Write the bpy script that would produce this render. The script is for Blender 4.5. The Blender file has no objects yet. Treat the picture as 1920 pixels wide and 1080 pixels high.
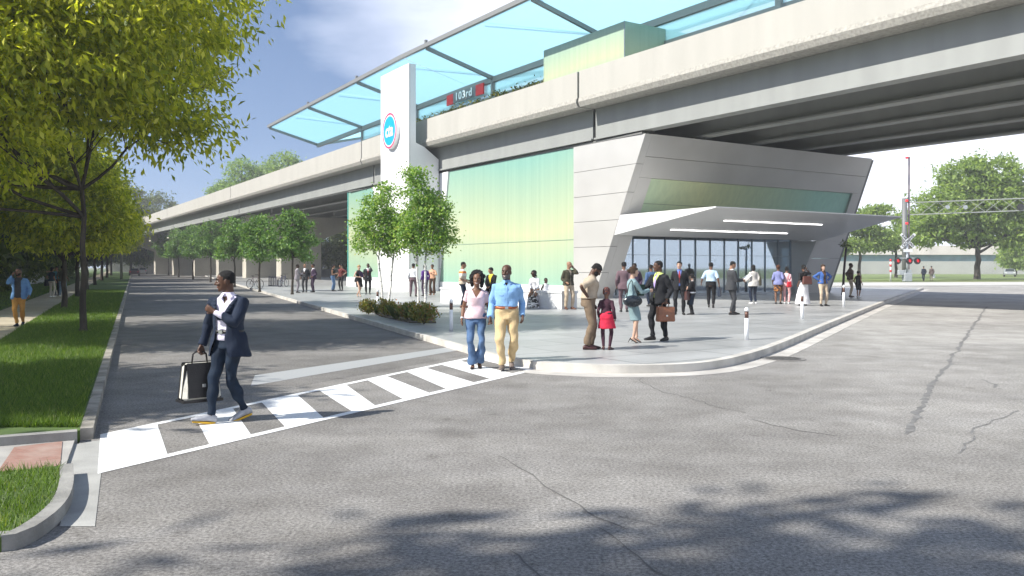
import bpy, bmesh, math, random
import numpy as np
from mathutils import Vector, Matrix, Euler, noise as mnoise
R = math.radians
sc = bpy.context.scene
col = sc.collection
random.seed(7)
F, HZ, CAMH = 1607.0, 500.0, 1.75
PZ = 0.13                                            # top of the raised plaza

def G(px, py, z=0.0):
    """ground point seen at a pixel of the photograph, on the plane z"""
    D = (CAMH - z) * F / (py - HZ)
    return Vector(((px - 960) / F * D, D, z))

# ---- station frame: t runs along the viaduct away from the corner, s across it, away from the street
P0 = Vector((4.13, 43.4)); A1 = Vector((-.544, .839)); B1 = Vector((.839, .544))
A2 = Vector((-.513, .8584)); B2 = Vector((.8584, .513)); TB = 18.0
def W(t, s, z):
    if t <= TB: p = P0 + A1 * t + B1 * s
    else: p = P0 + A1 * TB + A2 * (t - TB) + B2 * s
    return Vector((p.x, p.y, z))

# ---------------------------------------------------------------- materials
def _n(nt, t, **kw):
    n = nt.nodes.new(t)
    for k, v in kw.items(): setattr(n, k, v)
    return n
def pm(name, base, rough=.6, metal=0.0, var=.0, vscale=3.0, bump=.0, bscale=40.0, spec=.5, base2=None, detail=4, coord='Object', stretch=(1,1,1), alpha=None):
    m = bpy.data.materials.new(name); m.use_nodes = True
    nt = m.node_tree; b = nt.nodes['Principled BSDF']
    b.inputs['Base Color'].default_value = (*base, 1); b.inputs['Roughness'].default_value = rough
    b.inputs['Metallic'].default_value = metal; b.inputs['Specular IOR Level'].default_value = spec
    if alpha is not None: b.inputs['Alpha'].default_value = alpha
    tc = _n(nt, 'ShaderNodeTexCoord'); mp = _n(nt, 'ShaderNodeMapping'); mp.inputs['Scale'].default_value = stretch
    nt.links.new(tc.outputs[coord], mp.inputs['Vector'])
    if var > 0 or base2:
        nz = _n(nt, 'ShaderNodeTexNoise'); nz.inputs['Scale'].default_value = vscale; nz.inputs['Detail'].default_value = detail
        nt.links.new(mp.outputs[0], nz.inputs['Vector'])
        mx = _n(nt, 'ShaderNodeMix', data_type='RGBA')
        c2 = base2 or tuple(c * (1 + var) for c in base); c1 = base if base2 else tuple(c * (1 - var) for c in base)
        mx.inputs['A'].default_value = (*c1, 1); mx.inputs['B'].default_value = (*c2, 1)
        mr = _n(nt, 'ShaderNodeMapRange'); mr.inputs['From Min'].default_value = .32; mr.inputs['From Max'].default_value = .68
        nt.links.new(nz.outputs['Fac'], mr.inputs['Value']); nt.links.new(mr.outputs[0], mx.inputs['Factor'])
        nt.links.new(mx.outputs['Result'], b.inputs['Base Color'])
    if bump > 0:
        n2 = _n(nt, 'ShaderNodeTexNoise'); n2.inputs['Scale'].default_value = bscale; n2.inputs['Detail'].default_value = 5
        nt.links.new(mp.outputs[0], n2.inputs['Vector'])
        bp = _n(nt, 'ShaderNodeBump'); bp.inputs['Strength'].default_value = bump; bp.inputs['Distance'].default_value = .02
        nt.links.new(n2.outputs['Fac'], bp.inputs['Height']); nt.links.new(bp.outputs[0], b.inputs['Normal'])
    return m
_mc = {}
def M(name, *a, **k):
    if name not in _mc: _mc[name] = pm(name, *a, **k)
    return _mc[name]

def emis(name, c, s):
    m = bpy.data.materials.new(name); m.use_nodes = True; b = m.node_tree.nodes['Principled BSDF']
    b.inputs['Base Color'].default_value = (*c, 1); b.inputs['Emission Color'].default_value = (*c, 1); b.inputs['Emission Strength'].default_value = s
    return m

# ---------------------------------------------------------------- mesh builder
class MB:
    def __init__(s): s.v = []; s.f = []; s.mi = []; s.sm = []
    def add(s, vs, fs, mi=0, smooth=False):
        o = len(s.v); s.v += [tuple(v) for v in vs]
        for f in fs: s.f.append([i + o for i in f]); s.mi.append(mi); s.sm.append(smooth)
        return s
    def quad(s, *p, mi=0): return s.add(p, [list(range(len(p)))], mi)
    def hexa(s, b, t, mi=0):
        """b, t: two rings of 4 points (bottom, top)"""
        return s.add(list(b) + list(t), [[3,2,1,0],[4,5,6,7],[0,1,5,4],[1,2,6,5],[2,3,7,6],[3,0,4,7]], mi)
    def box(s, c, d, mi=0, rz=0.0):
        x, y, z = d[0]/2, d[1]/2, d[2]/2; cs, sn = math.cos(rz), math.sin(rz)
        f = lambda a, b, e: (c[0] + a*cs - b*sn, c[1] + a*sn + b*cs, c[2] + e)
        return s.hexa([f(-x,-y,-z), f(x,-y,-z), f(x,y,-z), f(-x,y,-z)], [f(-x,-y,z), f(x,-y,z), f(x,y,z), f(-x,y,z)], mi)
    def tbox(s, t0, t1, s0, s1, z0, z1, mi=0):
        return s.hexa([W(t0,s0,z0), W(t0,s1,z0), W(t1,s1,z0), W(t1,s0,z0)], [W(t0,s0,z1), W(t0,s1,z1), W(t1,s1,z1), W(t1,s0,z1)], mi)
    def run(s, t0, t1, prof, mi=0):
        """sweep a closed (s,z) profile along the viaduct, with the bend as a break"""
        ts = [t0] + ([TB] if t0 < TB < t1 else []) + [t1]; n = len(prof)
        vs = [W(t, a, z) for t in ts for a, z in prof]; fs = []
        for k in range(len(ts) - 1):
            for i in range(n): j = (i + 1) % n; fs.append([k*n+i, k*n+j, (k+1)*n+j, (k+1)*n+i])
        fs.append(list(range(n))[::-1]); fs.append([(len(ts)-1)*n + i for i in range(n)])
        return s.add(vs, fs, mi)
    def tube(s, pts, rad, n=8, mi=0, smooth=True, cap=True):
        pts = [Vector(p) for p in pts]; rr = rad if isinstance(rad, (list, tuple)) else [rad] * len(pts); vs = []
        up = None
        for i, p in enumerate(pts):
            d = (pts[min(i+1, len(pts)-1)] - pts[max(i-1, 0)]).normalized()
            if up is None: up = d.orthogonal().normalized()
            x = (up - d * up.dot(d)); x = x.normalized() if x.length > 1e-6 else d.orthogonal().normalized(); up = x
            y = d.cross(x)
            for k in range(n):
                a = 2*math.pi*k/n; vs.append(p + (x*math.cos(a) + y*math.sin(a)) * rr[i])
        fs = [[i*n+k, i*n+(k+1)%n, (i+1)*n+(k+1)%n, (i+1)*n+k] for i in range(len(pts)-1) for k in range(n)]
        if cap: fs.append(list(range(n))[::-1]); fs.append([(len(pts)-1)*n+k for k in range(n)])
        return s.add(vs, fs, mi, smooth)
    def bar(s, a, b, w, h, mi=0):
        """rectangular bar between two points"""
        a, b = Vector(a), Vector(b); d = (b-a).normalized(); x = d.cross(Vector((0,0,1)))
        x = x.normalized() if x.length > 1e-4 else Vector((1,0,0)); y = x.cross(d)
        q = lambda p: [p - x*w/2 - y*h/2, p + x*w/2 - y*h/2, p + x*w/2 + y*h/2, p - x*w/2 + y*h/2]
        return s.hexa(q(a), q(b), mi)
    def ball(s, c, r, mi=0, nu=12, nv=8):
        r = r if isinstance(r, (tuple, list)) else (r, r, r)
        vs = [(c[0], c[1], c[2] - r[2])]
        for j in range(1, nv):
            ph = -math.pi/2 + math.pi*j/nv
            for i in range(nu):
                a = 2*math.pi*i/nu; vs.append((c[0] + r[0]*math.cos(ph)*math.cos(a), c[1] + r[1]*math.cos(ph)*math.sin(a), c[2] + r[2]*math.sin(ph)))
        vs.append((c[0], c[1], c[2] + r[2])); L = len(vs) - 1
        fs = [[0, 1+(i+1)%nu, 1+i] for i in range(nu)]
        fs += [[1+j*nu+i, 1+j*nu+(i+1)%nu, 1+(j+1)*nu+(i+1)%nu, 1+(j+1)*nu+i] for j in range(nv-2) for i in range(nu)]
        fs += [[L, 1+(nv-2)*nu+i, 1+(nv-2)*nu+(i+1)%nu] for i in range(nu)]
        return s.add(vs, fs, mi, True)
    def poly(s, pts, z0, z1=None, mi=0):
        """flat polygon at z1, extruded down to z0"""
        n = len(pts)
        if z1 is None: return s.add([(p[0], p[1], z0) for p in pts], [list(range(n))], mi)
        vs = [(p[0], p[1], z0) for p in pts] + [(p[0], p[1], z1) for p in pts]
        return s.add(vs, [list(range(n))[::-1], [n+i for i in range(n)]] + [[i, (i+1)%n, n+(i+1)%n, n+i] for i in range(n)], mi)
    def build(s, name, mats, parent=None, origin=None, bevel=0.0, fix=True, world=True):
        me = bpy.data.meshes.new(name); me.from_pydata(s.v, [], s.f)
        for m in (mats if isinstance(mats, (list, tuple)) else [mats]): me.materials.append(m)
        me.polygons.foreach_set('material_index', s.mi); me.polygons.foreach_set('use_smooth', s.sm)
        if fix:
            bm = bmesh.new(); bm.from_mesh(me); bmesh.ops.recalc_face_normals(bm, faces=bm.faces)
            if bevel: bmesh.ops.bevel(bm, geom=bm.edges[:], offset=bevel, segments=1, affect='EDGES', clamp_overlap=True)
            bm.to_mesh(me); bm.free()
        o = bpy.data.objects.new(name, me); col.objects.link(o)
        if origin is not None:
            me.transform(Matrix.Translation(-Vector(origin))); o.location = origin
        if parent is not None:
            o.parent = parent
            if world: me.transform(wmat(parent).inverted())
        return o
def wmat(o):
    m = Matrix.LocRotScale(o.location, o.rotation_euler, o.scale)
    return wmat(o.parent) @ m if o.parent else m

def tag(o, label=None, cat=None, group=None, kind=None):
    if label: o['label'] = label
    if cat: o['category'] = cat
    if group: o['group'] = group
    if kind: o['kind'] = kind
    return o
def empty(name, loc, label, cat, group=None, rz=0.0):
    o = bpy.data.objects.new(name, None); col.objects.link(o); o.location = loc; o.rotation_euler = (0, 0, rz)
    return tag(o, label, cat, group)
def copy_tree(o, parent=None):
    c = o.copy(); col.objects.link(c); c.parent = parent
    for ch in list(o.children): copy_tree(ch, c)
    return c

# ---------------------------------------------------------------- camera, sun, sky
cam = bpy.data.cameras.new('camera'); co = bpy.data.objects.new('camera', cam); col.objects.link(co)
co.location = (0, 0, CAMH); co.rotation_euler = (R(90), 0, 0)
cam.sensor_width = 36; cam.lens = 36 * F / 1920; cam.shift_y = -(540 - HZ) / 1920; cam.clip_end = 3000; cam.clip_start = .05
sc.camera = co
SUN = Vector((-.68, -.30, .67)).normalized()
el = math.asin(SUN.z); az = math.atan2(SUN.x, SUN.y)        # azimuth from +Y, clockwise
sl = bpy.data.lights.new('sun', 'SUN'); sl.energy = 5.0; sl.angle = R(.55); sl.color = (1, .96, .88)
so = bpy.data.objects.new('sun', sl); col.objects.link(so); so.rotation_euler = SUN.to_track_quat('Z', 'Y').to_euler()
w = bpy.data.worlds.new('World'); sc.world = w; w.use_nodes = True; nt = w.node_tree
bg = nt.nodes['Background']; bg.inputs['Strength'].default_value = .105
sky = _n(nt, 'ShaderNodeTexSky', sky_type='NISHITA'); sky.sun_disc = False; sky.sun_elevation = el; sky.sun_rotation = az
sky.air_density = 1.0; sky.dust_density = .6; sky.ozone_density = 2.0
tc = _n(nt, 'ShaderNodeTexCoord'); sp = _n(nt, 'ShaderNodeSeparateXYZ'); nt.links.new(tc.outputs['Generated'], sp.inputs[0])
lift = _n(nt, 'ShaderNodeVectorMath', operation='ADD'); lift.inputs[1].default_value = (0, 0, .16); nt.links.new(tc.outputs['Generated'], lift.inputs[0]); nrm_ = _n(nt, 'ShaderNodeVectorMath', operation='NORMALIZE'); nt.links.new(lift.outputs[0], nrm_.inputs[0]); nt.links.new(nrm_.outputs[0], sky.inputs['Vector'])
mp = _n(nt, 'ShaderNodeMapping'); mp.inputs['Scale'].default_value = (1, 1, 2.6); nt.links.new(tc.outputs['Generated'], mp.inputs[0])
nz = _n(nt, 'ShaderNodeTexNoise'); nz.inputs['Scale'].default_value = 2.3; nz.inputs['Detail'].default_value = 7; nz.inputs['Roughness'].default_value = .55
nt.links.new(mp.outputs[0], nz.inputs['Vector'])
def mth(op, a, b=None, clamp=False):
    n = _n(nt, 'ShaderNodeMath', operation=op, use_clamp=clamp)
    for i, x in enumerate((a, b)):
        if x is None: continue
        if isinstance(x, (int, float)): n.inputs[i].default_value = x
        else: nt.links.new(x, n.inputs[i])
    return n.outputs[0]
# clouds: a broad bright bank to the east (+x), thin veil high up
e = mth('MULTIPLY', sp.outputs['X'], 2.4); e = mth('ADD', e, .05)
n1 = mth('MULTIPLY', mth('SUBTRACT', nz.outputs['Fac'], .5), 1.9)
cm = mth('ADD', e, n1)
cm = mth('ADD', cm, mth('MULTIPLY', sp.outputs['Z'], 1.9), True)
fz_ = _n(nt, 'ShaderNodeMapRange', interpolation_type='SMOOTHSTEP'); fz_.inputs['From Min'].default_value = .30; fz_.inputs['From Max'].default_value = .58; fz_.inputs['To Min'].default_value = .95; fz_.inputs['To Max'].default_value = .06; nt.links.new(sp.outputs['Z'], fz_.inputs['Value'])
cm = mth('MULTIPLY', cm, fz_.outputs[0])
mx = _n(nt, 'ShaderNodeMix', data_type='RGBA'); mx.inputs['B'].default_value = (9.0, 9.4, 10.6, 1)
tint = _n(nt, 'ShaderNodeMix', data_type='RGBA', blend_type='MULTIPLY'); tint.inputs['Factor'].default_value = 1; tint.inputs['B'].default_value = (1.05, 1.0, 1.02, 1)
nt.links.new(sky.outputs[0], tint.inputs['A']); nt.links.new(tint.outputs['Result'], mx.inputs['A']); nt.links.new(cm, mx.inputs['Factor'])
nt.links.new(mx.outputs['Result'], bg.inputs['Color'])
sc.view_settings.view_transform = 'Standard'; sc.view_settings.look = 'None'; sc.view_settings.gamma = 1; sc.view_settings.exposure = .70
sc.cycles.max_bounces = 7; sc.cycles.transparent_max_bounces = 24; sc.cycles.use_denoising = True

# ---------------------------------------------------------------- ground materials
def road_mat(name='asphalt', k=1.0):
    m = bpy.data.materials.new(name); m.use_nodes = True; nt = m.node_tree; b = nt.nodes['Principled BSDF']
    tc = _n(nt, 'ShaderNodeTexCoord')
    def nz(s, d=4, rg=.5, st=None):
        n = _n(nt, 'ShaderNodeTexNoise'); n.inputs['Scale'].default_value = s; n.inputs['Detail'].default_value = d; n.inputs['Roughness'].default_value = rg
        if st:
            mp = _n(nt, 'ShaderNodeMapping'); mp.inputs['Scale'].default_value = st[:3]; mp.inputs['Rotation'].default_value = (0, 0, st[3])
            nt.links.new(tc.outputs['Object'], mp.inputs[0]); nt.links.new(mp.outputs[0], n.inputs['Vector'])
        else: nt.links.new(tc.outputs['Object'], n.inputs['Vector'])
        return n.outputs['Fac']
    def ramp(f, p0, c0, p1, c1):
        r = _n(nt, 'ShaderNodeValToRGB'); e = r.color_ramp.elements; e[0].position = p0; e[1].position = p1; e[0].color = (*c0, 1); e[1].color = (*c1, 1)
        nt.links.new(f, r.inputs[0]); return r.outputs[0]
    def mul(a, c, f=1.0):
        x = _n(nt, 'ShaderNodeMix', data_type='RGBA', blend_type='MULTIPLY'); x.inputs['Factor'].default_value = f
        nt.links.new(a, x.inputs['A']); nt.links.new(c, x.inputs['B']); return x.outputs['Result']
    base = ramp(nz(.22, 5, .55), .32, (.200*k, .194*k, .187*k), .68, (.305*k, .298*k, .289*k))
    worn = ramp(nz(1.3, 6, .62), .35, (.80, .79, .78), .65, (1.1, 1.1, 1.1))
    grain = ramp(nz(38, 4, .75), .36, (.42, .42, .42), .64, (1.42, 1.42, 1.42))
    fine = ramp(nz(170, 2, .6), .38, (.62, .62, .62), .62, (1.2, 1.2, 1.2))
    streak = ramp(nz(.6, 4, .5, (.25, 2.2, 1, .55)), .35, (.93, .93, .935), .62, (1.03, 1.03, 1.025))
    stain = ramp(nz(.75, 3, .5), .60, (1, 1, 1), .74, (.72, .71, .70))
    spots = ramp(nz(3.1, 2, .5), .66, (1, 1, 1), .76, (.66, .65, .64))
    worn = mul(mul(worn, stain, .8), spots, .8)
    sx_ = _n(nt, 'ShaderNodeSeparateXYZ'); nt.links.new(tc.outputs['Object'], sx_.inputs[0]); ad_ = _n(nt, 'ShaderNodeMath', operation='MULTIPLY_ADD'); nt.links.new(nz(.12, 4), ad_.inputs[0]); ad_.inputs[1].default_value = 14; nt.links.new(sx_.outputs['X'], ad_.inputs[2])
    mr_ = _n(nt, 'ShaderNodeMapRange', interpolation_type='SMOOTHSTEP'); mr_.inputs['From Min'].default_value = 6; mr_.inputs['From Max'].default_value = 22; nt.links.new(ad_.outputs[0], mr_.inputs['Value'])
    old = ramp(mr_.outputs[0], 0, (1, .985, .965), 1, (1.55, 1.55, 1.51))  # only a paler tone towards +x, its edge broken by noise
    c = mul(mul(mul(mul(mul(base, worn), grain, .95), fine, .75), streak), old)
    nt.links.new(c, b.inputs['Base Color']); b.inputs['Roughness'].default_value = .82; b.inputs['Specular IOR Level'].default_value = .35
    bp = _n(nt, 'ShaderNodeBump'); bp.inputs['Strength'].default_value = .35; bp.inputs['Distance'].default_value = .006
    n = nz(90, 3, .7); nt.links.new(n, bp.inputs['Height']); nt.links.new(bp.outputs[0], b.inputs['Normal'])
    return m
asphalt = road_mat(); asphalt_left = road_mat('asphalt_darker', .80)  # left street: the same asphalt scaled to a darker tone
conc = pm('kerb_concrete', (.50, .48, .44), .8, var=.16, vscale=2.2, bump=.3, bscale=60)
conc_l = pm('gutter_concrete', (.46, .44, .41), .82, var=.2, vscale=1.6, bump=.3, bscale=70)

def paver_mat():
    m = bpy.data.materials.new('plaza_pavers'); m.use_nodes = True; nt = m.node_tree; b = nt.nodes['Principled BSDF']
    tc = _n(nt, 'ShaderNodeTexCoord'); mp = _n(nt, 'ShaderNodeMapping'); mp.inputs['Rotation'].default_value = (0, 0, -math.atan2(B1.y, B1.x))
    nt.links.new(tc.outputs['Object'], mp.inputs[0])
    br = _n(nt, 'ShaderNodeTexBrick'); br.inputs['Scale'].default_value = 1; br.offset = .5
    br.inputs['Brick Width'].default_value = 2.4; br.inputs['Row Height'].default_value = 1.2; br.inputs['Mortar Size'].default_value = .016
    br.inputs['Color1'].default_value = (.295, .30, .298, 1); br.inputs['Color2'].default_value = (.385, .39, .387, 1); br.inputs['Mortar'].default_value = (.13, .14, .14, 1)
    nt.links.new(mp.outputs[0], br.inputs['Vector'])
    nz = _n(nt, 'ShaderNodeTexNoise'); nz.inputs['Scale'].default_value = .8; nz.inputs['Detail'].default_value = 6; nt.links.new(tc.outputs['Object'], nz.inputs['Vector'])
    r = _n(nt, 'ShaderNodeValToRGB'); r.color_ramp.elements[0].position = .3; r.color_ramp.elements[1].position = .7
    r.color_ramp.elements[0].color = (.84, .84, .84, 1); r.color_ramp.elements[1].color = (1.08, 1.08, 1.08, 1); nt.links.new(nz.outputs['Fac'], r.inputs[0])
    x = _n(nt, 'ShaderNodeMix', data_type='RGBA', blend_type='MULTIPLY'); x.inputs['Factor'].default_value = 1
    nt.links.new(br.outputs['Color'], x.inputs['A']); nt.links.new(r.outputs[0], x.inputs['B']); nt.links.new(x.outputs['Result'], b.inputs['Base Color'])
    rr = _n(nt, 'ShaderNodeMapRange'); rr.inputs['To Min'].default_value = .32; rr.inputs['To Max'].default_value = .52; nt.links.new(nz.outputs['Fac'], rr.inputs['Value'])
    nt.links.new(rr.outputs[0], b.inputs['Roughness']); b.inputs['Specular IOR Level'].default_value = .5
    return m
pavers = paver_mat()
lawn_m = pm('lawn_soil', (.05, .085, .02), .95, base2=(.09, .15, .03), vscale=1.2, bump=.5, bscale=30)
dirt = pm('verge_ground', (.09, .13, .035), .95, base2=(.17, .19, .07), vscale=.12)
path_m = pm('path_concrete', (.34, .29, .21), .9, base2=(.48, .42, .32), vscale=1.1, bump=.3, bscale=30)

# ---------------------------------------------------------------- ground sheets
g = MB().poly([(-700, -120), (700, -120), (700, 1200), (-700, 1200)], -.03); tag(g.build('ground', dirt), kind='structure')
LD = Vector((-.442, 1, 0))                             # left kerb direction
LC = Vector((-4.36, 8.65, 0))                          # left kerb corner
def lk(y, off=0.0): return Vector((LC.x + LD.x * (y - LC.y) + off, y, 0))
RD = Vector((-.396, 1, 0)); 
def rk(y): return Vector((-.1 + RD.x * (y - 15.5), y, 0))
RS = Vector((.554, 1, 0))                              # right street direction
pts = [lk(420), lk(60), lk(20), LC, G(110, 985), Vector((-3.3, 4.6, 0)), Vector((-9, -4, 0)), Vector((-20, -30, 0)), Vector((90, -30, 0)), Vector((90, 40, 0)),
       Vector((260, 330, 0)), Vector((217, 330, 0)), Vector((79, 88, 0)), Vector((20, 76, 0)), Vector((-14, 70, 0)), rk(420)]
tag(MB().poly(pts, 0).build('road', asphalt), kind='structure')
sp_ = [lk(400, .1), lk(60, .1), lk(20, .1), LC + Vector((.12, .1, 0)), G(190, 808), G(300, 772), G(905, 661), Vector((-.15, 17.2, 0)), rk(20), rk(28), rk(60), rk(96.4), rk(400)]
tag(MB().poly([(p.x, p.y) for p in sp_], .0022).build('road', asphalt_left), kind='structure')
# plaza
edge = [rk(420), rk(96.4), rk(60), rk(28), rk(20), Vector((-.1, 15.5, 0))] + [G(x, y, PZ) for x, y in ((1010, 677), (1060, 681), (1130, 684), (1200, 684), (1260, 682.5), (1320, 678), (1375, 667), (1440, 648), (1550, 603), (1660, 562))] + [Vector((26, 56, 0)), Vector((31.5, 66, 0))]
back = [Vector((10, 74, 0)), Vector((-30, 150, 0)), Vector((-130, 420, 0))]
pl = MB().poly([(p.x, p.y) for p in edge + back], -.02, PZ); tag(pl.build('plaza', pavers), kind='structure')
def sweep_kerb(line, w, z0, z1, side=1):
    mb = MB(); L = []
    for i, p in enumerate(line):
        d = (line[min(i+1, len(line)-1)] - line[max(i-1, 0)]); d.z = 0; d.normalize(); nrm = Vector((d.y, -d.x, 0)) * side
        L.append((Vector((p.x, p.y, 0)), Vector((p.x, p.y, 0)) + nrm * w))
    for i in range(len(L) - 1):
        a, b = L[i]; c, d2 = L[i+1]
        mb.hexa([(a.x,a.y,z0),(b.x,b.y,z0),(d2.x,d2.y,z0),(c.x,c.y,z0)], [(a.x,a.y,z1),(b.x,b.y,z1),(d2.x,d2.y,z1),(c.x,c.y,z1)])
    return mb, [x[1] for x in L]
def smooth(line, n=3):
    for _ in range(n):
        o = [line[0]]
        for a, b in zip(line, line[1:]): o += [a*.75 + b*.25, a*.25 + b*.75]
        line = o + [line[-1]]
    return line
el_ = smooth([Vector((p.x, p.y, 0)) for p in edge[6:]], 2)
kb, outer = sweep_kerb(el_, .17, -.01, PZ + .012, 1); tag(kb.build('kerb', conc), kind='structure')
gb, _ = sweep_kerb(outer, .42, -.01, .006, 1); tag(gb.build('gutter', conc_l), kind='structure')
kb2, _ = sweep_kerb([Vector((p.x, p.y, 0)) for p in edge[:7]], .10, -.01, PZ + .004, 1); tag(kb2.build('kerb', conc), kind='structure')
# lawn and left side
lawn_pts = [LC, lk(14), lk(30), lk(80), lk(420), Vector((-420, 420, 0)), Vector((-90, 8.2, 0)), G(0, 838)]
tag(MB().poly([(p.x, p.y) for p in lawn_pts], -.02, .1).build('lawn', lawn_m), kind='structure')
conc_g = pm('kerb_grey', (.27, .265, .25), .85, var=.25, vscale=3, bump=.4, bscale=40)
conc_d = pm('kerb_worn', (.15, .14, .12), .9, base2=(.40, .37, .32), vscale=2.6, bump=.5, bscale=30)
kl, _ = sweep_kerb([lk(420), lk(60), lk(25), lk(14), LC], .12, -.01, .118, -1); tag(kl.build('kerb', conc_d), kind='structure')
kl2, _ = sweep_kerb([LC + Vector((-.02, -.02, 0)), G(0, 838), Vector((-40, 8.2, 0))], .14, -.01, .115, 1 if False else -1); tag(kl2.build('kerb', conc_g), kind='structure')
def pxl(y): return -13.5 - .458 * (y - 23.6)
pp = MB(); pr = [(pxl(y), y) for y in (10, 40, 120, 300)]; pl_ = [(pxl(y) - 1.75, y) for y in (300, 120, 40, 10)]
tag(pp.poly(pr + pl_, .09, .112).build('path', path_m), kind='structure')
walk = [LC + Vector((.0, -.1, 0)), G(0, 842), Vector((-40, 8.05, 0)), Vector((-40, 6.9, 0)), G(0, 907), G(118, 893)]
tag(MB().poly([(p.x, p.y) for p in walk], -.01, .03).build('pavement', pm('pavement_concrete', (.34, .33, .31), .85, var=.2, vscale=2, bump=.3, bscale=60)), kind='structure')
apron = [G(112, 838), G(200, 824), G(190, 885), G(178, 988), G(112, 988), G(128, 930), G(121, 893)]
tag(MB().poly([(p.x, p.y) for p in apron], .004).build('ramp_apron', pm('apron_concrete', (.34, .34, .325), .85, var=.15, vscale=3, bump=.25, bscale=60)), kind='structure')
grassp = [G(0, 905), G(112, 893), G(110, 930), G(95, 968), G(55, 1005), G(0, 1036), Vector((-6, 4.9, 0)), Vector((-12, 4.5, 0)), Vector((-14, 6.8, 0))]
tag(MB().poly([(p.x, p.y) for p in grassp], -.02, .09).build('lawn', lawn_m), kind='structure')
kc = smooth([G(112, 893), G(112, 930), G(97, 968), G(55, 1005), G(0, 1036), Vector((-6, 4.9, 0)), Vector((-12, 4.5, 0))], 2)
kk, _ = sweep_kerb([Vector((p.x, p.y, 0)) for p in kc], .1, -.01, .1, -1); tag(kk.build('kerb', conc_g), kind='structure')

def brick_mat():
    m = bpy.data.materials.new('tactile_red'); m.use_nodes = True; nt = m.node_tree; b = nt.nodes['Principled BSDF']
    tc = _n(nt, 'ShaderNodeTexCoord'); br = _n(nt, 'ShaderNodeTexBrick'); br.inputs['Scale'].default_value = 9
    br.inputs['Color1'].default_value = (.25, .12, .09, 1); br.inputs['Color2'].default_value = (.32, .165, .13, 1); br.inputs['Mortar'].default_value = (.24, .17, .14, 1); br.inputs['Mortar Size'].default_value = .03
    nt.links.new(tc.outputs['Object'], br.inputs['Vector']); nz = _n(nt, 'ShaderNodeTexNoise'); nz.inputs['Scale'].default_value = 4; nz.inputs['Detail'].default_value = 6
    nt.links.new(tc.outputs['Object'], nz.inputs['Vector']); x = _n(nt, 'ShaderNodeMix', data_type='RGBA'); x.inputs['B'].default_value = (.36, .29, .25, 1)
    mr = _n(nt, 'ShaderNodeMapRange'); mr.inputs['From Min'].default_value = .4; mr.inputs['From Max'].default_value = .75; mr.inputs['To Max'].default_value = .7
    nt.links.new(nz.outputs['Fac'], mr.inputs['Value']); nt.links.new(mr.outputs[0], x.inputs['Factor']); nt.links.new(br.outputs['Color'], x.inputs['A'])
    nt.links.new(x.outputs['Result'], b.inputs['Base Color']); b.inputs['Roughness'].default_value = .85; return m
ramp_pts = [G(27, 845), G(117, 834), G(112, 888), G(-15, 908)]
tag(MB().poly([(p.x, p.y) for p in ramp_pts], .025, .036).build('brick_ramp', brick_mat()), kind='structure')

# crosswalk paint
def paint_mat(name, c, wear):
    m = bpy.data.materials.new(name); m.use_nodes = True; nt = m.node_tree; b = nt.nodes['Principled BSDF']
    tc = _n(nt, 'ShaderNodeTexCoord'); nz = _n(nt, 'ShaderNodeTexNoise'); nz.inputs['Scale'].default_value = 26; nz.inputs['Detail'].default_value = 7; nz.inputs['Roughness'].default_value = .7
    nt.links.new(tc.outputs['Object'], nz.inputs['Vector']); r = _n(nt, 'ShaderNodeValToRGB'); e = r.color_ramp.elements
    e[0].position = wear - .05; e[1].position = wear + .04; e[0].color = (.36, .36, .35, 1); e[1].color = (*c, 1)
    nt.links.new(nz.outputs['Fac'], r.inputs[0]); nt.links.new(r.outputs[0], b.inputs['Base Color']); b.inputs['Roughness'].default_value = .6; return m
white_paint = paint_mat('white_road_paint', (.76, .77, .77), .385)
worn_paint = paint_mat('worn_road_paint', (.32, .33, .335), .45)
cw = MB()
near0, near1 = G(183, 889), G(1048, 684); far0, far1 = G(188, 815), G(925, 661)
def lerp(a, b, t): return a + (b - a) * t
dark = [((295, 793), (360, 778), (376, 836), (299, 855)), ((430, 763), (485, 752), (523, 803), (457, 818)), ((550, 738), (595, 730), (647, 773), (597, 786)),
        ((640, 719), (683, 711), (741, 750), (693, 763)), ((724, 704), (762, 696), (824, 731), (789, 738)), ((803, 689), (830, 683), (902, 711), (872, 718)), ((868, 676), (893, 671), (975, 695), (948, 701))]
def lineparam(p, a, b):
    d = b - a; return max(0, min(1, (p - a).dot(d) / d.length_squared))
fu = [(lineparam(G(*q[0]), far0, far1), lineparam(G(*q[1]), far0, far1)) for q in dark]
nu_ = [(lineparam(G(*q[3]), near0, near1), lineparam(G(*q[2]), near0, near1)) for q in dark]
iw = .07                                               # width share of the edge lines
def P(u_f, u_n, v): return lerp(lerp(far0, far1, u_f), lerp(near0, near1, u_n), v)
def cq(fa, na, fb, nb, v0, v1):
    a, b, c, d = P(fa, na, v0), P(fb, nb, v0), P(fb, nb, v1), P(fa, na, v1)
    cw.quad((a.x,a.y,.0045), (b.x,b.y,.0045), (c.x,c.y,.0045), (d.x,d.y,.0045))
fa, na = 0, 0
for k in range(len(dark) + 1):
    fb, nb = (fu[k][0], nu_[k][0]) if k < len(dark) else (1, 1)
    cq(fa, na, fb, nb, 0, 1)
    if k < len(dark):
        cq(fu[k][0], nu_[k][0], fu[k][1], nu_[k][1], 0, iw); cq(fu[k][0], nu_[k][0], fu[k][1], nu_[k][1], 1 - iw, 1)
        fa, na = fu[k][1], nu_[k][1]
tag(cw.build('road_marking', white_paint), kind='structure')
sl_ = MB(); a, b, c, d = G(300, 748), G(480, 703), G(470, 722), G(300, 765)
for q in ([(478, 704), (850, 650), (872, 655), (470, 724)],):
    sl_.quad(*[(p.x, p.y, .0045) for p in (G(*x) for x in q)])
tag(sl_.build('road_marking', worn_paint), kind='structure')
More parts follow.
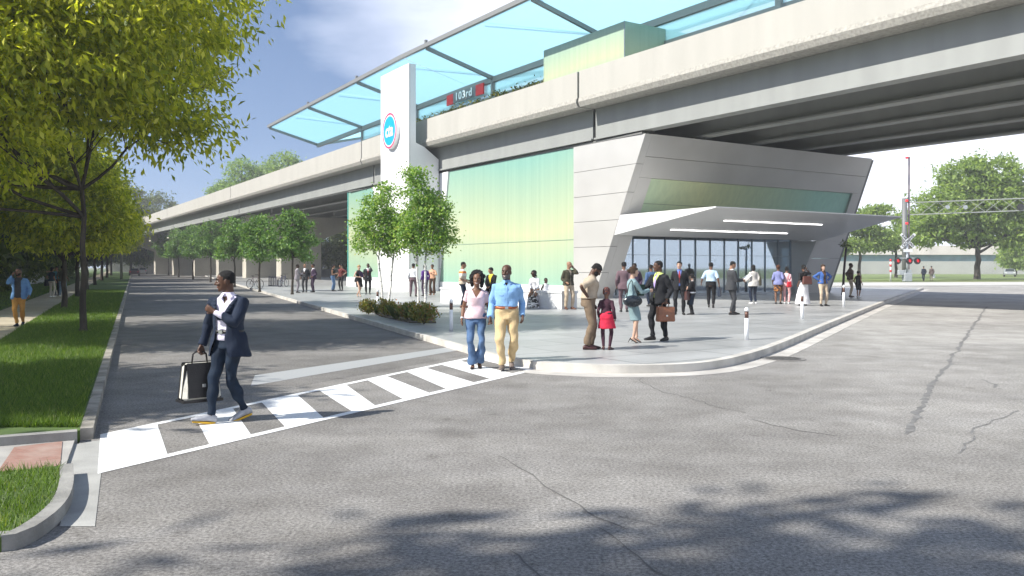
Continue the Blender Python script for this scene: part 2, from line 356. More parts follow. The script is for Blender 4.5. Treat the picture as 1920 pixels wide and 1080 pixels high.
# cracks, sealed joint
rng = random.Random(3)
def crack(px, w, amp, mb, steps=40):
    P_ = [G(*p) for p in px]; pts = []
    for a, b in zip(P_, P_[1:]):
        n = max(3, int((b - a).length / .12))
        for i in range(n): pts.append(lerp(a, b, i / n))
    pts.append(P_[-1]); off = 0; prev = None
    for i, p in enumerate(pts):
        d = (pts[min(i+1, len(pts)-1)] - pts[max(i-1, 0)]).normalized(); nr = Vector((-d.y, d.x, 0)); off = off * .8 + rng.gauss(0, amp)
        ww = w * (.35 + rng.random()); q = p + nr * off; cur = (q + nr * ww, q - nr * ww)
        if prev: mb.quad(*[(v.x, v.y, .003) for v in (prev[0], prev[1], cur[1], cur[0])])
        prev = cur
ck = MB()
crack([(935, 855), (1030, 912), (1110, 958), (1180, 992)], .007, .015, ck); crack([(1125, 990), (1180, 1030), (1260, 1085)], .006, .012, ck)
crack([(960, 1030), (1020, 1080)], .006, .01, ck); crack([(1240, 735), (1330, 760), (1385, 775)], .007, .03, ck); crack([(1410, 787), (1500, 808), (1570, 818)], .01, .02, ck)
crack([(1200, 700), (1240, 735)], .007, .03, ck); crack([(1160, 968), (1230, 985)], .004, .012, ck)
tag(ck.build('road_cracks', pm('crack_dark', (.115, .112, .108), .95)), kind='structure')
ck = MB(); crack([(1700, 815), (1735, 745), (1780, 680), (1818, 620), (1850, 575)], .04, .016, ck); crack([(1800, 850), (1840, 800), (1905, 770)], .012, .02, ck)
crack([(1840, 712), (1880, 730)], .02, .03, ck); crack([(1380, 609), (1520, 612), (1640, 616)], .02, .02, ck)
tag(ck.build('road_cracks', pm('joint_seal', (.165, .162, .158), .9, var=.3, vscale=9)), kind='structure')
# manhole
mc = G(1468, 673); mh = tag(bpy.data.objects.new('manhole_cover', None), 'dark round iron manhole cover set in the road near the kerb', 'manhole cover'); col.objects.link(mh); mh.location = (mc.x, mc.y, .004)
iron = pm('cast_iron', (.12, .115, .11), .6, metal=.5, var=.3, vscale=20)
r_ = MB(); r_.tube([(0, 0, 0), (0, 0, .006)], .42, 28, smooth=False); r_.build('rim', pm('manhole_rim', (.2, .19, .18), .8), mh, world=False)
r_ = MB(); r_.tube([(0, 0, .006), (0, 0, .011)], .33, 28, smooth=False)
for i in range(-3, 4):
    for j in range(-3, 4):
        if i*i + j*j < 11: r_.box((i*.085, j*.085, .012), (.04, .04, .006))
r_.build('lid', iron, mh, world=False)
# ================================================================ viaduct
cream = pm('parapet_concrete', (.405, .392, .355), .85, var=.05, vscale=1.3, bump=.25, bscale=35, stretch=(1, 1, .12), detail=6)
rough_c = pm('ledge_concrete', (.35, .335, .30), .9, var=.22, vscale=9, bump=.5, bscale=25, detail=6)
steel_g = pm('girder_paint', (.275, .285, .275), .5, var=.07, vscale=1.2, stretch=(1, 1, .15), detail=5)
pier_c = pm('pier_concrete', (.46, .43, .37), .9, var=.12, vscale=.35, bump=.2, bscale=20)
deck_c = pm('deck_concrete', (.22, .22, .21), .9)
dark = pm('joint_dark', (.02, .022, .025), .8)
via = empty('viaduct', W(0, 0, 0), 'long elevated concrete railway viaduct on grey girders crossing over the station and the road', 'viaduct')
spans = [(-75, -36.1), (-35.9, -.12), (.0, 28.0), (28.12, 72), (72.12, 118), (118.12, 160), (160.12, 205), (205.12, 300)]
for k, (t0, t1) in enumerate(spans):
    top = MB(); top.run(t0 + .02, t1 - .02, [(-1.02, 10.16), (-.72, 10.16), (-.72, 11.5), (-1.02, 11.5)]); top.build('parapet_panel', cream, via)
    led = MB(); led.run(t0 + .03, t1 - .03, [(-1.10, 9.95), (-1.06, 10.15), (-.6, 10.15), (.3, 9.98), (.3, 9.72), (-.98, 9.72)]); led.build('ledge', rough_c, via)
    g_ = MB()
    g_.run(t0 + .05, t1 - .05, [(-.0, 8.24), (.04, 8.24), (.05, 9.70), (.0, 9.70)])
    g_.run(t0 + .05, t1 - .05, [(-.12, 8.15), (.55, 8.15), (.55, 8.235), (-.12, 8.235)])
    g_.build('girder', steel_g, via)
    for s in (4.0, 8.0, 12.0):
        g_ = MB(); g_.run(t0 + .05, t1 - .05, [(s - .02, 8.24), (s + .02, 8.24), (s + .02, 9.70), (s - .02, 9.70)])
        g_.run(t0 + .05, t1 - .05, [(s - .32, 8.15), (s + .32, 8.15), (s + .32, 8.235), (s - .32, 8.235)]); g_.build('girder', steel_g, via)
    g_ = MB(); g_.run(t0 + .05, t1 - .05, [(15.9, 8.24), (15.94, 8.24), (15.94, 9.70), (15.9, 9.70)]); g_.run(t0 + .05, t1 - .05, [(15.4, 8.15), (16.02, 8.15), (16.02, 8.235), (15.4, 8.235)]); g_.build('girder', steel_g, via)
    d_ = MB(); d_.run(t0 + .01, t1 - .01, [(.31, 9.71), (15.7, 9.71), (15.7, 10.3), (.31, 10.3)]); d_.build('deck', deck_c, via)
    d_ = MB(); d_.run(t0 + .02, t1 - .02, [(15.71, 9.72), (17.0, 9.72), (17.0, 11.5), (16.7, 11.5), (16.7, 10.2), (15.71, 10.2)]); d_.build('far_parapet', cream, via)
for t in (-.06, 28.06): j = MB(); j.tbox(t - .018, t + .018, .005, .05, 8.15, 9.7); j.build('joint_strip', dark, via)
for t in (74, 92, 110, 130, 152, 176, 205, 240, 280):
    p_ = MB(); p_.tbox(t - 1.1, t + 1.1, 5.4, 10.6, 0, 5.2); pr = p_.build('pier', pier_c, via)
    c_ = MB(); q = [(1.0, 6.9), (5.4, 5.21), (10.6, 5.21), (15.0, 6.9), (15.0, 8.13), (1.0, 8.13)]; c_.run(t - 1.15, t + 1.15, q); c_.build('pier_cap', pier_c, pr)
for t in (-62,):
    p_ = MB(); p_.tbox(t - 1.1, t + 1.1, 5.4, 10.6, 0, 8.13); p_.build('pier', pier_c, via)

# low wall and concrete strip behind the piers
lw = MB(); lw.tbox(36, 120, 19, 19.3, 0, 1.35); tag(lw.build('low_wall', pm('wall_grey', (.27, .27, .27), .9, var=.12, vscale=.6), origin=W(60, 19, 0)), 'long low grey concrete wall behind the viaduct piers', 'wall')

# ================================================================ station building
panel = None
def panel_mat():
    m = bpy.data.materials.new('metal_panels'); m.use_nodes = True; nt = m.node_tree; b = nt.nodes['Principled BSDF']
    tc = _n(nt, 'ShaderNodeTexCoord'); nz = _n(nt, 'ShaderNodeTexNoise'); nz.inputs['Scale'].default_value = .45; nz.inputs['Detail'].default_value = 3
    nt.links.new(tc.outputs['Object'], nz.inputs['Vector']); r = _n(nt, 'ShaderNodeValToRGB'); e = r.color_ramp.elements
    e[0].position = .3; e[1].position = .7; e[0].color = (.50, .49, .47, 1); e[1].color = (.57, .56, .54, 1)
    nt.links.new(nz.outputs['Fac'], r.inputs[0]); nt.links.new(r.outputs[0], b.inputs['Base Color']); b.inputs['Metallic'].default_value = .25; b.inputs['Roughness'].default_value = .36
    return m
panel = panel_mat()
panel_w = pm('white_panels', (.78, .785, .79), .5, var=.02, vscale=.5)
seam_m = pm('panel_seam', (.10, .10, .10), .8)
def art_glass(name, top, mid, bot, z0, z1, horiz=False):
    """printed art glass: green to yellow to green, with faint vertical streaks"""
    m = bpy.data.materials.new(name); m.use_nodes = True; nt = m.node_tree; b = nt.nodes['Principled BSDF']
    tc = _n(nt, 'ShaderNodeNewGeometry'); sp = _n(nt, 'ShaderNodeSeparateXYZ'); nt.links.new(tc.outputs['Position'], sp.inputs[0])
    mr = _n(nt, 'ShaderNodeMapRange'); mr.inputs['From Min'].default_value = z0; mr.inputs['From Max'].default_value = z1
    mp = _n(nt, 'ShaderNodeMapping'); mp.inputs['Scale'].default_value = (3.0, 3.0, .02); nt.links.new(tc.outputs['Position'], mp.inputs[0])
    nz = _n(nt, 'ShaderNodeTexNoise'); nz.inputs['Scale'].default_value = 1.6; nz.inputs['Detail'].default_value = 4; nt.links.new(mp.outputs[0], nz.inputs['Vector'])
    m3 = _n(nt, 'ShaderNodeMapping'); m3.inputs['Scale'].default_value = (.10, .10, .03); nt.links.new(tc.outputs['Position'], m3.inputs[0])
    n3 = _n(nt, 'ShaderNodeTexNoise'); n3.inputs['Scale'].default_value = 1; nt.links.new(m3.outputs[0], n3.inputs['Vector'])
    ad = _n(nt, 'ShaderNodeMath', operation='MULTIPLY_ADD'); nt.links.new(n3.outputs['Fac'], ad.inputs[0]); ad.inputs[1].default_value = (z1 - z0) * .25; nt.links.new(sp.outputs['Z'], ad.inputs[2])
    if horiz:
        d = _n(nt, 'ShaderNodeVectorMath', operation='DOT_PRODUCT'); nt.links.new(tc.outputs['Position'], d.inputs[0]); d.inputs[1].default_value = (B1.x, B1.y, .35)
        nt.links.new(d.outputs['Value'], mr.inputs['Value'])
    else: nt.links.new(ad.outputs[0], mr.inputs['Value'])
    r = _n(nt, 'ShaderNodeValToRGB'); e = r.color_ramp.elements; e[0].color = (*bot, 1); e[1].color = (*top, 1); e[0].position = .12; e[1].position = .95
    k = e.new(.5); k.color = (*mid, 1); nt.links.new(mr.outputs[0], r.inputs[0])
    mx = _n(nt, 'ShaderNodeMix', data_type='RGBA', blend_type='MULTIPLY'); mx.inputs['Factor'].default_value = 1
    r2 = _n(nt, 'ShaderNodeValToRGB'); r2.color_ramp.elements[0].color = (.94, .95, .95, 1); r2.color_ramp.elements[1].color = (1.05, 1.04, 1.03, 1); r2.color_ramp.elements[0].position = .35; r2.color_ramp.elements[1].position = .65
    nt.links.new(nz.outputs['Fac'], r2.inputs[0]); nt.links.new(r.outputs[0], mx.inputs['A']); nt.links.new(r2.outputs[0], mx.inputs['B'])
    nt.links.new(mx.outputs['Result'], b.inputs['Base Color']); b.inputs['Roughness'].default_value = .22; b.inputs['Specular IOR Level'].default_value = .35
    return m
ag = art_glass('art_glass_wall', (.21, .39, .33), (.44, .475, .30), (.22, .40, .33), .2, 9.8)
ag2 = art_glass('art_glass_band', (.34, .56, .47), (.68, .72, .42), (.30, .52, .44), 24.0, 44.0, True)
ag3 = art_glass('art_glass_box', (.25, .39, .32), (.44, .48, .30), (.24, .38, .32), 10.9, 14.6)
def seam_grid(): pass
stn = empty('station_building', W(0, 0, PZ), 'low modern station building with leaning pale metal front, green glass walls and wide entrance canopy', 'building')
ZT = 8.0
def tl(z): return -3.9 * (z - PZ) / (ZT - PZ)                       # lean of the front
def sr(z): return 18.6 - 1.2 * (z - PZ) / (ZT - PZ)                # right end of the front
def fw(s, z, out=0.0): return W(tl(z) - out, s, z)
TH = .45
# corner pier on the street side
def tR(z): return 15.3 + 1.5 * (ZT - z) / ZT
mb = MB(); zs = [PZ, 1.45, 2.75, 4.05, 5.35, 6.65, ZT]
for i in range(6):
    z0, z1 = zs[i] + (.011 if i else 0), zs[i+1] - .011
    mb.hexa([W(tl(z0), 0, z0), W(tl(z0), TH, z0), W(1.68, TH, z0), W(1.68, 0, z0)], [W(tl(z1), 0, z1), W(tl(z1), TH, z1), W(1.68, TH, z1), W(1.68, 0, z1)])
mb.build('corner_panels', panel, stn)
sm_ = MB()
for z in zs[1:-1]: sm_.hexa([W(tl(z) + .03, .03, z - .012), W(tl(z) + .03, TH, z - .012), W(1.66, TH, z - .012), W(1.66, .03, z - .012)], [W(tl(z) + .03, .03, z + .012), W(tl(z) + .03, TH, z + .012), W(1.66, TH, z + .012), W(1.66, .03, z + .012)])
sm_.build('panel_seam', seam_m, stn)
# big street-side glass wall
gl = MB(); gl.hexa([W(1.72, .10, .75), W(1.72, .16, .75), W(tR(.75) - .05, .16, .75), W(tR(.75) - .05, .10, .75)], [W(1.72, .10, ZT), W(1.72, .16, ZT), W(tR(ZT) - .05, .16, ZT), W(tR(ZT) - .05, .10, ZT)])
gp = gl.build('glass_wall', ag, stn)
fr = MB()
for t in ():
    pass
fr.hexa([W(1.72, .085, 3.16), W(1.72, .099, 3.16), W(tR(3.2) - .05, .099, 3.16), W(tR(3.2) - .05, .085, 3.16)], [W(1.72, .085, 3.185), W(1.72, .099, 3.185), W(tR(3.2) - .05, .099, 3.185), W(tR(3.2) - .05, .085, 3.185)])
fr.build('glazing_joint', pm('glazing_joint', (.16, .26, .21), .5), gp)
pt = MB(); pt.tbox(1.70, 16.6, .05, .3, PZ, .74); pt.build('plinth', panel_w, stn)
tp = MB(); tp.tbox(-3.7, 33.5, -.05, .5, ZT + .004, ZT + .1); tp.build('roof_edge', pm('roof_edge', (.16, .16, .155), .6), stn)
# white trapezoid and pylon zone
mb = MB(); wz = [PZ, 1.6, 3.2, 4.8, 6.4, ZT]
for i in range(5):
    z0, z1 = wz[i] + (.01 if i else 0), wz[i+1] - .01
    a0, a1, b0, b1 = tR(z0), tR(z1), 26.9 + 1.4*z0/ZT, 26.9 + 1.4*z1/ZT
    mb.hexa([W(a0, 0, z0), W(a0, TH, z0), W(b0, TH, z0), W(b0, 0, z0)], [W(a1, 0, z1), W(a1, TH, z1), W(b1, TH, z1), W(b1, 0, z1)])
mb.build('white_panels', panel_w, stn)
gl = MB(); gl.hexa([W(27.0, .10, .9), W(27.0, .16, .9), W(34, .16, .9), W(34, .10, .9)], [W(28.4, .10, ZT), W(28.4, .16, ZT), W(34, .16, ZT), W(34, .10, ZT)])
gp2 = gl.build('glass_wall', ag, stn)
e_ = MB(); e_.tbox(34.0, 34.12, .05, .3, PZ, ZT); e_.build('glass_edge', pm('glass_edge', (.10, .42, .38), .3), gp2)
pt = MB(); pt.tbox(26.8, 34.1, -.05, .3, PZ, .89); pt.build('plinth', panel_w, stn)
# front facade, leaning: upper wall, band, lower right wall
def fpanel(mb, s0f, s1f, z0, z1, th=.30, out=0.0, zc=None):
    """leaning slab on the front between heights; s0f, s1f give the ends at a height"""
    b = [fw(s0f(z0), z0, out), fw(s1f(z0), z0, out), W(tl(z0) - out + th, s1f(z0), z0), W(tl(z0) - out + th, s0f(z0), z0)]
    t = [fw(s0f(z1), z1, out), fw(s1f(z1), z1, out), W(tl(z1) - out + th, s1f(z1), z1), W(tl(z1) - out + th, s0f(z1), z1)]
    mb.hexa(b, t)
s_in = lambda z: .455
s_bl = lambda z: 1.25
s_br = lambda z: sr(z) - .75
mb = MB()
for z0, z1 in ((6.05, 6.99), (7.01, ZT)): fpanel(mb, s_in, sr, z0, z1)
fpanel(mb, s_in, s_bl, 4.31, 6.04); fpanel(mb, s_br, sr, 4.31, 6.04)
mb.build('upper_front', panel, stn)
mb = MB(); fpanel(mb, s_bl, s_br, 4.31, 6.04, .08, -.14); bw = mb.build('window_band', ag2, stn)
mb = MB(); fpanel(mb, s_bl, s_br, 4.86, 4.875, .02, -.125); mb.build('glazing_joint', pm('glazing_joint_dark', (.08, .12, .10), .5), bw)
mb = MB(); fpanel(mb, s_in, s_bl, PZ, 3.28); fpanel(mb, s_in, sr, 3.29, 4.30)
mb.build('lower_front', panel, stn)
mb = MB()
for z0, z1 in ((PZ, 1.19), (1.21, 2.24), (2.26, 3.28)): fpanel(mb, lambda z: 15.6, sr, z0, z1)
mb.build('side_panels', panel, stn)
mb = MB(); fpanel(mb, lambda z: sr(z) + .004, lambda z: sr(z) + .35, PZ, ZT - .05, .6, -.12); mb.build('edge_fin', pm('edge_fin', (.20, .205, .20), .5, metal=.3), stn)
# glazed entrance: vertical curtain wall set back under the canopy
def glass_mat(name, tint, refl, trans):
    m = bpy.data.materials.new(name); m.use_nodes = True; nt = m.node_tree; nt.nodes.remove(nt.nodes['Principled BSDF']); o = nt.nodes['Material Output']
    g = _n(nt, 'ShaderNodeBsdfGlossy'); g.inputs['Roughness'].default_value = .03; g.inputs['Color'].default_value = (*refl, 1)
    t = _n(nt, 'ShaderNodeBsdfTransparent'); t.inputs['Color'].default_value = (*tint, 1)
    fr = _n(nt, 'ShaderNodeFresnel'); fr.inputs['IOR'].default_value = 1.6
    mr = _n(nt, 'ShaderNodeMapRange'); mr.inputs['To Min'].default_value = trans; mr.inputs['To Max'].default_value = .95; nt.links.new(fr.outputs[0], mr.inputs['Value'])
    x = _n(nt, 'ShaderNodeMixShader'); nt.links.new(mr.outputs[0], x.inputs[0]); nt.links.new(t.outputs[0], x.inputs[1]); nt.links.new(g.outputs[0], x.inputs[2]); nt.links.new(x.outputs[0], o.inputs['Surface'])
    return m
inn = pm('interior_wall', (.55, .56, .57), .7)
eg = glass_mat('entrance_glass', (.74, .86, .93), (.84, .94, 1.0), .42)
frame_m = pm('mullion_metal', (.27, .30, .33), .45, metal=.4)
ent = MB()
TG = .32
ss = [.60 + i * (15.45 - .60) / 13 for i in range(14)]
ec = MB(); ec.tbox(TG + .0, TG + .02, .60, 15.45, PZ + .12, 3.9); en = ec.build('entrance_glazing', eg, stn)
for i, s in enumerate(ss):
    q = MB(); q.tbox(TG - .07, TG - .003, s - (.014 if i % 3 == 0 else .006), s + (.014 if i % 3 == 0 else .006), PZ + .12, 3.9); q.build('mullion', frame_m, en)
q = MB(); q.tbox(TG - .08, TG - .003, .6, 15.45, PZ, PZ + .115); q.build('sill', frame_m, en)
q = MB(); q.tbox(TG - .055, TG - .004, .62, 15.43, 2.37, 2.39); q.build('transom', frame_m, en)
q = MB()
for s0, s1 in ((15.46, 15.59),): q.hexa([W(tl(PZ), s0, PZ), W(tl(PZ), s1, PZ), W(TG + .1, s1, PZ), W(TG + .1, s0, PZ)], [W(tl(3.27), s0, 3.27), W(tl(3.27), s1, 3.27), W(TG + .1, s1, 3.27), W(TG + .1, s0, 3.27)])
q.build('return_wall', panel, stn)
q = MB(); q.tbox(TG - .0, TG + .12, 15.6, 17.4, PZ, 3.9); q.build('interior_wall', inn, stn)
# interior: floor, back wall with openings, right wall with tall openings, columns, turnstiles
q = MB(); q.tbox(TG + .1, 33.8, .5, 18.0, PZ + .002, PZ + .03); q.build('interior_floor', pm('interior_floor', (.42, .43, .44), .3), stn)
q = MB(); q.tbox(TG + 14, TG + 14.2, .5, 17.9, PZ + .04, 7.8); q.build('interior_wall', inn, stn)
q = MB(); q.tbox(-3.0, 33.8, .5, 17.0, 7.81, 7.98); q.build('roof_slab', pm('roof_slab', (.3, .3, .3), .8), stn)
q = MB(); q.tbox(-.4, TG + 14, .5, 17.5, 4.0, 4.2); q.build('ceiling', pm('ceiling_grey', (.35, .35, .35), .8), stn)
q = MB(); op = [(1.2, 2.6), (3.2, 4.0), (5.0, 7.2), (7.8, 8.6), (9.3, 11.0), (11.8, 12.8)]; x0 = TG + .12
for a, b in op: q.tbox(x0, a, 17.3, 17.5, PZ + .04, 3.99); x0 = b
q.tbox(x0, TG + 13.99, 17.3, 17.5, PZ + .04, 3.99)
for a, b in op: q.tbox(a, b, 17.305, 17.495, PZ + .04, .5); q.tbox(a, b, 17.31, 17.49, 2.9, 3.99)
q.build('interior_wall', inn, stn)
for s, t in ((3.5, 3.5), (8.5, 4.5), (13, 4), (5.5, 9)):
    q = MB(); q.tbox(t - .2, t + .2, s - .2, s + .2, PZ + .04, 3.99); q.build('column', pm('column_grey', (.38, .39, .4), .6), stn)
for i in range(6):
    q = MB(); q.tbox(3.0, 4.4, 6.2 + i * 1.1, 6.42 + i * 1.1, PZ + .035, 1.15); q.tbox(3.1, 3.3, 6.2 + i*1.1 - .02, 6.44 + i*1.1, 1.16, 1.28); tag(q.build('turnstile', pm('turnstile_steel', (.45, .46, .47), .35, metal=.7), origin=W(3.7, 6.3 + i*1.1, PZ + .035)), 'steel turnstile in the hall behind the entrance glass', 'turnstile', 'turnstiles in the station hall')
# canopy wedge over the doors
cz0, cz1 = 3.30, 4.40
A_, D_, C_, B_ = W(-1.62, .0, cz0 - .0), W(-1.55, 15.9, cz0), W(-7, 15.4, cz1), W(-7, 1.4, cz1)
A2_, D2_ = W(tl(4.28) - .01, .0, 4.27), W(tl(4.28) - .01, 16.3, 4.27)
can = MB(); can.add([A_, D_, C_, B_, A2_, D2_, B_ + Vector((0, 0, .05)), C_ + Vector((0, 0, .05))], [[0, 1, 2, 3], [4, 6, 7, 5], [0, 3, 6, 4], [1, 5, 7, 2], [3, 2, 7, 6], [0, 4, 5, 1]])
cn = can.build('entrance_canopy', pm('canopy_metal', (.76, .76, .75), .36, metal=.1), stn)
def cs(u, v, d=.012):
    """point on the soffit: u across, v out from the wall"""
    a = A_ + (D_ - A_) * u; b = B_ + (C_ - B_) * u; return a + (b - a) * v - Vector((0, 0, d))
lt = emis('light_strip', (1, .99, .96), 3)
for u0, u1, v in ((.22, .72, .62), (.14, .70, .25)):
    q = MB(); a, b = cs(u0, v), cs(u1, v); q.bar(a, b, .09, .03); q.build('light_strip', lt, cn)

# ================================================================ sign pylon
py = empty('sign_pylon', W(18.8, -1.3, PZ), 'tall white sign tower with a round blue emblem beside the platform', 'sign tower')
pyw = pm('pylon_white', (.82, .82, .82), .45)
mb = MB()
pr_ = [(-2.25, PZ), (-.06, PZ), (-.06, 8.9), (-1.13, 9.66), (-1.75, 9.9), (-1.75, 15.05), (-2.25, 15.05)]
mb.run(16.5, 21.1, pr_); mb.build('tower', pyw, py)
q = MB(); q.run(16.485, 16.498, [(-2.2, PZ), (-2.185, PZ), (-2.185, 15.0), (-2.2, 15.0)]); q.build('panel_joint', seam_m, py)
lc = W(18.95, -2.25, 10.95); X = -Vector((A2.x, A2.y, 0)); N = -Vector((B2.x, B2.y, 0)); rot = Matrix((X, Vector((0, 0, 1)), N)).transposed().to_4x4()
def disc(r, d, m, name, par, dep=.05, r2=0):
    q = MB(); n = 48; c = lc
    f = lambda a, rr, dd: c + X * (rr * math.cos(a)) + Vector((0, 0, rr * math.sin(a))) + N * dd
    if r2 == 0:
        vs = [f(2*math.pi*i/n, r, d) for i in range(n)] + [f(2*math.pi*i/n, r, d - dep) for i in range(n)]
        q.add(vs, [list(range(n)), [n + i for i in range(n)][::-1]] + [[i, (i+1) % n, n + (i+1) % n, n + i] for i in range(n)])
    else:
        vs = [f(2*math.pi*i/n, rr, dd) for rr, dd in ((r, d), (r2, d), (r2, d - dep), (r, d - dep)) for i in range(n)]
        q.add(vs, [[k*n+i, k*n+(i+1) % n, ((k+1) % 4)*n+(i+1) % n, ((k+1) % 4)*n+i] for k in range(4) for i in range(n)])
    return q.build(name, m, par)
em = disc(1.22, .26, pyw, 'emblem', py, .25)
disc(1.20, .272, pm('emblem_red', (.75, .03, .12), .4), 'emblem_ring', em, .01, 1.08)
disc(.98, .275, pm('emblem_blue', (.0, .36, .86), .4), 'emblem_disc', em, .012)
def text(s, size, loc, rotm, m, name, par, extrude=.012, shear=0.0, off=0.0, sx=1.0, spacing=1.0):
    c = bpy.data.curves.new(name, 'FONT'); c.body = s; c.size = size; c.extrude = extrude; c.align_x = 'CENTER'; c.align_y = 'CENTER'; c.shear = shear; c.offset = off; c.space_character = spacing
    o = bpy.data.objects.new(name, c); col.objects.link(o); dg = bpy.context.evaluated_depsgraph_get(); me = bpy.data.meshes.new_from_object(o.evaluated_get(dg)); bpy.data.objects.remove(o)
    me.transform(Matrix.Translation(loc) @ rotm @ Matrix.Diagonal((sx, 1, 1, 1))); me.materials.clear(); me.materials.append(m)
    o = bpy.data.objects.new(name, me); col.objects.link(o)
    if par: o.parent = par; me.transform(wmat(par).inverted())
    return o
text('cta', 1.2, lc + N * .285 + Vector((0, 0, -.02)), rot, pyw, 'emblem_letters', em, .012, .12, .028, .95, .95)

# ================================================================ platform: canopy, windscreen, sign, box, hedge
fr_m = pm('canopy_steel', (.23, .235, .225), .5, metal=.2)
def roof_glass():
    m = bpy.data.materials.new('cyan_roof_glass'); m.use_nodes = True; nt = m.node_tree; nt.nodes.remove(nt.nodes['Principled BSDF']); o = nt.nodes['Material Output']
    t = _n(nt, 'ShaderNodeBsdfTransparent'); t.inputs['Color'].default_value = (.80, .97, 1, 1)
    d = _n(nt, 'ShaderNodeBsdfTranslucent'); d.inputs['Color'].default_value = (.56, .82, .88, 1)
    df = _n(nt, 'ShaderNodeBsdfDiffuse'); df.inputs['Color'].default_value = (.6, .85, .9, 1)
    x0 = _n(nt, 'ShaderNodeMixShader'); x0.inputs[0].default_value = .12; nt.links.new(d.outputs[0], x0.inputs[1]); nt.links.new(df.outputs[0], x0.inputs[2])
    x = _n(nt, 'ShaderNodeMixShader'); x.inputs[0].default_value = .52; nt.links.new(t.outputs[0], x.inputs[1]); nt.links.new(x0.outputs[0], x.inputs[2]); nt.links.new(x.outputs[0], o.inputs['Surface'])
    return m
rg = roof_glass()
pc = empty('platform_canopy', W(14.9, 3, 10.3), 'long butterfly roof of cyan glass on grey steel frames over the platform', 'canopy')
SV, ZV, SO, ZO, SB, ZB = 3.0, 14.45, -2.0, 15.75, 8.2, 15.6
posts = [-44.6, -32.8, -21.0, -9.2, 2.6, 14.5, 26.4, 38.3]; T0, T1 = -46.0, 51.0
for sA, zA, sB_, zB_ in ((SV, ZV, SO, ZO), (SV, ZV, SB, ZB)):
    cuts = [T0] + posts[1:] + [T1]
    for a, b in zip(cuts, cuts[1:]):
        q = MB()
        seg = [(a, b)] if not a < TB < b else [(a, TB), (TB, b)]
        for c, d in seg: q.hexa([W(c + .06, sA, zA), W(c + .06, sB_, zB_), W(d - .06, sB_, zB_), W(d - .06, sA, zA)], [W(c + .06, sA, zA + .03), W(c + .06, sB_, zB_ + .03), W(d - .06, sB_, zB_ + .03), W(d - .06, sA, zA + .03)])
        q.build('roof_glass', rg, pc)
def along(s, z, w, h, name, m=fr_m, par=pc, t0=T0, t1=T1):
    q = MB(); q.run(t0, t1, [(s - w/2, z - h/2), (s + w/2, z - h/2), (s + w/2, z + h/2), (s - w/2, z + h/2)]); return q.build(name, m, par)
along(SO - .1, ZO + .02, .20, .26, 'edge_beam'); along(SV, ZV - .22, .26, .36, 'valley_beam'); along(SB + .1, ZB + .02, .2, .26, 'edge_beam')
for t in posts + [T1]:
    q = MB(); q.bar(W(t, SV - .1, ZV - .12), W(t, SO, ZO - .1), .16, .24); q.bar(W(t, SV + .1, ZV - .12), W(t, SB, ZB - .1), .16, .24); q.build('rafter', fr_m, pc)
for t in posts:
    q = MB(); q.tbox(t - .16, t + .16, SV - .12, SV + .12, 10.3, ZV - .40); q.build('post', fr_m, pc)
    q = MB(); q.tube([W(t, SV, ZV + .05), W(t + 5.6, SO + .3, ZO + .1)], .045, 6); q.tube([W(t, SV, ZV + .05), W(t + 5.6, SB - .3, ZB + .1)], .045, 6); q.build('brace', pm('brace_glass', (.45, .6, .62), .4), pc)
    q = MB(); q.tbox(t - .08, t + .08, SO - .12, SO + .04, ZO + .15, ZO + .4); q.build('bracket', fr_m, pc)
ws = empty('platform_windscreen', W(14.9, 3, 12.4), 'clear cyan glass windscreen with grey rails below the platform roof', 'windscreen')
wg = glass_mat('windscreen_glass', (.75, .97, 1), (.8, 1, 1), .12)
wg2 = bpy.data.materials.new('windscreen_frost'); wg2.use_nodes = True; b_ = wg2.node_tree.nodes['Principled BSDF']; b_.inputs['Base Color'].default_value = (.62, .9, .95, 1); b_.inputs['Alpha'].default_value = .55; b_.inputs['Roughness'].default_value = .3
for a, b in zip(posts, posts[1:]):
    q = MB(); seg = [(a + .2, b - .2)] if not a < TB < b else [(a + .2, TB), (TB, b - .2)]
    for c, d in seg: q.tbox(c, d, SV - .02, SV + .01, 13.15, 14.02)
    q.build('glass_pane', wg2, ws)
    q = MB(); q.run(a + .17, b - .17, [(SV - .1, 12.9), (SV + .1, 12.9), (SV + .1, 13.14), (SV - .1, 13.14)]); q.build('rail', fr_m, ws)
# name sign on the platform
sg = empty('platform_sign', W(17.9, 2.6, 13.7), 'grey platform name sign with red ends reading 103rd', 'sign')
sa, sb = 15.3, 20.7
q = MB(); q.tbox(sa + 1.02, TB, 2.70, 2.78, 13.42, 14.12); q.tbox(TB, sb - 1.02, 2.70, 2.78, 13.42, 14.12); q.build('sign_panel', pm('sign_grey', (.17, .175, .18), .5), sg)
for a, b in ((sa, sa + 1.0), (sb - 1.0, sb)):
    q = MB(); q.tbox(a, b, 2.68, 2.78, 13.40, 14.14); q.build('end_panel', pm('sign_red', (.70, .015, .015), .5), sg)
X1 = -Vector((A1.x, A1.y, 0)); N1 = -Vector((B1.x, B1.y, 0)); rot1 = Matrix((X1, Vector((0, 0, 1)), N1)).transposed().to_4x4()
text('103rd', .74, W(17.95, 2.66, 13.77), rot1, pm('sign_white', (.85, .85, .85), .5), 'lettering', sg, .01, 0, .02, 1.25, 1.1)
for a in (sa + .9, sb - .9):
    q = MB(); q.tbox(a - .04, a + .04, 2.79, 2.87, 13.6, 14.1); q.build('hanger', fr_m, sg)
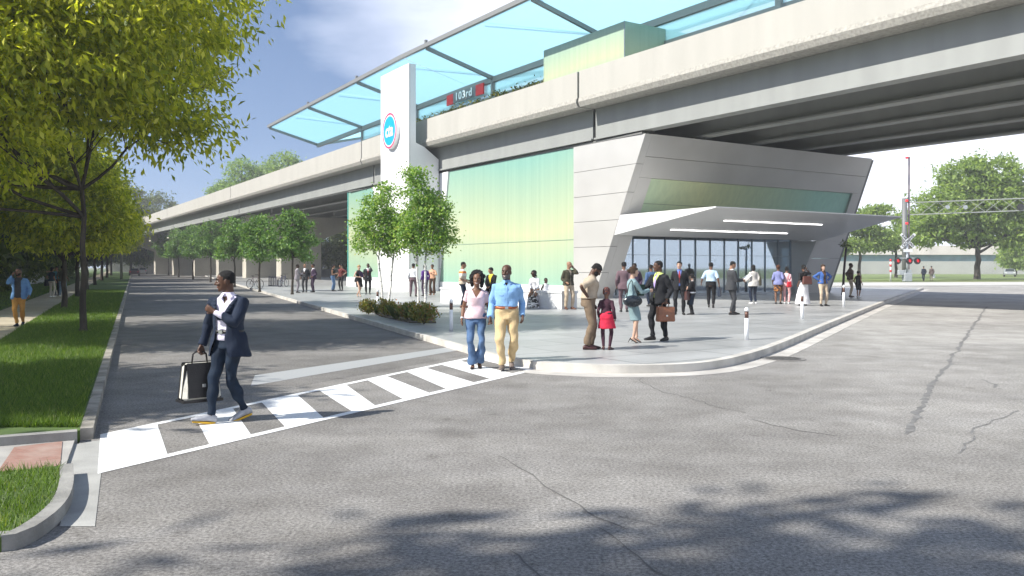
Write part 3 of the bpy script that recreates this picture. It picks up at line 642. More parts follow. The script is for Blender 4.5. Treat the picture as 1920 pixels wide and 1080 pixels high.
# green art-glass box (stair and lift enclosure)
bx = empty('stair_enclosure', W(1.5, 1.2, 10.3), 'green and yellow glass stair enclosure standing on the platform edge', 'glass enclosure')
q = MB(); q.tbox(-2.0, 4.75, .30, .36, 10.31, 13.75); q.build('glass_panel', ag3, bx)
q = MB(); q.tbox(-2.06, -2.005, .30, 4.6, 10.31, 13.75); q.build('glass_panel', ag3, bx)
q = MB(); q.tbox(4.76, 4.82, .30, 4.6, 10.31, 13.75); q.build('glass_panel', ag3, bx)
q = MB(); q.tbox(-2.0, 4.75, 4.54, 4.6, 10.31, 13.75); q.build('glass_panel', ag3, bx)
q = MB(); q.tbox(-2.075, -2.04, .27, .30, 10.31, 13.76); q.build('corner_trim', frame_m, bx)

# bench by the glass wall: granite seat wall
gran = pm('bench_granite', (.68, .69, .70), .7, var=.10, vscale=22, bump=.15, bscale=60)
bn = empty('stone_bench', G(940, 574, PZ), 'long low white granite bench wall in front of the green glass', 'bench')
a, b = G(826, 567, PZ), G(1053, 580, PZ)
q = MB(); d = (b - a).normalized(); nb = Vector((-d.y, d.x, 0)); q.hexa([a, b, b + nb * .8, a + nb * .8], [p + Vector((0, 0, .60)) for p in (a, b, b + nb * .8, a + nb * .8)]); q.build('base', gran, bn)
q = MB(); o_ = d * .03 + nb * -.03; q.hexa([p + Vector((0, 0, .603)) for p in (a - o_.normalized()*0 - d*.03 - nb*.03, b + d*.03 - nb*.03, b + d*.03 + nb*.83, a - d*.03 + nb*.83)], [p + Vector((0, 0, .69)) for p in (a - d*.03 - nb*.03, b + d*.03 - nb*.03, b + d*.03 + nb*.83, a - d*.03 + nb*.83)]); q.build('seat', gran, bn)

# bollards
bw_ = pm('bollard_white', (.80, .82, .84), .35); bb_ = pm('bollard_bronze', (.12, .06, .045), .4, metal=.4)
bl0 = None
for px, py_, h in ((846, 620, .80), (708, 582, .78), (1400, 637, .72), (1504, 598, .80), (1582, 575, .88)):
    p = G(px, py_, PZ)
    lab = {846: 'white bollard with bronze band behind the woman in the pink top', 708: 'white bollard with bronze band among the shrubs below the birches', 1400: 'nearest white bollard, alone on the open pavers near the kerb',
           1504: 'white bollard with bronze band before the woman in the long white skirt', 1582: 'white bollard with bronze band beside the man in the brown shirt'}[px]
    if bl0 is None:
        e_ = empty('bollard', p, lab, 'bollard', 'white bollards along the plaza kerb'); bl0 = e_
        q = MB(); q.tube([(0, 0, 0), (0, 0, .50)], [.050, .044], 18); q.build('post', bw_, e_, world=False)
        q = MB(); q.tube([(0, 0, .501), (0, 0, .655)], .042, 18); q.build('band', bb_, e_, world=False)
        q = MB(); q.tube([(0, 0, .656), (0, 0, .70), (0, 0, .735), (0, 0, .75)], [.047, .047, .034, .012], 18); q.build('cap', bw_, e_, world=False)
    else: e_ = copy_tree(bl0); e_.location = p; e_['label'] = lab
    e_.scale = (1, 1, h / .75)
# ================================================================ vegetation
def leaf_mat(name, c1, c2, c3=None, trans=.35, rough=.5):
    m = bpy.data.materials.new(name); m.use_nodes = True; nt = m.node_tree; b = nt.nodes['Principled BSDF']; o = nt.nodes['Material Output']
    ge = _n(nt, 'ShaderNodeNewGeometry'); r = _n(nt, 'ShaderNodeValToRGB'); e = r.color_ramp.elements; e[0].color = (*c1, 1); e[1].color = (*c2, 1)
    if c3: k = e.new(.93); k.color = (*c2, 1); e[-1].color = (*c3, 1)
    nt.links.new(ge.outputs['Random Per Island'], r.inputs[0]); nt.links.new(r.outputs[0], b.inputs['Base Color']); b.inputs['Roughness'].default_value = rough; b.inputs['Specular IOR Level'].default_value = .4
    t = _n(nt, 'ShaderNodeBsdfTranslucent'); mx = _n(nt, 'ShaderNodeMix', data_type='RGBA', blend_type='MULTIPLY'); mx.inputs['Factor'].default_value = 1; mx.inputs['B'].default_value = (1.7, 1.75, .7, 1)
    nt.links.new(r.outputs[0], mx.inputs['A']); nt.links.new(mx.outputs['Result'], t.inputs['Color'])
    x = _n(nt, 'ShaderNodeMixShader'); x.inputs[0].default_value = trans; nt.links.new(b.outputs[0], x.inputs[1]); nt.links.new(t.outputs[0], x.inputs[2]); nt.links.new(x.outputs[0], o.inputs['Surface'])
    return m
def leaves_mesh(name, lobes, n, L, Wd, seed, droop=.3, cl=40, spread=.35, hollow=.45, flat=.5):
    """n leaf blades in clusters through the lobes (x,y,z,rx,ry,rz)"""
    rg = np.random.default_rng(seed); lb = np.array(lobes, float)
    wt = (lb[:, 3] * lb[:, 4] * lb[:, 5]) ** .75; wt /= wt.sum()
    nc = max(8, n // cl); k = rg.choice(len(lb), nc, p=wt)
    d = rg.normal(size=(nc, 3)); d /= np.linalg.norm(d, axis=1)[:, None]
    rad = (hollow**3 + (1 - hollow**3) * rg.random(nc)) ** (1/3)
    cc = lb[k, :3] + d * lb[k, 3:6] * rad[:, None]
    sz = spread * (.6 + .8 * rg.random(nc)); ci = rg.integers(0, nc, n)
    off = rg.normal(size=(n, 3)) * np.array([1, 1, .6]); p = cc[ci] + off * sz[ci][:, None]
    out = d[ci] * .5 + rg.normal(size=(n, 3)) * .6; out[:, 2] -= droop; out /= np.linalg.norm(out, axis=1)[:, None] + 1e-9
    up = rg.normal(size=(n, 3)) * flat + np.array([0, 0, 1.0]); side = np.cross(out, up); side /= np.linalg.norm(side, axis=1)[:, None] + 1e-9
    nr = np.cross(side, out)
    s = (.65 + .7 * rg.random(n))[:, None]; l = L * s; w_ = Wd * s
    v = np.empty((n, 4, 3)); v[:, 0] = p - out*l*.5; v[:, 1] = p + side*w_*.5 + nr*w_*.18; v[:, 2] = p + out*l*.5 - nr*l*.08; v[:, 3] = p - side*w_*.5 + nr*w_*.18
    me = bpy.data.meshes.new(name); me.vertices.add(n*4); me.vertices.foreach_set('co', v.reshape(-1)); me.loops.add(n*4); me.loops.foreach_set('vertex_index', np.arange(n*4, dtype=np.int32))
    me.polygons.add(n); me.polygons.foreach_set('loop_start', np.arange(0, n*4, 4, dtype=np.int32)); me.polygons.foreach_set('loop_total', np.full(n, 4, dtype=np.int32)); me.update(calc_edges=True)
    return me
bark = pm('bark', (.055, .045, .035), .95, var=.35, vscale=6, bump=.8, bscale=18, stretch=(1, 1, .25))
bark_l = pm('bark_grey', (.16, .14, .12), .95, var=.3, vscale=6, bump=.8, bscale=18, stretch=(1, 1, .25))
def limb_pts(a, b, rng, k=5, wob=.12):
    a, b = Vector(a), Vector(b); L = (b - a).length
    pts = [a]
    for i in range(1, k):
        f = i / k; p = a.lerp(b, f); p.z += math.sin(f*math.pi) * L * -.06; pts.append(p + Vector((rng.gauss(0, wob), rng.gauss(0, wob), rng.gauss(0, wob*.5))) * L * .12)
    return pts + [b]
def tree(name, loc, lobes, trunk_h, tr, leaf_n, L, Wd, mat_l, mat_b, seed, label, group=None, limbs=True, cl=40, spread=.35, droop=.3, hollow=.45, flat=.5, cat='tree', stems=None, rz=0.0):
    rng = random.Random(seed); t = empty(name, loc, label, cat, group, rz)
    mb = MB(); top = Vector((0, 0, trunk_h))
    for s in (stems or [((0, 0), (0, 0))]):
        q = [Vector((s[0][0], s[0][1], -.05)), Vector((s[0][0], s[0][1], .12))]
        for i in range(1, 6):
            f = i / 5; q.append(Vector((s[0][0] + (s[1][0]-s[0][0])*f + rng.gauss(0, tr*.25), s[0][1] + (s[1][1]-s[0][1])*f + rng.gauss(0, tr*.25), .12 + (trunk_h-.12)*f)))
        mb.tube(q, [tr*1.5, tr*1.08] + [tr*(1 - .07*i) for i in range(1, 6)], 10)
        if limbs:
            tp = q[-1]
            for lo in lobes:
                c = Vector(lo[:3]);
                if stems and len(stems) > 1 and (c - tp).length > min((c - Vector((z[1][0], z[1][1], trunk_h))).length for z in stems) + .01: continue
                st = q[-1] if rng.random() < .6 else q[-2]
                pts = limb_pts(st, c, rng); mb.tube(pts, [tr*.55*(1 - .15*i) for i in range(len(pts))], 6)
                for _ in range(4):
                    e = c + Vector((rng.uniform(-1, 1)*lo[3], rng.uniform(-1, 1)*lo[4], rng.uniform(-.8, 1)*lo[5])) * .8
                    i0 = rng.choice(pts[2:5]); pp = limb_pts(i0, e, rng, 4, .2); mb.tube(pp, [tr*.24*(1-.2*i) for i in range(len(pp))], 5)
    mb.build('trunk', mat_b, t, world=False)
    me = leaves_mesh('crown', lobes, leaf_n, L, Wd, seed, droop, cl, spread, hollow, flat); me.materials.append(mat_l)
    c = bpy.data.objects.new('crown', me); col.objects.link(c); c.parent = t
    return t
lf_big = leaf_mat('leaf_yellow_green', (.15, .20, .018), (.56, .55, .06), (.74, .70, .2), .54)
lf_wood = leaf_mat('leaf_woods', (.035, .06, .012), (.13, .17, .03), (.2, .22, .06), .3)
lf_street = leaf_mat('leaf_street', (.05, .13, .035), (.18, .30, .09), (.27, .36, .14), .33)
lf_birch = leaf_mat('leaf_birch', (.11, .23, .045), (.31, .44, .13), (.46, .44, .2), .4)
lf_far = leaf_mat('leaf_far', (.10, .18, .06), (.26, .37, .13), (.34, .44, .2), .4)
lf_right = leaf_mat('leaf_right', (.12, .19, .06), (.32, .42, .13), (.44, .52, .2), .48)

# great street tree on the left, in front
T = Vector((-10.8, 21.6, .1))
def rel(lst): return [(x - T.x - .85, y - T.y, z - T.z, r, r2, r3) for x, y, z, r, r2, r3 in lst]
big = rel([(-8.6, 20.6, 8.7, 3.2, 3.2, 2.6), (-9.6, 19.5, 6.6, 2.7, 2.7, 2.0), (-12.8, 19.6, 8.0, 3.6, 3.4, 2.8), (-11.2, 17.4, 6.6, 2.8, 2.6, 2.2), (-8.2, 21.6, 5.6, 1.7, 1.8, 1.3),
           (-13.6, 17.2, 6.0, 2.6, 2.6, 2.0), (-16, 21.5, 8.0, 3.6, 3.4, 3.0), (-10.2, 23.5, 8.6, 3.6, 3.2, 3.0), (-11.8, 20, 10.8, 3.6, 3.4, 2.2), (-10.6, 19, 4.7, 2.0, 1.8, 1.2), (-13.5, 20, 4.6, 2.4, 2.4, 1.5), (-15.2, 18, 4.4, 2.0, 2.0, 1.4), (-16.8, 19.0, 5.8, 2.6, 2.4, 2.0)])
tree('street_tree', T, big, 3.6, .085, 105000, .21, .082, lf_big, bark, 11, 'big yellow-green street tree with thin dark trunk on the lawn, nearest the camera', 'old trees along the left kerb', cl=60, spread=.36, droop=.55, hollow=.35)
# the rest of the row along the kerb
g2 = [(0, 0, 6.6, 3.4, 3.4, 2.8), (1.8, -.6, 5.2, 2.2, 2.2, 1.7), (-1.8, .6, 5.4, 2.4, 2.4, 1.9), (.4, 1.8, 5.8, 2.4, 2.4, 2.0), (-.4, -1.8, 5.0, 2.2, 2.2, 1.7), (0, 0, 9.0, 2.8, 2.8, 1.8)]
first = None
for i, (y, s, rz) in enumerate(((34, .68, .3), (46, .74, 1.4), (60, .82, 2.2), (78, .92, 3.1), (102, 1.05, 4.2), (130, 1.2, 5.0), (165, 1.3, .9))):
    p = lk(y, -2.2 - .25 * i); p.z = .1
    if first is None: first = tree('street_tree', p, g2, 3.4, .16, 26000, .34, .13, lf_big, bark, 21, 'x', 'old trees along the left kerb', cl=40, spread=.45, droop=.4); t_ = first
    else: t_ = copy_tree(first); t_.location = p
    t_['label'] = ['leafy street tree right behind the nearest one on the lawn', 'third street tree along the left kerb, past the utility pole side'][i] if i < 1 else 'leafy street tree in the far row along the left kerb'
    t_.scale = (s, s, s); t_.rotation_euler.z = rz
# woods beyond the left path
g3 = [(0, 0, 5.4, 3.6, 3.4, 3.0), (2.4, 0, 3.4, 2.4, 2.4, 2.2), (-2.2, .6, 3.6, 2.6, 2.6, 2.4), (.4, 1.0, 8.2, 2.8, 2.8, 2.2), (0, -2.0, 3.2, 2.4, 2.0, 2.0)]
first = None; rng = random.Random(5)
spots = [(y, off) for y in (30, 39, 47, 56, 66, 78, 92, 108, 126, 148, 175) for off in (-8.5, -17)] + [(200, -4), (215, 4), (230, 12)]
for i, (y, off) in enumerate(spots):
    p = Vector((pxl(y) + off + rng.uniform(-1.5, 1.5), y + rng.uniform(-2, 2), .1)); s = rng.uniform(.95, 1.3) * (1 + y / 260)
    if first is None: first = tree('woodland_tree', p, g3, 2.6, .15, 17000, .40, .17, lf_wood, bark, 31, 'dark bushy tree in the woods beyond the left path', 'trees in the woods beyond the left path', cl=34, spread=.5, droop=.3); t_ = first
    else: t_ = copy_tree(first); t_.location = p
    t_.scale = (s, s, s * rng.uniform(.9, 1.15)); t_.rotation_euler.z = rng.uniform(0, 6.28)
# trees behind the viaduct
for i, t0 in enumerate((22, 34, 44, 54, 64, 74, 84, 96, 108, 122, 138, 155)):
    p = W(t0, 23 + rng.uniform(-1.5, 3.5), 0); t_ = copy_tree(first); t_.location = p; s = rng.uniform(.9, 1.1); t_.scale = (s*1.15, s*1.15, s); t_.rotation_euler.z = rng.uniform(0, 6.28)
    t_['label'] = 'dark leafy tree behind the low wall, seen between the viaduct piers'; t_['group'] = 'trees behind the viaduct'
first = None
g4 = [(0, 0, 18.0, 3.2, 3.2, 2.6), (2.6, .5, 14.5, 3.0, 3.0, 2.4), (-2.6, 0, 14.8, 2.8, 2.8, 2.2), (0, 0, 12.5, 3.6, 3.4, 3.0)]
for px, top, D, lab in ((458, 299, 172, 'light green tall tree rising above the viaduct parapet, left one'), (540, 287, 176, 'light green tall tree rising above the parapet, nearest the roof tip'), (500, 305, 180, 'light green tall tree above the parapet, between two taller ones'), (418, 338, 182, 'lowest light green treetop above the parapet beside the big tree')):
    h = CAMH + (HZ - top) / F * D; p = Vector(((px - 960)/F*D, D, 0)); s = h / 20.6
    if first is None: first = tree('tall_tree', p, g4, 11, .3, 9000, .55, .26, lf_far, bark_l, 41, lab, 'tall trees behind the viaduct', cl=30, spread=.55, droop=.2); t_ = first
    else: t_ = copy_tree(first); t_.location = p
    t_['label'] = lab; t_.scale = (s, s, s); t_.rotation_euler.z = px
# young trees in a row on the plaza
g5 = [(0, 0, 3.9, .92, .92, .62), (.45, .2, 3.15, .8, .8, .5), (-.5, -.1, 3.2, .8, .8, .5), (0, .45, 2.6, .72, .72, .42), (.1, -.5, 2.7, .72, .72, .42), (-.5, .2, 2.25, .55, .55, .35), (.5, -.2, 2.2, .55, .55, .35), (0, 0, 4.45, .5, .5, .35)]
first = None
row = [(548, 552, 392), (487, 546, 402), (440, 537, 408), (395, 528, 414), (362, 523, 422), (335, 518.5, 428), (316, 515, 434), (297, 512.6, 438), (283, 510.8, 446), (270, 509.5, 452)]
ordn = ['nearest', 'second', 'third', 'fourth', 'fifth', 'sixth', 'seventh', 'eighth', 'ninth', 'farthest']
for i, (px, fy, top) in enumerate(row):
    p = G(px, fy, PZ); h = (fy - top) / F * p.y
    if first is None: first = tree('young_tree', p, g5, 2.1, .065, 5200, .17, .09, lf_street, bark, 51, '', 'young trees in a row along the plaza', cl=26, spread=.17, droop=.2, hollow=.55); t_ = first
    else: t_ = copy_tree(first); t_.location = p
    t_['label'] = f'{ordn[i]} young dark-trunked tree of the row along the plaza kerb' if i else 'young dark-trunked tree nearest the three men in suits'; s = h / 4.85; t_.scale = (s*1.12, s*1.12, s); t_.rotation_euler.z = i * 2.1
# birches
bm_ = bpy.data.materials.new('birch_bark'); bm_.use_nodes = True; nt_ = bm_.node_tree; b_ = nt_.nodes['Principled BSDF']; tc_ = _n(nt_, 'ShaderNodeTexCoord'); mp_ = _n(nt_, 'ShaderNodeMapping'); mp_.inputs['Scale'].default_value = (6, 6, 16)
nz_ = _n(nt_, 'ShaderNodeTexNoise'); nz_.inputs['Scale'].default_value = 1; nz_.inputs['Detail'].default_value = 5; r_ = _n(nt_, 'ShaderNodeValToRGB'); e_ = r_.color_ramp.elements
e_[0].position = .36; e_[1].position = .44; e_[0].color = (.05, .05, .045, 1); e_[1].color = (.72, .71, .68, 1); nt_.links.new(tc_.outputs['Object'], mp_.inputs[0]); nt_.links.new(mp_.outputs[0], nz_.inputs['Vector']); nt_.links.new(nz_.outputs['Fac'], r_.inputs[0]); nt_.links.new(r_.outputs[0], b_.inputs['Base Color'])
def birch(loc, lobes, stems, n, seed, label): return tree('birch_tree', loc, lobes, 2.0, .05, n, .10, .075, lf_birch, bm_, seed, label, 'birches in the plaza planting', cl=22, spread=.16, droop=.1, hollow=.3, flat=1.0, stems=stems)
b1 = [(-.55, 0, 2.55, .75, .7, .5), (.35, .1, 2.5, .75, .7, .45), (-.05, 0, 3.2, .95, .8, .6), (-.25, 0, 3.9, .75, .7, .6), (-.05, 0, 4.55, .5, .45, .42), (.55, 0, 3.3, .6, .6, .5), (-.95, 0, 3.3, .4, .4, .3)]
birch(G(722, 577, PZ), b1, [((-.06, 0), (-.25, 0)), ((.14, 0), (.3, .1))], 8200, 61, 'left birch clump with two white trunks and light green leaves')
b2 = [(.3, 0, 2.5, .85, .7, .5), (-.45, .1, 2.7, .65, .6, .5), (.1, 0, 3.3, .95, .8, .65), (-.15, 0, 4.2, .65, .6, .6), (-.2, 0, 4.9, .42, .4, .4), (.6, 0, 3.6, .6, .6, .5), (.95, 0, 2.75, .4, .4, .4), (.3, 0, 4.1, .5, .5, .4)]
birch(G(790, 583, PZ), b2, [((-.10, 0), (-.15, 0)), ((.14, 0), (.15, .1))], 8800, 62, 'right birch clump with two white trunks, nearer the striped-shirt man')
# small planting bed at the foot of the birches
bed = [G(x, y, PZ) for x, y in ((672, 574), (735, 571), (800, 577), (818, 606), (770, 606), (715, 594))]
tag(MB().poly([(p.x, p.y) for p in bed], PZ - .05, PZ + .03).build('planting_bed', pm('bed_soil', (.09, .075, .055), .95, var=.3, vscale=8)), kind='structure')
lf_red = leaf_mat('leaf_red_shrub', (.14, .22, .04), (.34, .24, .06), (.5, .13, .05), .3)
lf_grn = leaf_mat('leaf_green_shrub', (.05, .09, .02), (.17, .22, .06), (.30, .2, .08), .3)
first = None
for px, fy, w_, lab in ((691, 588, .52, 'small red-tipped shrub at the left end of the birch bed'), (727, 592, .58, 'small red-tipped shrub between the bollard and the birch trunks'), (762, 599, .56, 'reddish round shrub between the two birch clumps'), (795, 606, .60, 'red-tipped shrub at the right end of the birch bed')):
    p = G(px, fy, PZ + .03)
    if first is None:
        first = empty('shrub', p, lab, 'shrub', 'shrubs below the birches')
        me = leaves_mesh('foliage', [(0, 0, .27, .27, .27, .24), (.12, .05, .2, .2, .2, .17), (-.12, 0, .22, .2, .2, .17)], 1500, .07, .032, 71, -.8, 12, .05, .3); me.materials.append(lf_red); o_ = bpy.data.objects.new('foliage', me); col.objects.link(o_); o_.parent = first
        mb = MB()
        for k in range(7): a = k*.9; mb.tube([(0, 0, -.02), (.1*math.cos(a), .1*math.sin(a), .15), (.2*math.cos(a), .2*math.sin(a), .33)], [.01, .008, .004], 5)
        mb.build('stems', bark, first, world=False); t_ = first
    else: t_ = copy_tree(first); t_.location = p
    t_['label'] = lab; s = w_ / .5; t_.scale = (s, s, s * 1.05); t_.rotation_euler.z = px
first = None
for px, fy, s, lab in ((742, 597, 1, 'spiky green grass clump left of the middle red shrub'), (778, 601, 1.15, 'spiky green grass clump between the two right red shrubs'), (708, 588, .8, 'spiky green grass clump around the bollard in the bed')):
    p = G(px, fy, PZ + .03)
    if first is None:
        rg_ = random.Random(9); mb = MB()
        for k in range(130):
            a = rg_.uniform(0, 6.28); l = rg_.uniform(.25, .55); r0 = rg_.uniform(0, .1); d = Vector((math.cos(a), math.sin(a), 0)); sd = Vector((-d.y, d.x, 0)) * .008; b0 = d * r0; m1 = b0 + d*l*.22 + Vector((0, 0, l*.6)); tp = b0 + d*l*.55 + Vector((0, 0, l*.85))
            mb.add([b0 - sd, b0 + sd, m1 + sd*.8, tp, m1 - sd*.8], [[0, 1, 2, 3, 4]])
        first = mb.build('grass_tuft', lf_grn, None, fix=False); tag(first, lab, 'grass clump', 'grass clumps in the birch bed'); t_ = first
    else: t_ = first.copy(); col.objects.link(t_)
    t_.location = p; t_['label'] = lab; t_.scale = (s, s, s); t_.rotation_euler.z = px
# hedge on the platform
me = leaves_mesh('platform_hedge', [(0, 0, 0, .3, .3, .3)], 10, .1, .05, 1); bpy.data.meshes.remove(me)
hl = [W(t, 1.9, 12.2) for t in np.arange(5, 27, 1.0)]
hc = W(16, 1.9, 10.3)
me = leaves_mesh('platform_hedge', [(p.x - hc.x, p.y - hc.y, p.z - hc.z,   .75, .55, .48) for p in hl], 6000, .22, .11, 81, 0, 20, .2); me.materials.append(leaf_mat('leaf_hedge', (.04, .05, .012), (.26, .22, .04), (.36, .30, .08)))
o_ = bpy.data.objects.new('platform_hedge', me); col.objects.link(o_); o_.location = hc; tag(o_, 'long olive-green hedge on the platform behind the parapet', 'hedge')
# right: broad tree, smaller trees
g6 = [(0, 0, 8.6, 4.8, 4.2, 3.4), (4.2, 0, 8.8, 4.0, 3.6, 3.0), (-4.0, 0, 7.8, 3.4, 3.2, 2.6), (1.4, 0, 11.4, 3.8, 3.4, 2.6), (-1.6, -.5, 11.2, 3.0, 2.8, 2.2), (7.4, 0, 7.4, 3.2, 3.0, 2.6), (-5.6, 0, 5.4, 2.6, 2.4, 1.6), (3.2, -1, 5.6, 3.6, 3.0, 2.0), (-1.2, 0, 5.6, 3.2, 3.0, 2.0)]
g6 = [tuple(v*1.2 for v in q) for q in g6]; p = Vector(((1832 - 960)/F*116, 116, 0)); tree('broad_tree', p, g6, 4.4, .42, 36000, .55, .28, lf_right, bark, 91, 'broad spreading green tree across the road beyond the crossing signal', None, cl=36, spread=.6, droop=.2, hollow=.45)
g7 = [(0, 0, 5.2, 3.4, 2.6, 1.0), (-2.6, 0, 4.6, 2.2, 1.8, .8), (2.8, .2, 5.8, 2.4, 2.0, .9), (.6, 0, 7.4, 2.6, 2.2, 1.0), (1.2, 0, 9.4, 2.4, 2.0, .9), (3.0, 0, 10.4, 1.6, 1.2, .5)]
p = Vector(((1612 - 960)/F*128, 128, 0)); tree('layered_tree', p, g7, 5.0, .25, 9000, .5, .24, lf_right, bark, 92, 'thin layered tree beside the right end of the station front', None, cl=30, spread=.45, droop=.2)
p = Vector(((1680 - 960)/F*138, 138, 0)); tree('layered_tree', p, [(0, 0, 6.2, 4.2, 3, 1.6), (-3, 0, 5.6, 3, 2.4, 1.2), (3, 0, 7.4, 3.4, 2.6, 2.0), (1.6, 0, 9.6, 2.4, 2, 1.2)], 5.0, .25, 10000, .5, .24, lf_right, bark, 93, 'low green tree behind the railway crossing signal', None, cl=30, spread=.5, droop=.2)
first = None
for px, D, s, lab in ((1905, 175, .9, 'green tree beside the far street past the parked cars'), (1875, 240, .9, 'small green tree at the far end of the right street'), (1935, 150, 1.0, 'green tree at the right edge beyond the wide tree')):
    p = Vector(((px - 960)/F*D, D, 0))
    if first is None: first = tree('roadside_tree', p, g3, 2.4, .2, 9000, .6, .28, lf_right, bark, 95, lab, 'trees along the right street', cl=30, spread=.6); t_ = first
    else: t_ = copy_tree(first); t_.location = p
    t_['label'] = lab; t_.scale = (s, s, s); t_.rotation_euler.z = px
# trees behind the photographer that shade the foreground
first = None
for x, y, s, r_, lab in ((-16.6, -7.0, 1.75, .5, 'tall street tree left of the camera that shades the foreground road'), (-11.0, -7.9, 1.75, 2.0, 'tall street tree behind the camera that shades the road'), (-14.8, 7.6, .95, 1.2, 'leafy street tree on the near lawn just left of the view')):
    p = Vector((x, y, 0))
    if first is None: first = tree('corner_tree', p, [(0, 0, 9.0, 2.6, 2.4, 1.7), (2.2, .6, 8.2, 2.0, 1.9, 1.3), (-2, .4, 8.4, 2.0, 1.9, 1.4), (.6, -1.6, 8.0, 1.8, 1.8, 1.2)], 6.4, .2, 12500, .30, .12, lf_big, bark, 97, lab, 'trees on the near corner', cl=40, spread=.4); t_ = first
    else: t_ = copy_tree(first); t_.location = p
    t_['label'] = lab; t_.scale = (s, s, s); t_.rotation_euler.z = r_
# grass blades
def grass(name, polys, seed, mat, label=None):
    rg = np.random.default_rng(seed); P_ = []
    for (fn, n, h, w_) in polys: P_.append((fn(rg, n), h, w_))
    vs = []
    for p, h, w_ in P_:
        n = len(p); a = rg.random(n) * 6.283; hh = h * (.5 + .8*rg.random(n)); ln = rg.normal(size=(n, 2)) * .45
        sd = np.stack([np.cos(a), np.sin(a), np.zeros(n)], 1) * w_; v = np.empty((n, 3, 3)); v[:, 0] = p - sd; v[:, 1] = p + sd; v[:, 2] = p + np.stack([ln[:, 0]*hh, ln[:, 1]*hh, hh], 1); vs.append(v)
    v = np.concatenate(vs); n = len(v); me = bpy.data.meshes.new(name); me.vertices.add(n*3); me.vertices.foreach_set('co', v.reshape(-1)); me.loops.add(n*3); me.loops.foreach_set('vertex_index', np.arange(n*3, dtype=np.int32))
    me.polygons.add(n); me.polygons.foreach_set('loop_start', np.arange(0, n*3, 3, dtype=np.int32)); me.polygons.foreach_set('loop_total', np.full(n, 3, dtype=np.int32)); me.update(calc_edges=True); me.materials.append(mat)
    o = bpy.data.objects.new(name, me); col.objects.link(o); return tag(o, kind='stuff')
def lawn_pts_fn(y0, y1, w0):
    def fn(rg, n):
        y = y0 + (y1 - y0) * rg.random(n) ** 1.4; xr = LC.x + LD.x*(y - LC.y) - .03; xl = np.maximum(-13.5 - .458*(y - 23.6) + .05, -.66*y - 1); xl = np.minimum(xl, xr - .5)
        x = xl + (xr - xl) * rg.random(n); return np.stack([x, y, np.full(n, .095)], 1)
    return fn
def left_fn(y0, y1):
    def fn(rg, n):
        y = y0 + (y1 - y0) * rg.random(n); x0 = -13.5 - .458*(y - 23.6) - 1.85; x = x0 - 5 * rg.random(n); return np.stack([x, y, np.full(n, .095)], 1)
    return fn
def patch_fn(rg, n):
    poly = np.array([(p.x, p.y) for p in grassp]); out = []
    while len(out) < n:
        q = np.stack([-7 + 4.2*rg.random(4*n), 4.9 + 2.4*rg.random(4*n)], 1); ins = np.zeros(len(q), bool); j = len(poly) - 1
        for i in range(len(poly)):
            c = ((poly[i, 1] > q[:, 1]) != (poly[j, 1] > q[:, 1])) & (q[:, 0] < (poly[j, 0] - poly[i, 0])*(q[:, 1] - poly[i, 1])/(poly[j, 1] - poly[i, 1] + 1e-12) + poly[i, 0]); ins ^= c; j = i
        out += q[ins].tolist()
    o = np.array(out[:n]); return np.concatenate([o, np.full((n, 1), .085)], 1)
gm = leaf_mat('grass_blade', (.04, .08, .012), (.15, .24, .035), (.30, .30, .10), .35)
grass('grass', [(lawn_pts_fn(8.8, 24, 0), 60000, .085, .006), (lawn_pts_fn(22, 60, 0), 40000, .09, .014), (left_fn(24, 80), 14000, .1, .016), (patch_fn, 16000, .07, .004)], 3, gm)
# ================================================================ people
def V(*a): return Vector(a)
def cloth(name, c, rough=.85, var=.10, vs=14, bump=.25, bs=45, spec=.25): return M('cloth_' + name, c, rough, 0, var, vs, bump, bs, spec)
SK = {'dark': (.085, .040, .024), 'deep': (.055, .027, .018), 'brown': (.17, .085, .050), 'tan': (.30, .165, .105), 'light': (.50, .32, .235), 'ash': (.075, .042, .034)}
def skin(k): return M('skin_' + k, SK[k], .5, 0, .07, 9, .08, 60, .4)
lipm = M('lips', (.20, .065, .06), .45); lipl = M('lips_light', (.42, .15, .14), .45); eyew = M('eye_white', (.70, .68, .64), .3); eyed = M('eye_dark', (.02, .014, .01), .25); teeth = M('teeth', (.75, .73, .68), .35)
HC = {'black': (.012, .011, .011), 'brown': (.05, .028, .016), 'blond': (.38, .25, .11), 'grey': (.12, .12, .12), 'redbrown': (.09, .035, .02)}
def hairm(k): return M('hair_' + k, HC[k], .75, 0, .4, 60, .9, 120, .3)
def remesh(mb, vox, sm=3):
    me = bpy.data.meshes.new('tmp'); me.from_pydata(mb.v, [], mb.f)
    bm = bmesh.new(); bm.from_mesh(me); bmesh.ops.recalc_face_normals(bm, faces=bm.faces); bm.to_mesh(me); bm.free()
    o = bpy.data.objects.new('tmp', me); col.objects.link(o)
    r = o.modifiers.new('r', 'REMESH'); r.mode = 'VOXEL'; r.voxel_size = vox; r.use_smooth_shade = True
    if sm: s = o.modifiers.new('s', 'SMOOTH'); s.factor = .5; s.iterations = sm
    dg = bpy.context.evaluated_depsgraph_get(); out = bpy.data.meshes.new_from_object(o.evaluated_get(dg))
    bpy.data.objects.remove(o); bpy.data.meshes.remove(me); return out
def cut(me, pred):
    """drop faces whose centre satisfies pred"""
    bm = bmesh.new(); bm.from_mesh(me); bmesh.ops.delete(bm, geom=[f for f in bm.faces if pred(f.calc_center_median())], context='FACES'); bm.to_mesh(me); bm.free()
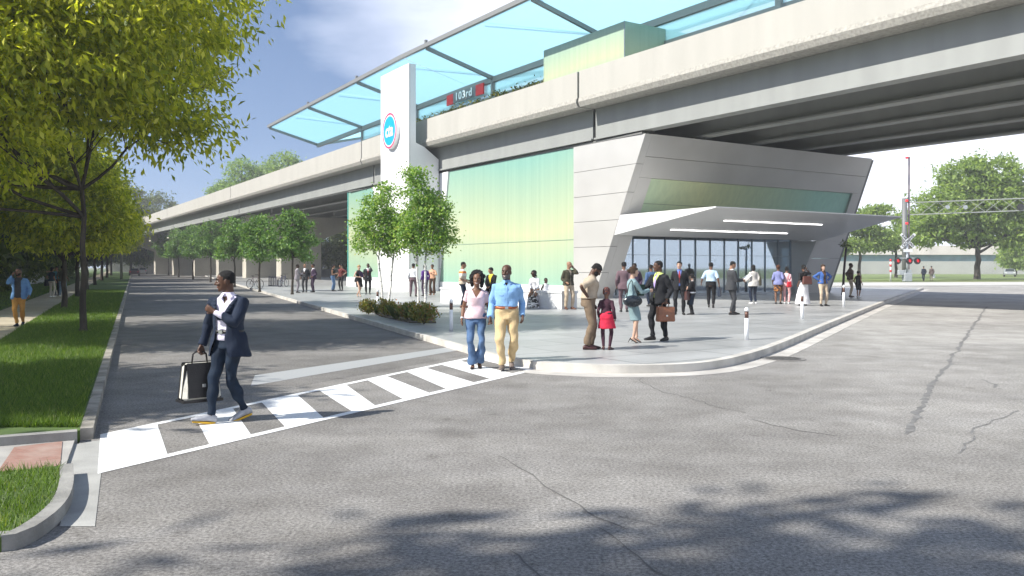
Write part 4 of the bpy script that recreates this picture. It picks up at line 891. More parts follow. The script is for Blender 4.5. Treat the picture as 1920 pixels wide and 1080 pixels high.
def wrinkle(me, amp, fr=14.0, z0=-9, z1=9):
    n = len(me.vertices); co = np.empty(n*3); me.vertices.foreach_get('co', co); nr = np.empty(n*3); me.vertices.foreach_get('normal', nr)
    co = co.reshape(-1, 3); nr = nr.reshape(-1, 3); x, y, z = co.T
    d = np.sin(fr*(z*1.9 + x*.9) + 2*np.sin(fr*.45*x + 1) + 1.7*np.sin(fr*.6*y)) * .5 + np.sin(fr*1.7*(z*.8 - x*1.1 + y) + 2*np.sin(fr*.5*z)) * .35 + np.sin(fr*.55*(z + y*1.5) + x*9) * .5
    co += nr * (amp * d)[:, None]; me.vertices.foreach_set('co', co.reshape(-1)); me.update()
def loft(mb, secs, n=20, p=2.0, mi=0):
    """secs: (centre, X, Y, rx, ry); closed superellipse rings"""
    vs = []
    for c, X, Y, rx, ry in secs:
        for k in range(n):
            a = 2*math.pi*k/n; ca, sa = math.cos(a), math.sin(a); e = 2/p
            vs.append(c + X * (rx * math.copysign(abs(ca)**e, ca)) + Y * (ry * math.copysign(abs(sa)**e, sa)))
    m = len(secs); fs = [[i*n+k, i*n+(k+1) % n, (i+1)*n+(k+1) % n, (i+1)*n+k] for i in range(m-1) for k in range(n)]
    fs += [list(range(n))[::-1], [(m-1)*n+k for k in range(n)]]; mb.add(vs, fs, mi, True)
def ell(mb, c, ax, r, nu=14, nv=10, mi=0):
    s = MB(); s.ball((0, 0, 0), 1, 0, nu, nv); X, Y, Z = ax
    mb.add([c + X*(v[0]*r[0]) + Y*(v[1]*r[1]) + Z*(v[2]*r[2]) for v in s.v], s.f, mi, True)
def ik(a, t, l1, l2, pole):
    d = t - a; L = d.length; mx = (l1 + l2) * .9985
    if L > mx: t = a + d * (mx / L); d = t - a; L = mx
    u = d.normalized(); ca = (l1*l1 + L*L - l2*l2) / (2*l1*L); ca = max(-1, min(1, ca)); sa = math.sqrt(1 - ca*ca)
    q = pole - u * pole.dot(u); q = q.normalized() if q.length > 1e-5 else u.orthogonal()
    return a + u*(l1*ca) + q*(l1*sa), t

class Rig:
    def __init__(s, p, fem=False, child=False, build=1.0):
        s.fem, s.b = fem, build; g = lambda k, d: p.get(k, d)
        s.hs = g('hs', 1.0)
        hz = g('hip', .925); s.pel = V(g('px', 0), g('py', 0), hz + .02); pyaw = R(g('pyaw', 0)); lean, side, tw = R(g('lean', 2)), R(g('side', 0)), R(g('twist', 0))
        s.pX = V(math.cos(pyaw), -math.sin(pyaw), 0); s.pY = V(math.sin(pyaw), math.cos(pyaw), 0)
        up = (s.pY * math.sin(lean) + s.pX * math.sin(side) + V(0, 0, math.cos(lean)*math.cos(side))).normalized(); s.up = up
        a = pyaw + tw; cx = V(math.cos(a), -math.sin(a), 0); s.cX = (cx - up * cx.dot(up)).normalized(); s.cY = up.cross(s.cX)
        sw = (.155 if fem else .178) * (build * .5 + .5) ; sh = .408; s.sw = sw
        s.sh = {-1: s.tp(sh, -sw, -.005), 1: s.tp(sh, sw, -.005)}
        s.sh[-1] += up * g('shl', 0); s.sh[1] += up * g('shr', 0)
        hy, hp, hr = [R(x) for x in g('head', (0, 0, 0))]
        nb = s.tp(.505, 0, -.012); s.nb = nb
        hup = (up * math.cos(hp) + s.cY * math.sin(hp)).normalized()
        b = Matrix.Rotation(-hy, 3, up); s.hX = b @ s.cX; fy = b @ s.cY
        hup = (up * math.cos(hp) + fy * math.sin(hp) + s.hX * math.sin(hr)).normalized(); s.hZ = hup
        s.hX = (s.hX - hup * s.hX.dot(hup)).normalized(); s.hY = hup.cross(s.hX)
        s.hc = nb + (up*.4 + hup*.6).normalized() * (.155 * (s.hs*.5 + .5)) + s.hY * .022
        s.leg, s.arm, s.foot = {}, {}, {}
        for sd, k in ((-1, 'fl'), (1, 'fr')):
            f = list(g(k, (sd*.095, 0, 0, sd*9, 0))); f += [0] * (5 - len(f)); yw, pt = R(f[3]), R(f[4])
            fd = V(math.sin(yw), math.cos(yw), 0); sdv = V(math.cos(yw), -math.sin(yw), 0)
            ball = V(f[0], f[1], f[2]) + fd*.12
            d1 = fd*math.cos(pt) - V(0, 0, 1)*math.sin(pt); u1 = fd*math.sin(pt) + V(0, 0, 1)*math.cos(pt)
            if pt < 0: heel = V(f[0], f[1], f[2]) - fd*.05; ank = heel + d1*.05 + u1*.085
            else: ank = ball - d1*.12 + u1*.085
            hip = s.pel + s.pX*sd*.092 - V(0, 0, .02)
            kp = g('kl' if sd < 0 else 'kr', None); kn, an = ik(hip, ank, .435, .425, V(*kp) if kp else fd + V(sd*.08, 0, .25))
            s.leg[sd] = (hip, kn, an); s.foot[sd] = (an - u1*.085, d1, u1, sdv, pt)
        for sd, k in ((-1, 'hl'), (1, 'hr')):
            t = g(k, (sd*(sw + .075), .06, .90)); t = V(*t) if t[0] != 'c' else None
            pole = V(*g('el' if sd < 0 else 'er', (sd*.18, -1, -.1))); S = s.sh[sd]
            e, wq = ik(S, t, .285, .255, pole); hd = g('dl' if sd < 0 else 'dr', None); pn = g('nl' if sd < 0 else 'nr', None)
            d = V(*hd).normalized() if hd else (wq - e).normalized()
            n = V(*pn) if pn else V(-sd, .15, 0); n = (n - d * n.dot(d)).normalized()
            th = d.cross(n) * (-sd); th = -th if False else th
            s.arm[sd] = (S, e, wq, d, n, th, g('cl' if sd < 0 else 'cr', 16))
    def tp(s, h, x=0, y=0): 
        f = max(0, min(1, h / .42)); X = (s.pX*(1-f) + s.cX*f).normalized(); Y = (s.pY*(1-f) + s.cY*f).normalized() if h > 0 else s.pY
        U = s.up if h > 0 else V(0, 0, 1)
        return s.pel + U*h + X*x + Y*y
    def fr(s, h):
        f = max(0, min(1, h / .42)); X = (s.pX*(1-f) + s.cX*f).normalized(); Y = (s.pY*(1-f) + s.cY*f).normalized(); return X, Y
    def prof(s):
        b = s.b
        if s.fem: return [(-.12, .125, .085, -.005), (-.05, .168, .112, -.012), (.03, .170, .112, -.010), (.10, .145, .098, 0), (.18, .122, .088, .004), (.26, .130, .098, .012), (.33, .142, .116, .020), (.40, .140, .095, .004), (.445, .128, .070, -.008), (.475, .088, .056, -.012), (.50, .058, .050, -.012), (.52, .048, .048, -.012)]
        return [(-.12, .125, .09, -.005), (-.05, .163*b, .112*b, -.008), (.03, .160*b, .112*b, 0), (.10, .150*b, .108*b, .004), (.18, .148*b, .108*b, .006), (.26, .158*b, .112*b, .006), (.33, .172*b, .120*b, .004), (.40, .176*b, .108*b, -.002), (.445, .155*b, .076, -.010), (.475, .108, .062, -.012), (.50, .070, .056, -.012), (.52, .056, .054, -.012)]
    def torso(s, mb, h0, h1, g=0.0, flare=0.0, n=22, p=2.3, waist=0.0):
        P_ = s.prof(); hs = sorted({h0, h1} | {q[0] for q in P_ if h0 < q[0] < h1}); out = []
        for h in hs:
            for a, b in zip(P_, P_[1:]):
                if a[0] <= h <= b[0]: f = (h - a[0])/(b[0]-a[0]); q = [a[i]+(b[i]-a[i])*f for i in range(4)]; break
            else:
                q = list(P_[0] if h < P_[0][0] else P_[-1]);
                if h < P_[0][0]: q[1] = P_[1][1]; q[2] = P_[1][2]
            gx = g + flare * max(0, (.15 - h)) + waist * math.exp(-((h - .13)/.1)**2)
            if h > .47: gx = min(gx, .014)
            hh = max(h, -.03) if h < 0 and g > 0 else h
            rx, ry = q[1], q[2]
            if h < 0 and g > 0: rx = max(rx, P_[1][1]); ry = max(ry, P_[1][2])
            X, Y = s.fr(h); out.append((s.tp(h, 0, q[3]), X, Y, rx + gx, ry + gx))
        loft(mb, out, n, p)
    def legs(s, mb, g=0.0, z_end=0.0, flare=0.0, wid=1.0, sides=(-1, 1)):
        fm = .95 if s.fem else 1.0
        for sd in sides:
            h, k, a = s.leg[sd]; pts, rr = [], []
            def ad(p, r): pts.append(p); rr.append(r)
            ad(h + V(0, 0, .05) , .088*fm + g*1.2); ad(h.lerp(k, .12), .089*fm + g*1.2); ad(h.lerp(k, .45), .073*fm + g*wid); ad(h.lerp(k, .8), .057*fm + g*wid); ad(k, .053 + g*wid)
            ad(k.lerp(a, .18), .051 + g*wid + flare*.1); ad(k.lerp(a, .38), .053*fm + g*wid + flare*.3); ad(k.lerp(a, .72), .038 + g*wid + flare*.8); ad(k.lerp(a, .93), .033 + g*wid + flare)
            if not z_end: ad(a, .034)
            else:
                pts[-1] = k.lerp(a, .97 if g > 0 else .93)
                if z_end < 1:
                    m = [(p, r) for i, (p, r) in enumerate(zip(pts, rr)) if i / (len(pts)-1) <= z_end + .01]; pts, rr = [x[0] for x in m], [x[1] for x in m]
            mb.tube(pts, rr, 14)
    def arms(s, mb, g=0.0, frac=1.0, cuff=0.0, sides=(-1, 1)):
        for sd in sides:
            S, e, w_ = s.arm[sd][:3]; th = .86 if s.fem else 1.0
            inn = s.tp(.405, sd*s.sw*.55, -.008)
            full = [(inn, .060*th + g*.6), (S + (e - S)*.02 - s.up*.004, .058*th + g), (S.lerp(e, .3), .052*th + g), (S.lerp(e, .7), .045*th + g), (e, .042*th + g), (e.lerp(w_, .25), .041*th + g), (e.lerp(w_, .6), .034*th + g), (w_, .026*th + g + cuff)]
            if frac < 1:
                L = frac * 2; cutp = []; tot = 0
                ks = [0, .02, .3, .7, 1, 1.25, 1.6, 2]
                cutp = [f for f, k in zip(full, ks) if k < L - .05]
                # end point
                ep = S.lerp(e, L) if L <= 1 else e.lerp(w_, L - 1); cutp.append((ep, (.047 if L < 1 else .036)*th + g*1.25)); full = cutp
            mb.tube([f[0] for f in full], [f[1] for f in full], 14)
    def hand(s, mb, sd, vox):
        S, e, w_, d, n, th, curl = s.arm[sd]; k = .9 if s.fem else 1.0; k *= (s.hs*.3 + .7) if s.hs < 1.05 else .95
        c = lambda a, b, q: w_ + d*(a*k) + th*(b*k) + n*(q*k)
        loft(mb, [(c(-.02, 0, 0), th, n, .024*k, .019*k), (c(.02, 0, 0), th, n, .031*k, .018*k), (c(.06, 0, .002), th, n, .041*k, .017*k), (c(.092, -.001, .002), th, n, .040*k, .014*k)], 14, 2.4)
        fr = max(.0088*k, vox*.72)
        for o, L, b in ((-.030, .060, .95), (-.010, .074, .98), (.0105, .078, 1), (.030, .070, .97)):
            a = R(curl*.55); p = c(.086*b, o, .002); pts = [c(.07, o*.95, 0), p]
            for q in (.43, .32, .25): p = p + (d*math.cos(a) + n*math.sin(a) + th*(o*.8)) * (L*k*q); pts.append(p); a += R(curl*1.15)
            mb.tube(pts, [fr*1.05, fr, fr*.97, fr*.9, fr*.72], 8)
        pts = [c(.018, .018, .004), c(.045, .042, .012), c(.072, .058, .020), c(.095, .060, .030)]; mb.tube(pts, [fr*1.35, fr*1.2, fr*1.05, fr*.8], 8)
    def head(s, mb, neck=True):
        X, Y, Z, c, k = s.hX, s.hY, s.hZ, s.hc, s.hs
        pt = lambda x, y, z: c + X*(x*k) + Y*(y*k) + Z*(z*k)
        f = .95 if s.fem else 1.0
        secs = [(-.118, .022, .024, .060), (-.106, .042*f, .044, .044), (-.085, .056*f, .066, .026), (-.055, .064*f, .082, .012), (-.02, .070, .091, .004), (.02, .075, .096, -.002), (.055, .0755, .095, -.006), (.085, .064, .080, -.010), (.106, .043, .054, -.012), (.116, .018, .024, -.012)]
        loft(mb, [(pt(0, y, z), X, Y, rx*k, ry*k) for z, rx, ry, y in secs], 24, 2.15)
        for sd in (-1, 1):
            ell(mb, pt(sd*.076, -.008, -.012), (X, Y, Z), (.010*k, .020*k, .033*k)); ell(mb, pt(sd*.033, .080, -.030), (X, Y, Z), (.024*k, .016*k, .018*k))
        ell(mb, pt(0, .085, .028), (X, Y, Z), (.052*k, .014*k, .012*k))
        mb.tube([pt(0, .090, .018), pt(0, .106, -.008), pt(0, .116, -.030), pt(0, .098, -.040)], [.009*k, .012*k, .0155*k, .010*k], 10)
        for sd in (-1, 1): ell(mb, pt(sd*.013, .099, -.034), (X, Y, Z), (.010*k, .010*k, .009*k))
        ell(mb, pt(0, .085, -.066), (X, Y, Z), (.030*k, .014*k, .016*k)); ell(mb, pt(0, .080, -.100), (X, Y, Z), (.024*k, .016*k, .014*k))
        if neck:
            r = .047 if s.fem else .058; a = s.tp(.44, 0, -.014); b = pt(0, -.022, -.05)
            mb.tube([a, s.nb, s.nb.lerp(b, .5), b], [r*1.35, r*1.1, r*k, r*k], 16)
    def face(s, mb, smile=False):
        X, Y, Z, c, k = s.hX, s.hY, s.hZ, s.hc, s.hs; ax = (X, Y, Z); pt = lambda x, y, z: c + X*(x*k) + Y*(y*k) + Z*(z*k)
        for sd in (-1, 1):
            ell(mb, pt(sd*.031, .0815, .004), ax, (.0135*k, .010*k, .0070*k), 10, 6, 2); ell(mb, pt(sd*.031, .0885, .004), ax, (.0065*k, .0045*k, .0062*k), 8, 6, 3)
            mb.tube([pt(sd*.012, .0985, .024), pt(sd*.032, .0965, .031), pt(sd*.052, .081, .025)], [.0035*k, .0042*k, .002*k], 6, 3)
            mb.tube([pt(sd*.016, .0885, .010), pt(sd*.031, .0905, .0125), pt(sd*.047, .081, .008)], [.0018*k, .0026*k, .0018*k], 5, 3)
        if smile:
            mb.tube([pt(-.030, .085, -.058), pt(0, .0985, -.066), pt(.030, .085, -.058)], [.004*k, .0068*k, .004*k], 6, 4)
            for dz in (.007, -.010): mb.tube([pt(-.032, .084, -.058), pt(0, .0985, -.066 + dz), pt(.032, .084, -.058)], [.0035*k, .0058*k, .0035*k], 6, 1)
        else:
            for dz in (.004, -.006): mb.tube([pt(-.026, .0865, -.066), pt(0, .0985, -.066 + dz), pt(.026, .0865, -.066)], [.003*k, .0062*k, .003*k], 6, 1)

def rot_world(o): return wmat(o)
def child(me, name, mat, par, label=None):
    for m in (mat if isinstance(mat, (list, tuple)) else [mat]): me.materials.append(m)
    o = bpy.data.objects.new(name, me); col.objects.link(o); o.parent = par
    if label: o['label'] = label
    return o
def shell(o_mb, r, z0, z1, g, ymax=9, ymin=-9):
    pass
def person(px, fy, h, face, label, sk='brown', fem=False, z=None, pose=None, wear=(), hair=('short', 'black'), group=None, lod=None, hs=1.0, smile=False, build=1.0, beard=None, loc=None):
    pose = dict(pose or {}); pose['hs'] = hs; z = PZ if z is None else z
    p = loc or G(px, fy, z); D = p.y; vox = .0065 if D < 12 else .0078 if D < 16 else .010 if D < 23 else .014 if D < 48 else .019
    r = Rig(pose, fem, False, build); near = D < 23
    kinds_ = {q[0] for q in wear}; lc_ = kinds_ & {'trousers', 'jeans'}; ac_ = any(q[0] in ('shirt', 'blouse', 'jacket', 'sweater') and (q[2] if len(q) > 2 else {}).get('sleeve', 1) > .8 for q in wear)
    mb = MB(); r.torso(mb, -.12, .52, -.010); r.legs(mb, -.012 if lc_ else 0); r.arms(mb, -.010 if ac_ else 0, cuff=.010 if ac_ else 0); r.head(mb)
    for sd in (-1, 1):
        r.hand(mb, sd, vox); a, d, u, sv, pt = r.foot[sd]
        loft(mb, [(a + u*.035 - d*.045, sv, u, .026, .030), (a + u*.045, sv, u, .032, .042), (a + u*.035 + d*.06, sv, u, .036, .030), (a + u*.022 + d*.12, sv, u, .040, .019), (a + u*.016 + d*.17, sv, u, .028, .013)], 12)
    me = remesh(mb, vox, 2); sm = skin(sk)
    if near or D < 32:
        fb = MB(); r.face(fb, smile); n0 = len(me.vertices); bm = bmesh.new(); bm.from_mesh(me)
        vs = [bm.verts.new(v) for v in fb.v]
        for f, mi in zip(fb.f, fb.mi):
            q = bm.faces.new([vs[i] for i in f]); q.material_index = mi; q.smooth = True
        bm.to_mesh(me); bm.free()
    o = bpy.data.objects.new('person', me); col.objects.link(o)
    for m in (sm, lipl if sk in ('light', 'tan') else lipm, eyew, eyed, teeth): me.materials.append(m)
    o.location = p; o.rotation_euler = (0, 0, -R(face)); s = h / 1.765; o.scale = (s, s, s); tag(o, label, 'person', group); o['rig_scale'] = s
    o.pop('rig_scale', None) if hasattr(o, 'pop') else None
    wr = .010 if D < 12 else .010 if D < 16 else .009 if D < 23 else 0.006 if D < 40 else 0
    for wv in wear:
        kind, mat = wv[0], wv[1]; k = wv[2] if len(wv) > 2 else {}
        mb = MB(); nm = k.get('name', kind)
        if kind in ('trousers', 'jeans', 'shorts', 'tights'):
            g = k.get('g', .014 if kind != 'tights' else .006)
            r.torso(mb, -.10, k.get('rise', .11), g); r.legs(mb, g, k.get('len', 1.0), k.get('flare', 0), k.get('wid', 1.0)); me = remesh(mb, vox*1.15, 3)
            if wr and kind != 'tights': wrinkle(me, wr*1.2, 15)
            child(me, nm, mat, o)
        elif kind in ('shirt', 'tee', 'blouse', 'top', 'sweater', 'jacket', 'vest'):
            jk = kind == 'jacket'; g = k.get('g', .026 if jk else .017); hem = k.get('hem', -.16 if jk else .0); fr_ = k.get('sleeve', 1.0)
            r.torso(mb, hem, k.get('topz', .505 if not jk else .495), g, k.get('flare', .12 if jk else .05), waist=k.get('waist', 0))
            if fr_ > 0: r.arms(mb, g*.78, fr_, k.get('cuff', .0))
            me = remesh(mb, vox*1.15, 3)
            if wr: wrinkle(me, wr*(1.0 if not jk else .9), 13)
            if k.get('open') is not None:
                o0, o1, hb = k['open']          # half width at top, at the hem, height of the button point (h)
                def pred(c, r=r, o0=o0, o1=o1, hb=hb):
                    dl = c - r.pel; h_ = dl.dot(r.up); X, Y = r.fr(h_); x, y = dl.dot(X), dl.dot(Y)
                    if y < .02 or abs(x) > .15: return False
                    if h_ > hb: w_ = o0 * (h_ - hb) / (.47 - hb)
                    else: w_ = o1 * (hb - h_) / (hb + .2) if o1 >= 0 else -1
                    if k.get('min'): w_ = max(w_, k['min'])
                    return abs(x - k.get('off', 0)) < w_
                cut(me, pred)
            if k.get('vneck'):
                vd = k['vneck']
                def pred2(c, r=r):
                    dl = c - r.pel; h_ = dl.dot(r.up); X, Y = r.fr(h_); x, y = dl.dot(X), dl.dot(Y); return y > .0 and h_ > vd and abs(x) < (h_ - vd) * k.get('vw', .62)
                cut(me, pred2)
            ob = child(me, nm, mat, o)
            if near and jk and k.get('open') is not None and k['open'][0] > .02:
                lp = MB(); hb = k['open'][2]
                for sd in (-1, 1):
                    def fp(h_, x):
                        X, Y = r.fr(h_)
                        for a, b in zip(r.prof(), r.prof()[1:]):
                            if a[0] <= h_ <= b[0]: f = (h_-a[0])/(b[0]-a[0]); rx, ry, yo = [a[i]+(b[i]-a[i])*f for i in (1, 2, 3)]; break
                        rx += g; ry += g; yy = ry * math.sqrt(max(0.02, 1 - min(.98, abs(x)/rx)**2.3)); return r.tp(h_, x, yo + yy + .006)
                    L0 = []; L1 = []
                    for i in range(7):
                        h_ = hb + (.465 - hb) * i/6; w0 = k['open'][0] * i/6; wl = .012 + .045 * math.sin(math.pi * min(1, .25 + .62*i/6)); L0.append(fp(h_, sd*w0)); L1.append(fp(h_ - .004, sd*(w0 + wl)) + r.fr(h_)[1]*.004)
                    for a, b, c_, d_ in zip(L0, L0[1:], L1[1:], L1): lp.add([a, b, c_, d_], [[0, 1, 2, 3]], 0, True)
                lob = lp.build('lapels', mat, ob, world=False, fix=False); sd_ = lob.modifiers.new('s', 'SOLIDIFY'); sd_.thickness = .005
            if k.get('collar'):
                cm = MB(); X, Y = r.cX, r.cY; c0 = r.tp(.478, 0, -.012); c1 = r.tp(.53, 0, -.006); rr = .061 if not fem else .052
                loft(cm, [(c0, X, Y, rr + .014, rr + .006), (c0.lerp(c1, .5), X, Y, rr + .005, rr + .002), (c1, X, Y, rr, rr - .002)], 24)
                cm.f = cm.f[:-2]; cm.mi = cm.mi[:-2]; cm.sm = cm.sm[:-2]
                if near:
                    for sd in (-1, 1):
                        q = [r.tp(.525, sd*.012, .060), r.tp(.528, sd*.045, .042), r.tp(.478, sd*.085, .058), r.tp(.455, sd*.040, .094)]; cm.add(q, [[0, 1, 2, 3]])
                child(cm.build('collar', k['collar'] if k['collar'] is not True else mat, ob, world=False, fix=False).data, '', [], None) if False else cm.build('collar', k['collar'] if k['collar'] is not True else mat, ob, world=False, fix=False)
            if k.get('placket') and near:
                pm_ = MB()
                for i in range(12):
                    h0, h1 = .115 + .04*i, .155 + .04*i
                    if h1 > .46: break
                    f = lambda h_: (lambda q: q[2] + q[3])([ (a[j] + (b[j]-a[j])*((h_-a[0])/(b[0]-a[0]))) for a, b in zip(r.prof(), r.prof()[1:]) if a[0] <= h_ <= b[0] for j in range(4)][:4]) + g + .004
                    pm_.add([r.tp(h0, -.014, f(h0)), r.tp(h0, .014, f(h0)), r.tp(h1, .014, f(h1)), r.tp(h1, -.014, f(h1))], [[0, 1, 2, 3]])
                pm_.build('placket', mat, ob, world=False, fix=False)
                for sd in (-1, 1):
                    pk = MB(); fz = .30; pk.add([r.tp(fz + .02, sd*.045, .150), r.tp(fz + .02, sd*.125, .118), r.tp(fz - .012, sd*.125, .122), r.tp(fz - .026, sd*.085, .142), r.tp(fz - .012, sd*.045, .153)], [[0, 1, 2, 3, 4]]); pk.build('pocket_flap', mat, ob, world=False, fix=False)
        elif kind in ('skirt', 'dress_skirt'):
            zb = k['z']; fl = k.get('flare', .0); X, Y = r.pX, r.pY; secs = []; top = k.get('top', .12); g = k.get('g', .016)
            for h_ in (top, .03, -.05):
                q = min(r.prof(), key=lambda a: abs(a[0] - h_)); secs.append((r.tp(h_, 0, q[3]), X, Y, q[1] + g, q[2] + g))
            n_ = 6; mid = (r.leg[-1][1] + r.leg[1][1]) * .5; z0 = secs[-1][0].z
            for i in range(1, n_ + 1):
                f = i / n_; zz = z0 + (zb - z0)*f; kz = (r.leg[-1][0].z - zz) / max(.05, r.leg[-1][0].z - mid.z); base = r.pel.lerp(mid, max(0, min(1, kz))); sp_ = abs((r.leg[-1][1] - r.leg[1][1]).dot(Y)) * .5 * min(1, kz)
                secs.append((V(base.x, base.y, zz), X, Y, secs[2][3]*(1 - .06*f) + fl*f, max(secs[2][4], .09) + fl*f*.9 + sp_*.8))
            loft(mb, secs[::-1], 24); me = remesh(mb, vox*1.15, 2)
            if wr: wrinkle(me, wr, 12)
            child(me, nm, mat, o)
        elif kind == 'shoes':
            ht = k.get('heel', 0); sole = k.get('sole')
            for sd in (-1, 1):
                a, d, u, sv, pt = r.foot[sd]; mb = MB(); so_ = .012 if sole else 0
                if k.get('pump'): loft(mb, [(a + u*.028 - d*.062, sv, u, .024, .022), (a + u*.022 - d*.02, sv, u, .028, .018), (a + u*.018 + d*.06, sv, u, .036, .017), (a + u*.022 + d*.125, sv, u, .040, .021), (a + u*.014 + d*.205, sv, u, .012, .010)], 14)
                else: loft(mb, [(a + u*(.035 + so_) - d*.070, sv, u, .028, .035), (a + u*(.050 + so_) - d*.035, sv, u, .038, .050), (a + u*(.050 + so_) + d*.02, sv, u, .040, .050), (a + u*(.038 + so_) + d*.08, sv, u, .045, .038), (a + u*(.028 + so_) + d*.15, sv, u, .047, .027), (a + u*(.022 + so_) + d*.205, sv, u, .030, .018)], 16)
                if k.get('boot'): mb.tube([a + u*.06, r.leg[sd][2].lerp(r.leg[sd][1], k['boot'])], [.05, .056], 14)
                me = remesh(mb, vox, 2); ob = child(me, 'shoe', mat, o)
                if sole:
                    q = MB(); loft(q, [(a + u*.001, d, sv, .125, .043), (a + u*.022, d, sv, .128, .045)], 20, 2.6); q.v = [tuple(V(*v) + d*.065) for v in q.v]; q.build('sole', sole, ob, world=False)
                    q = MB()
                    for i in range(4): q.bar(a + u*(.092 - i*.012) + d*(.045 + .022*i) - sv*.025, a + u*(.092 - i*.012) + d*(.045 + .022*i) + sv*.025, .008, .008)
                    q.build('laces', cloth('laces', (.25, .25, .26)), ob, world=False)
                if ht: q = MB(); q.tube([a - d*.052 + u*.02, a - d*.055 - V(0, 0, 1)*ht*.0 - u*ht], [.012, .006], 8); q.build('heel', mat, ob, world=False)
        elif kind == 'belt':
            h_ = k.get('h', .095); g = k.get('g', .022); q = [a for a in r.prof() if abs(a[0] - .10) < .01][0]; X, Y = r.fr(h_)
            loft(mb, [(r.tp(h_ - .018, 0, q[3]), X, Y, q[1] + g, q[2] + g), (r.tp(h_ + .018, 0, q[3]), X, Y, q[1] + g, q[2] + g)], 28, 2.3); ob = mb.build('belt', mat, o, world=False)
            bk = MB(); c = r.tp(h_, 0, q[3] + q[2] + g); bk.add([c + X*x + r.up*z_ + Y*y for y in (-.002, .008) for x, z_ in ((-.026, -.02), (.026, -.02), (.026, .02), (-.026, .02))], [[0, 1, 2, 3], [4, 5, 6, 7], [0, 1, 5, 4], [1, 2, 6, 5], [2, 3, 7, 6], [3, 0, 4, 7]]); bk.build('buckle', M('buckle_steel', (.6, .6, .58), .3, metal=.9), ob, world=False)
        elif kind == 'tie':
            g = k.get('g', .024); L = []
            for h_, w_ in ((.475, .020), (.455, .016), (.40, .022), (.30, .030), (.20, .036), (.12, .038), (.09, .004)):
                q = [[a[j] + (b[j]-a[j])*((h_-a[0])/(b[0]-a[0])) for j in range(4)] for a, b in zip(r.prof(), r.prof()[1:]) if a[0] <= h_ <= b[0]][0]; y = q[2] + q[3] + g if h_ < .45 else .075
                L.append((r.tp(h_, -w_, y), r.tp(h_, w_, y)))
            for a, b in zip(L, L[1:]): mb.add([a[0], a[1], b[1], b[0]], [[0, 1, 2, 3]])
            ob = mb.build('tie', mat, o, world=False, fix=False); s_ = ob.modifiers.new('s', 'SOLIDIFY'); s_.thickness = .006
        elif kind == 'watch':
            sd = k['side']; S, e, w_ = r.arm[sd][:3]; d = (w_ - e).normalized(); mb.tube([w_ - d*.035, w_ - d*.012], .034 if not fem else .030, 14); ob = mb.build('watch', mat, o, world=False)
    X, Y, Z, c, kk = r.hX, r.hY, r.hZ, r.hc, r.hs; pt = lambda x, y, z_: c + X*(x*kk) + Y*(y*kk) + Z*(z_*kk)
    if hair:
        st, hc = hair[0], hair[1]; mb = MB(); hm = hairm(hc) if hc in HC else hc; thick = {'crop': .006, 'short': .013, 'wrap': .02}.get(st, .012)
        ht = .0025 if st == 'crop' else .013
        def cap(th, zc, extra=0, back=0):
            loft(mb, [(pt(0, y - back, z_), X, Y, rx*kk + th, ry*kk + th) for z_, rx, ry, y in ((zc, .074, .094, -.004), (.02, .075, .096, -.004), (.055, .0755, .095, -.007), (.085, .064, .080, -.011), (.106, .043, .054, -.012), (.116 + th*.6, .018, .024, -.012))], 24, 2.15)
        if st in ('crop', 'short', 'bun', 'pony', 'wrap', 'long', 'bob', 'puff'): cap(ht, -.05)
        if st == 'bun': ell(mb, pt(0, -.115, .01), (X, Y, Z), (.048*kk,)*3)
        if st == 'puff': ell(mb, pt(0, -.03, .125), (X, Y, Z), (.05*kk, .05*kk, .045*kk))
        if st == 'pony': mb.tube([pt(0, -.09, .03), pt(0, -.13, -.02), pt(0, -.125, -.12), pt(0, -.10, -.2)], [.03*kk, .04*kk, .04*kk, .012], 12)
        if st in ('long', 'bob'):
            zl = -.24 if st == 'long' else -.13
            loft(mb, [(pt(0, -.05, zl), X, Y, .075*kk, .04*kk), (pt(0, -.045, zl + .06), X, Y, .092*kk, .055*kk), (pt(0, -.03, -.03), X, Y, .092*kk, .075*kk), (pt(0, -.015, .03), X, Y, .088*kk, .09*kk)], 22)
        if st == 'afro':
            rg_ = random.Random(4); R0 = hair[2] if len(hair) > 2 else .13
            ell(mb, pt(0, -.045, .030), (X, Y, Z), (R0*1.02*kk, R0*.86*kk, R0*.98*kk), 20, 14)
            for _ in range(90):
                a = rg_.uniform(0, 6.28); b = rg_.uniform(-.75, 1.5); q = (R0*math.cos(b)*math.cos(a), -.045 + R0*.88*math.cos(b)*math.sin(a), .030 + R0*.98*math.sin(b))
                if q[1] > .028 and q[2] < .075: continue
                rr = rg_.uniform(.016, .03)*kk; ell(mb, pt(*q), (X, Y, Z), (rr, rr, rr), 8, 6)
            for sd in (-1, 1):
                for q in ((.095, -.01, -.07), (.10, -.02, -.02), (.085, -.05, -.11), (.095, .02, .02)): ell(mb, pt(sd*q[0], q[1], q[2]), (X, Y, Z), (.036*kk, .036*kk, .042*kk), 8, 6)
        me = remesh(mb, max(vox*.85, .006), 1 if st == 'afro' else 2)
        if st in ('crop', 'short', 'bun', 'pony', 'wrap', 'long', 'bob', 'puff', 'afro'):
            hl_ = {'crop': .078, 'short': .066, 'bun': .066, 'pony': .064, 'long': .06, 'bob': .06, 'wrap': .05, 'puff': .06, 'afro': .058}[st]
            def pred(q):
                d = q - c; x, y, z_ = d.dot(X)/kk, d.dot(Y)/kk, d.dot(Z)/kk
                if st == 'afro': return y > .055 and abs(x) < .062 and -.14 < z_ < .072
                face_ = y > .022 + (.0 if st in ('crop', 'short') else -.01) and z_ < hl_ + (.0 if abs(x) < .045 else -(abs(x)-.045)*.9)
                ear = st in ('crop', 'short') and abs(x) > .05 and z_ < .012 + .0*y and y > -.05
                nape = st in ('crop', 'short') and z_ < -.035
                return face_ or ear or nape
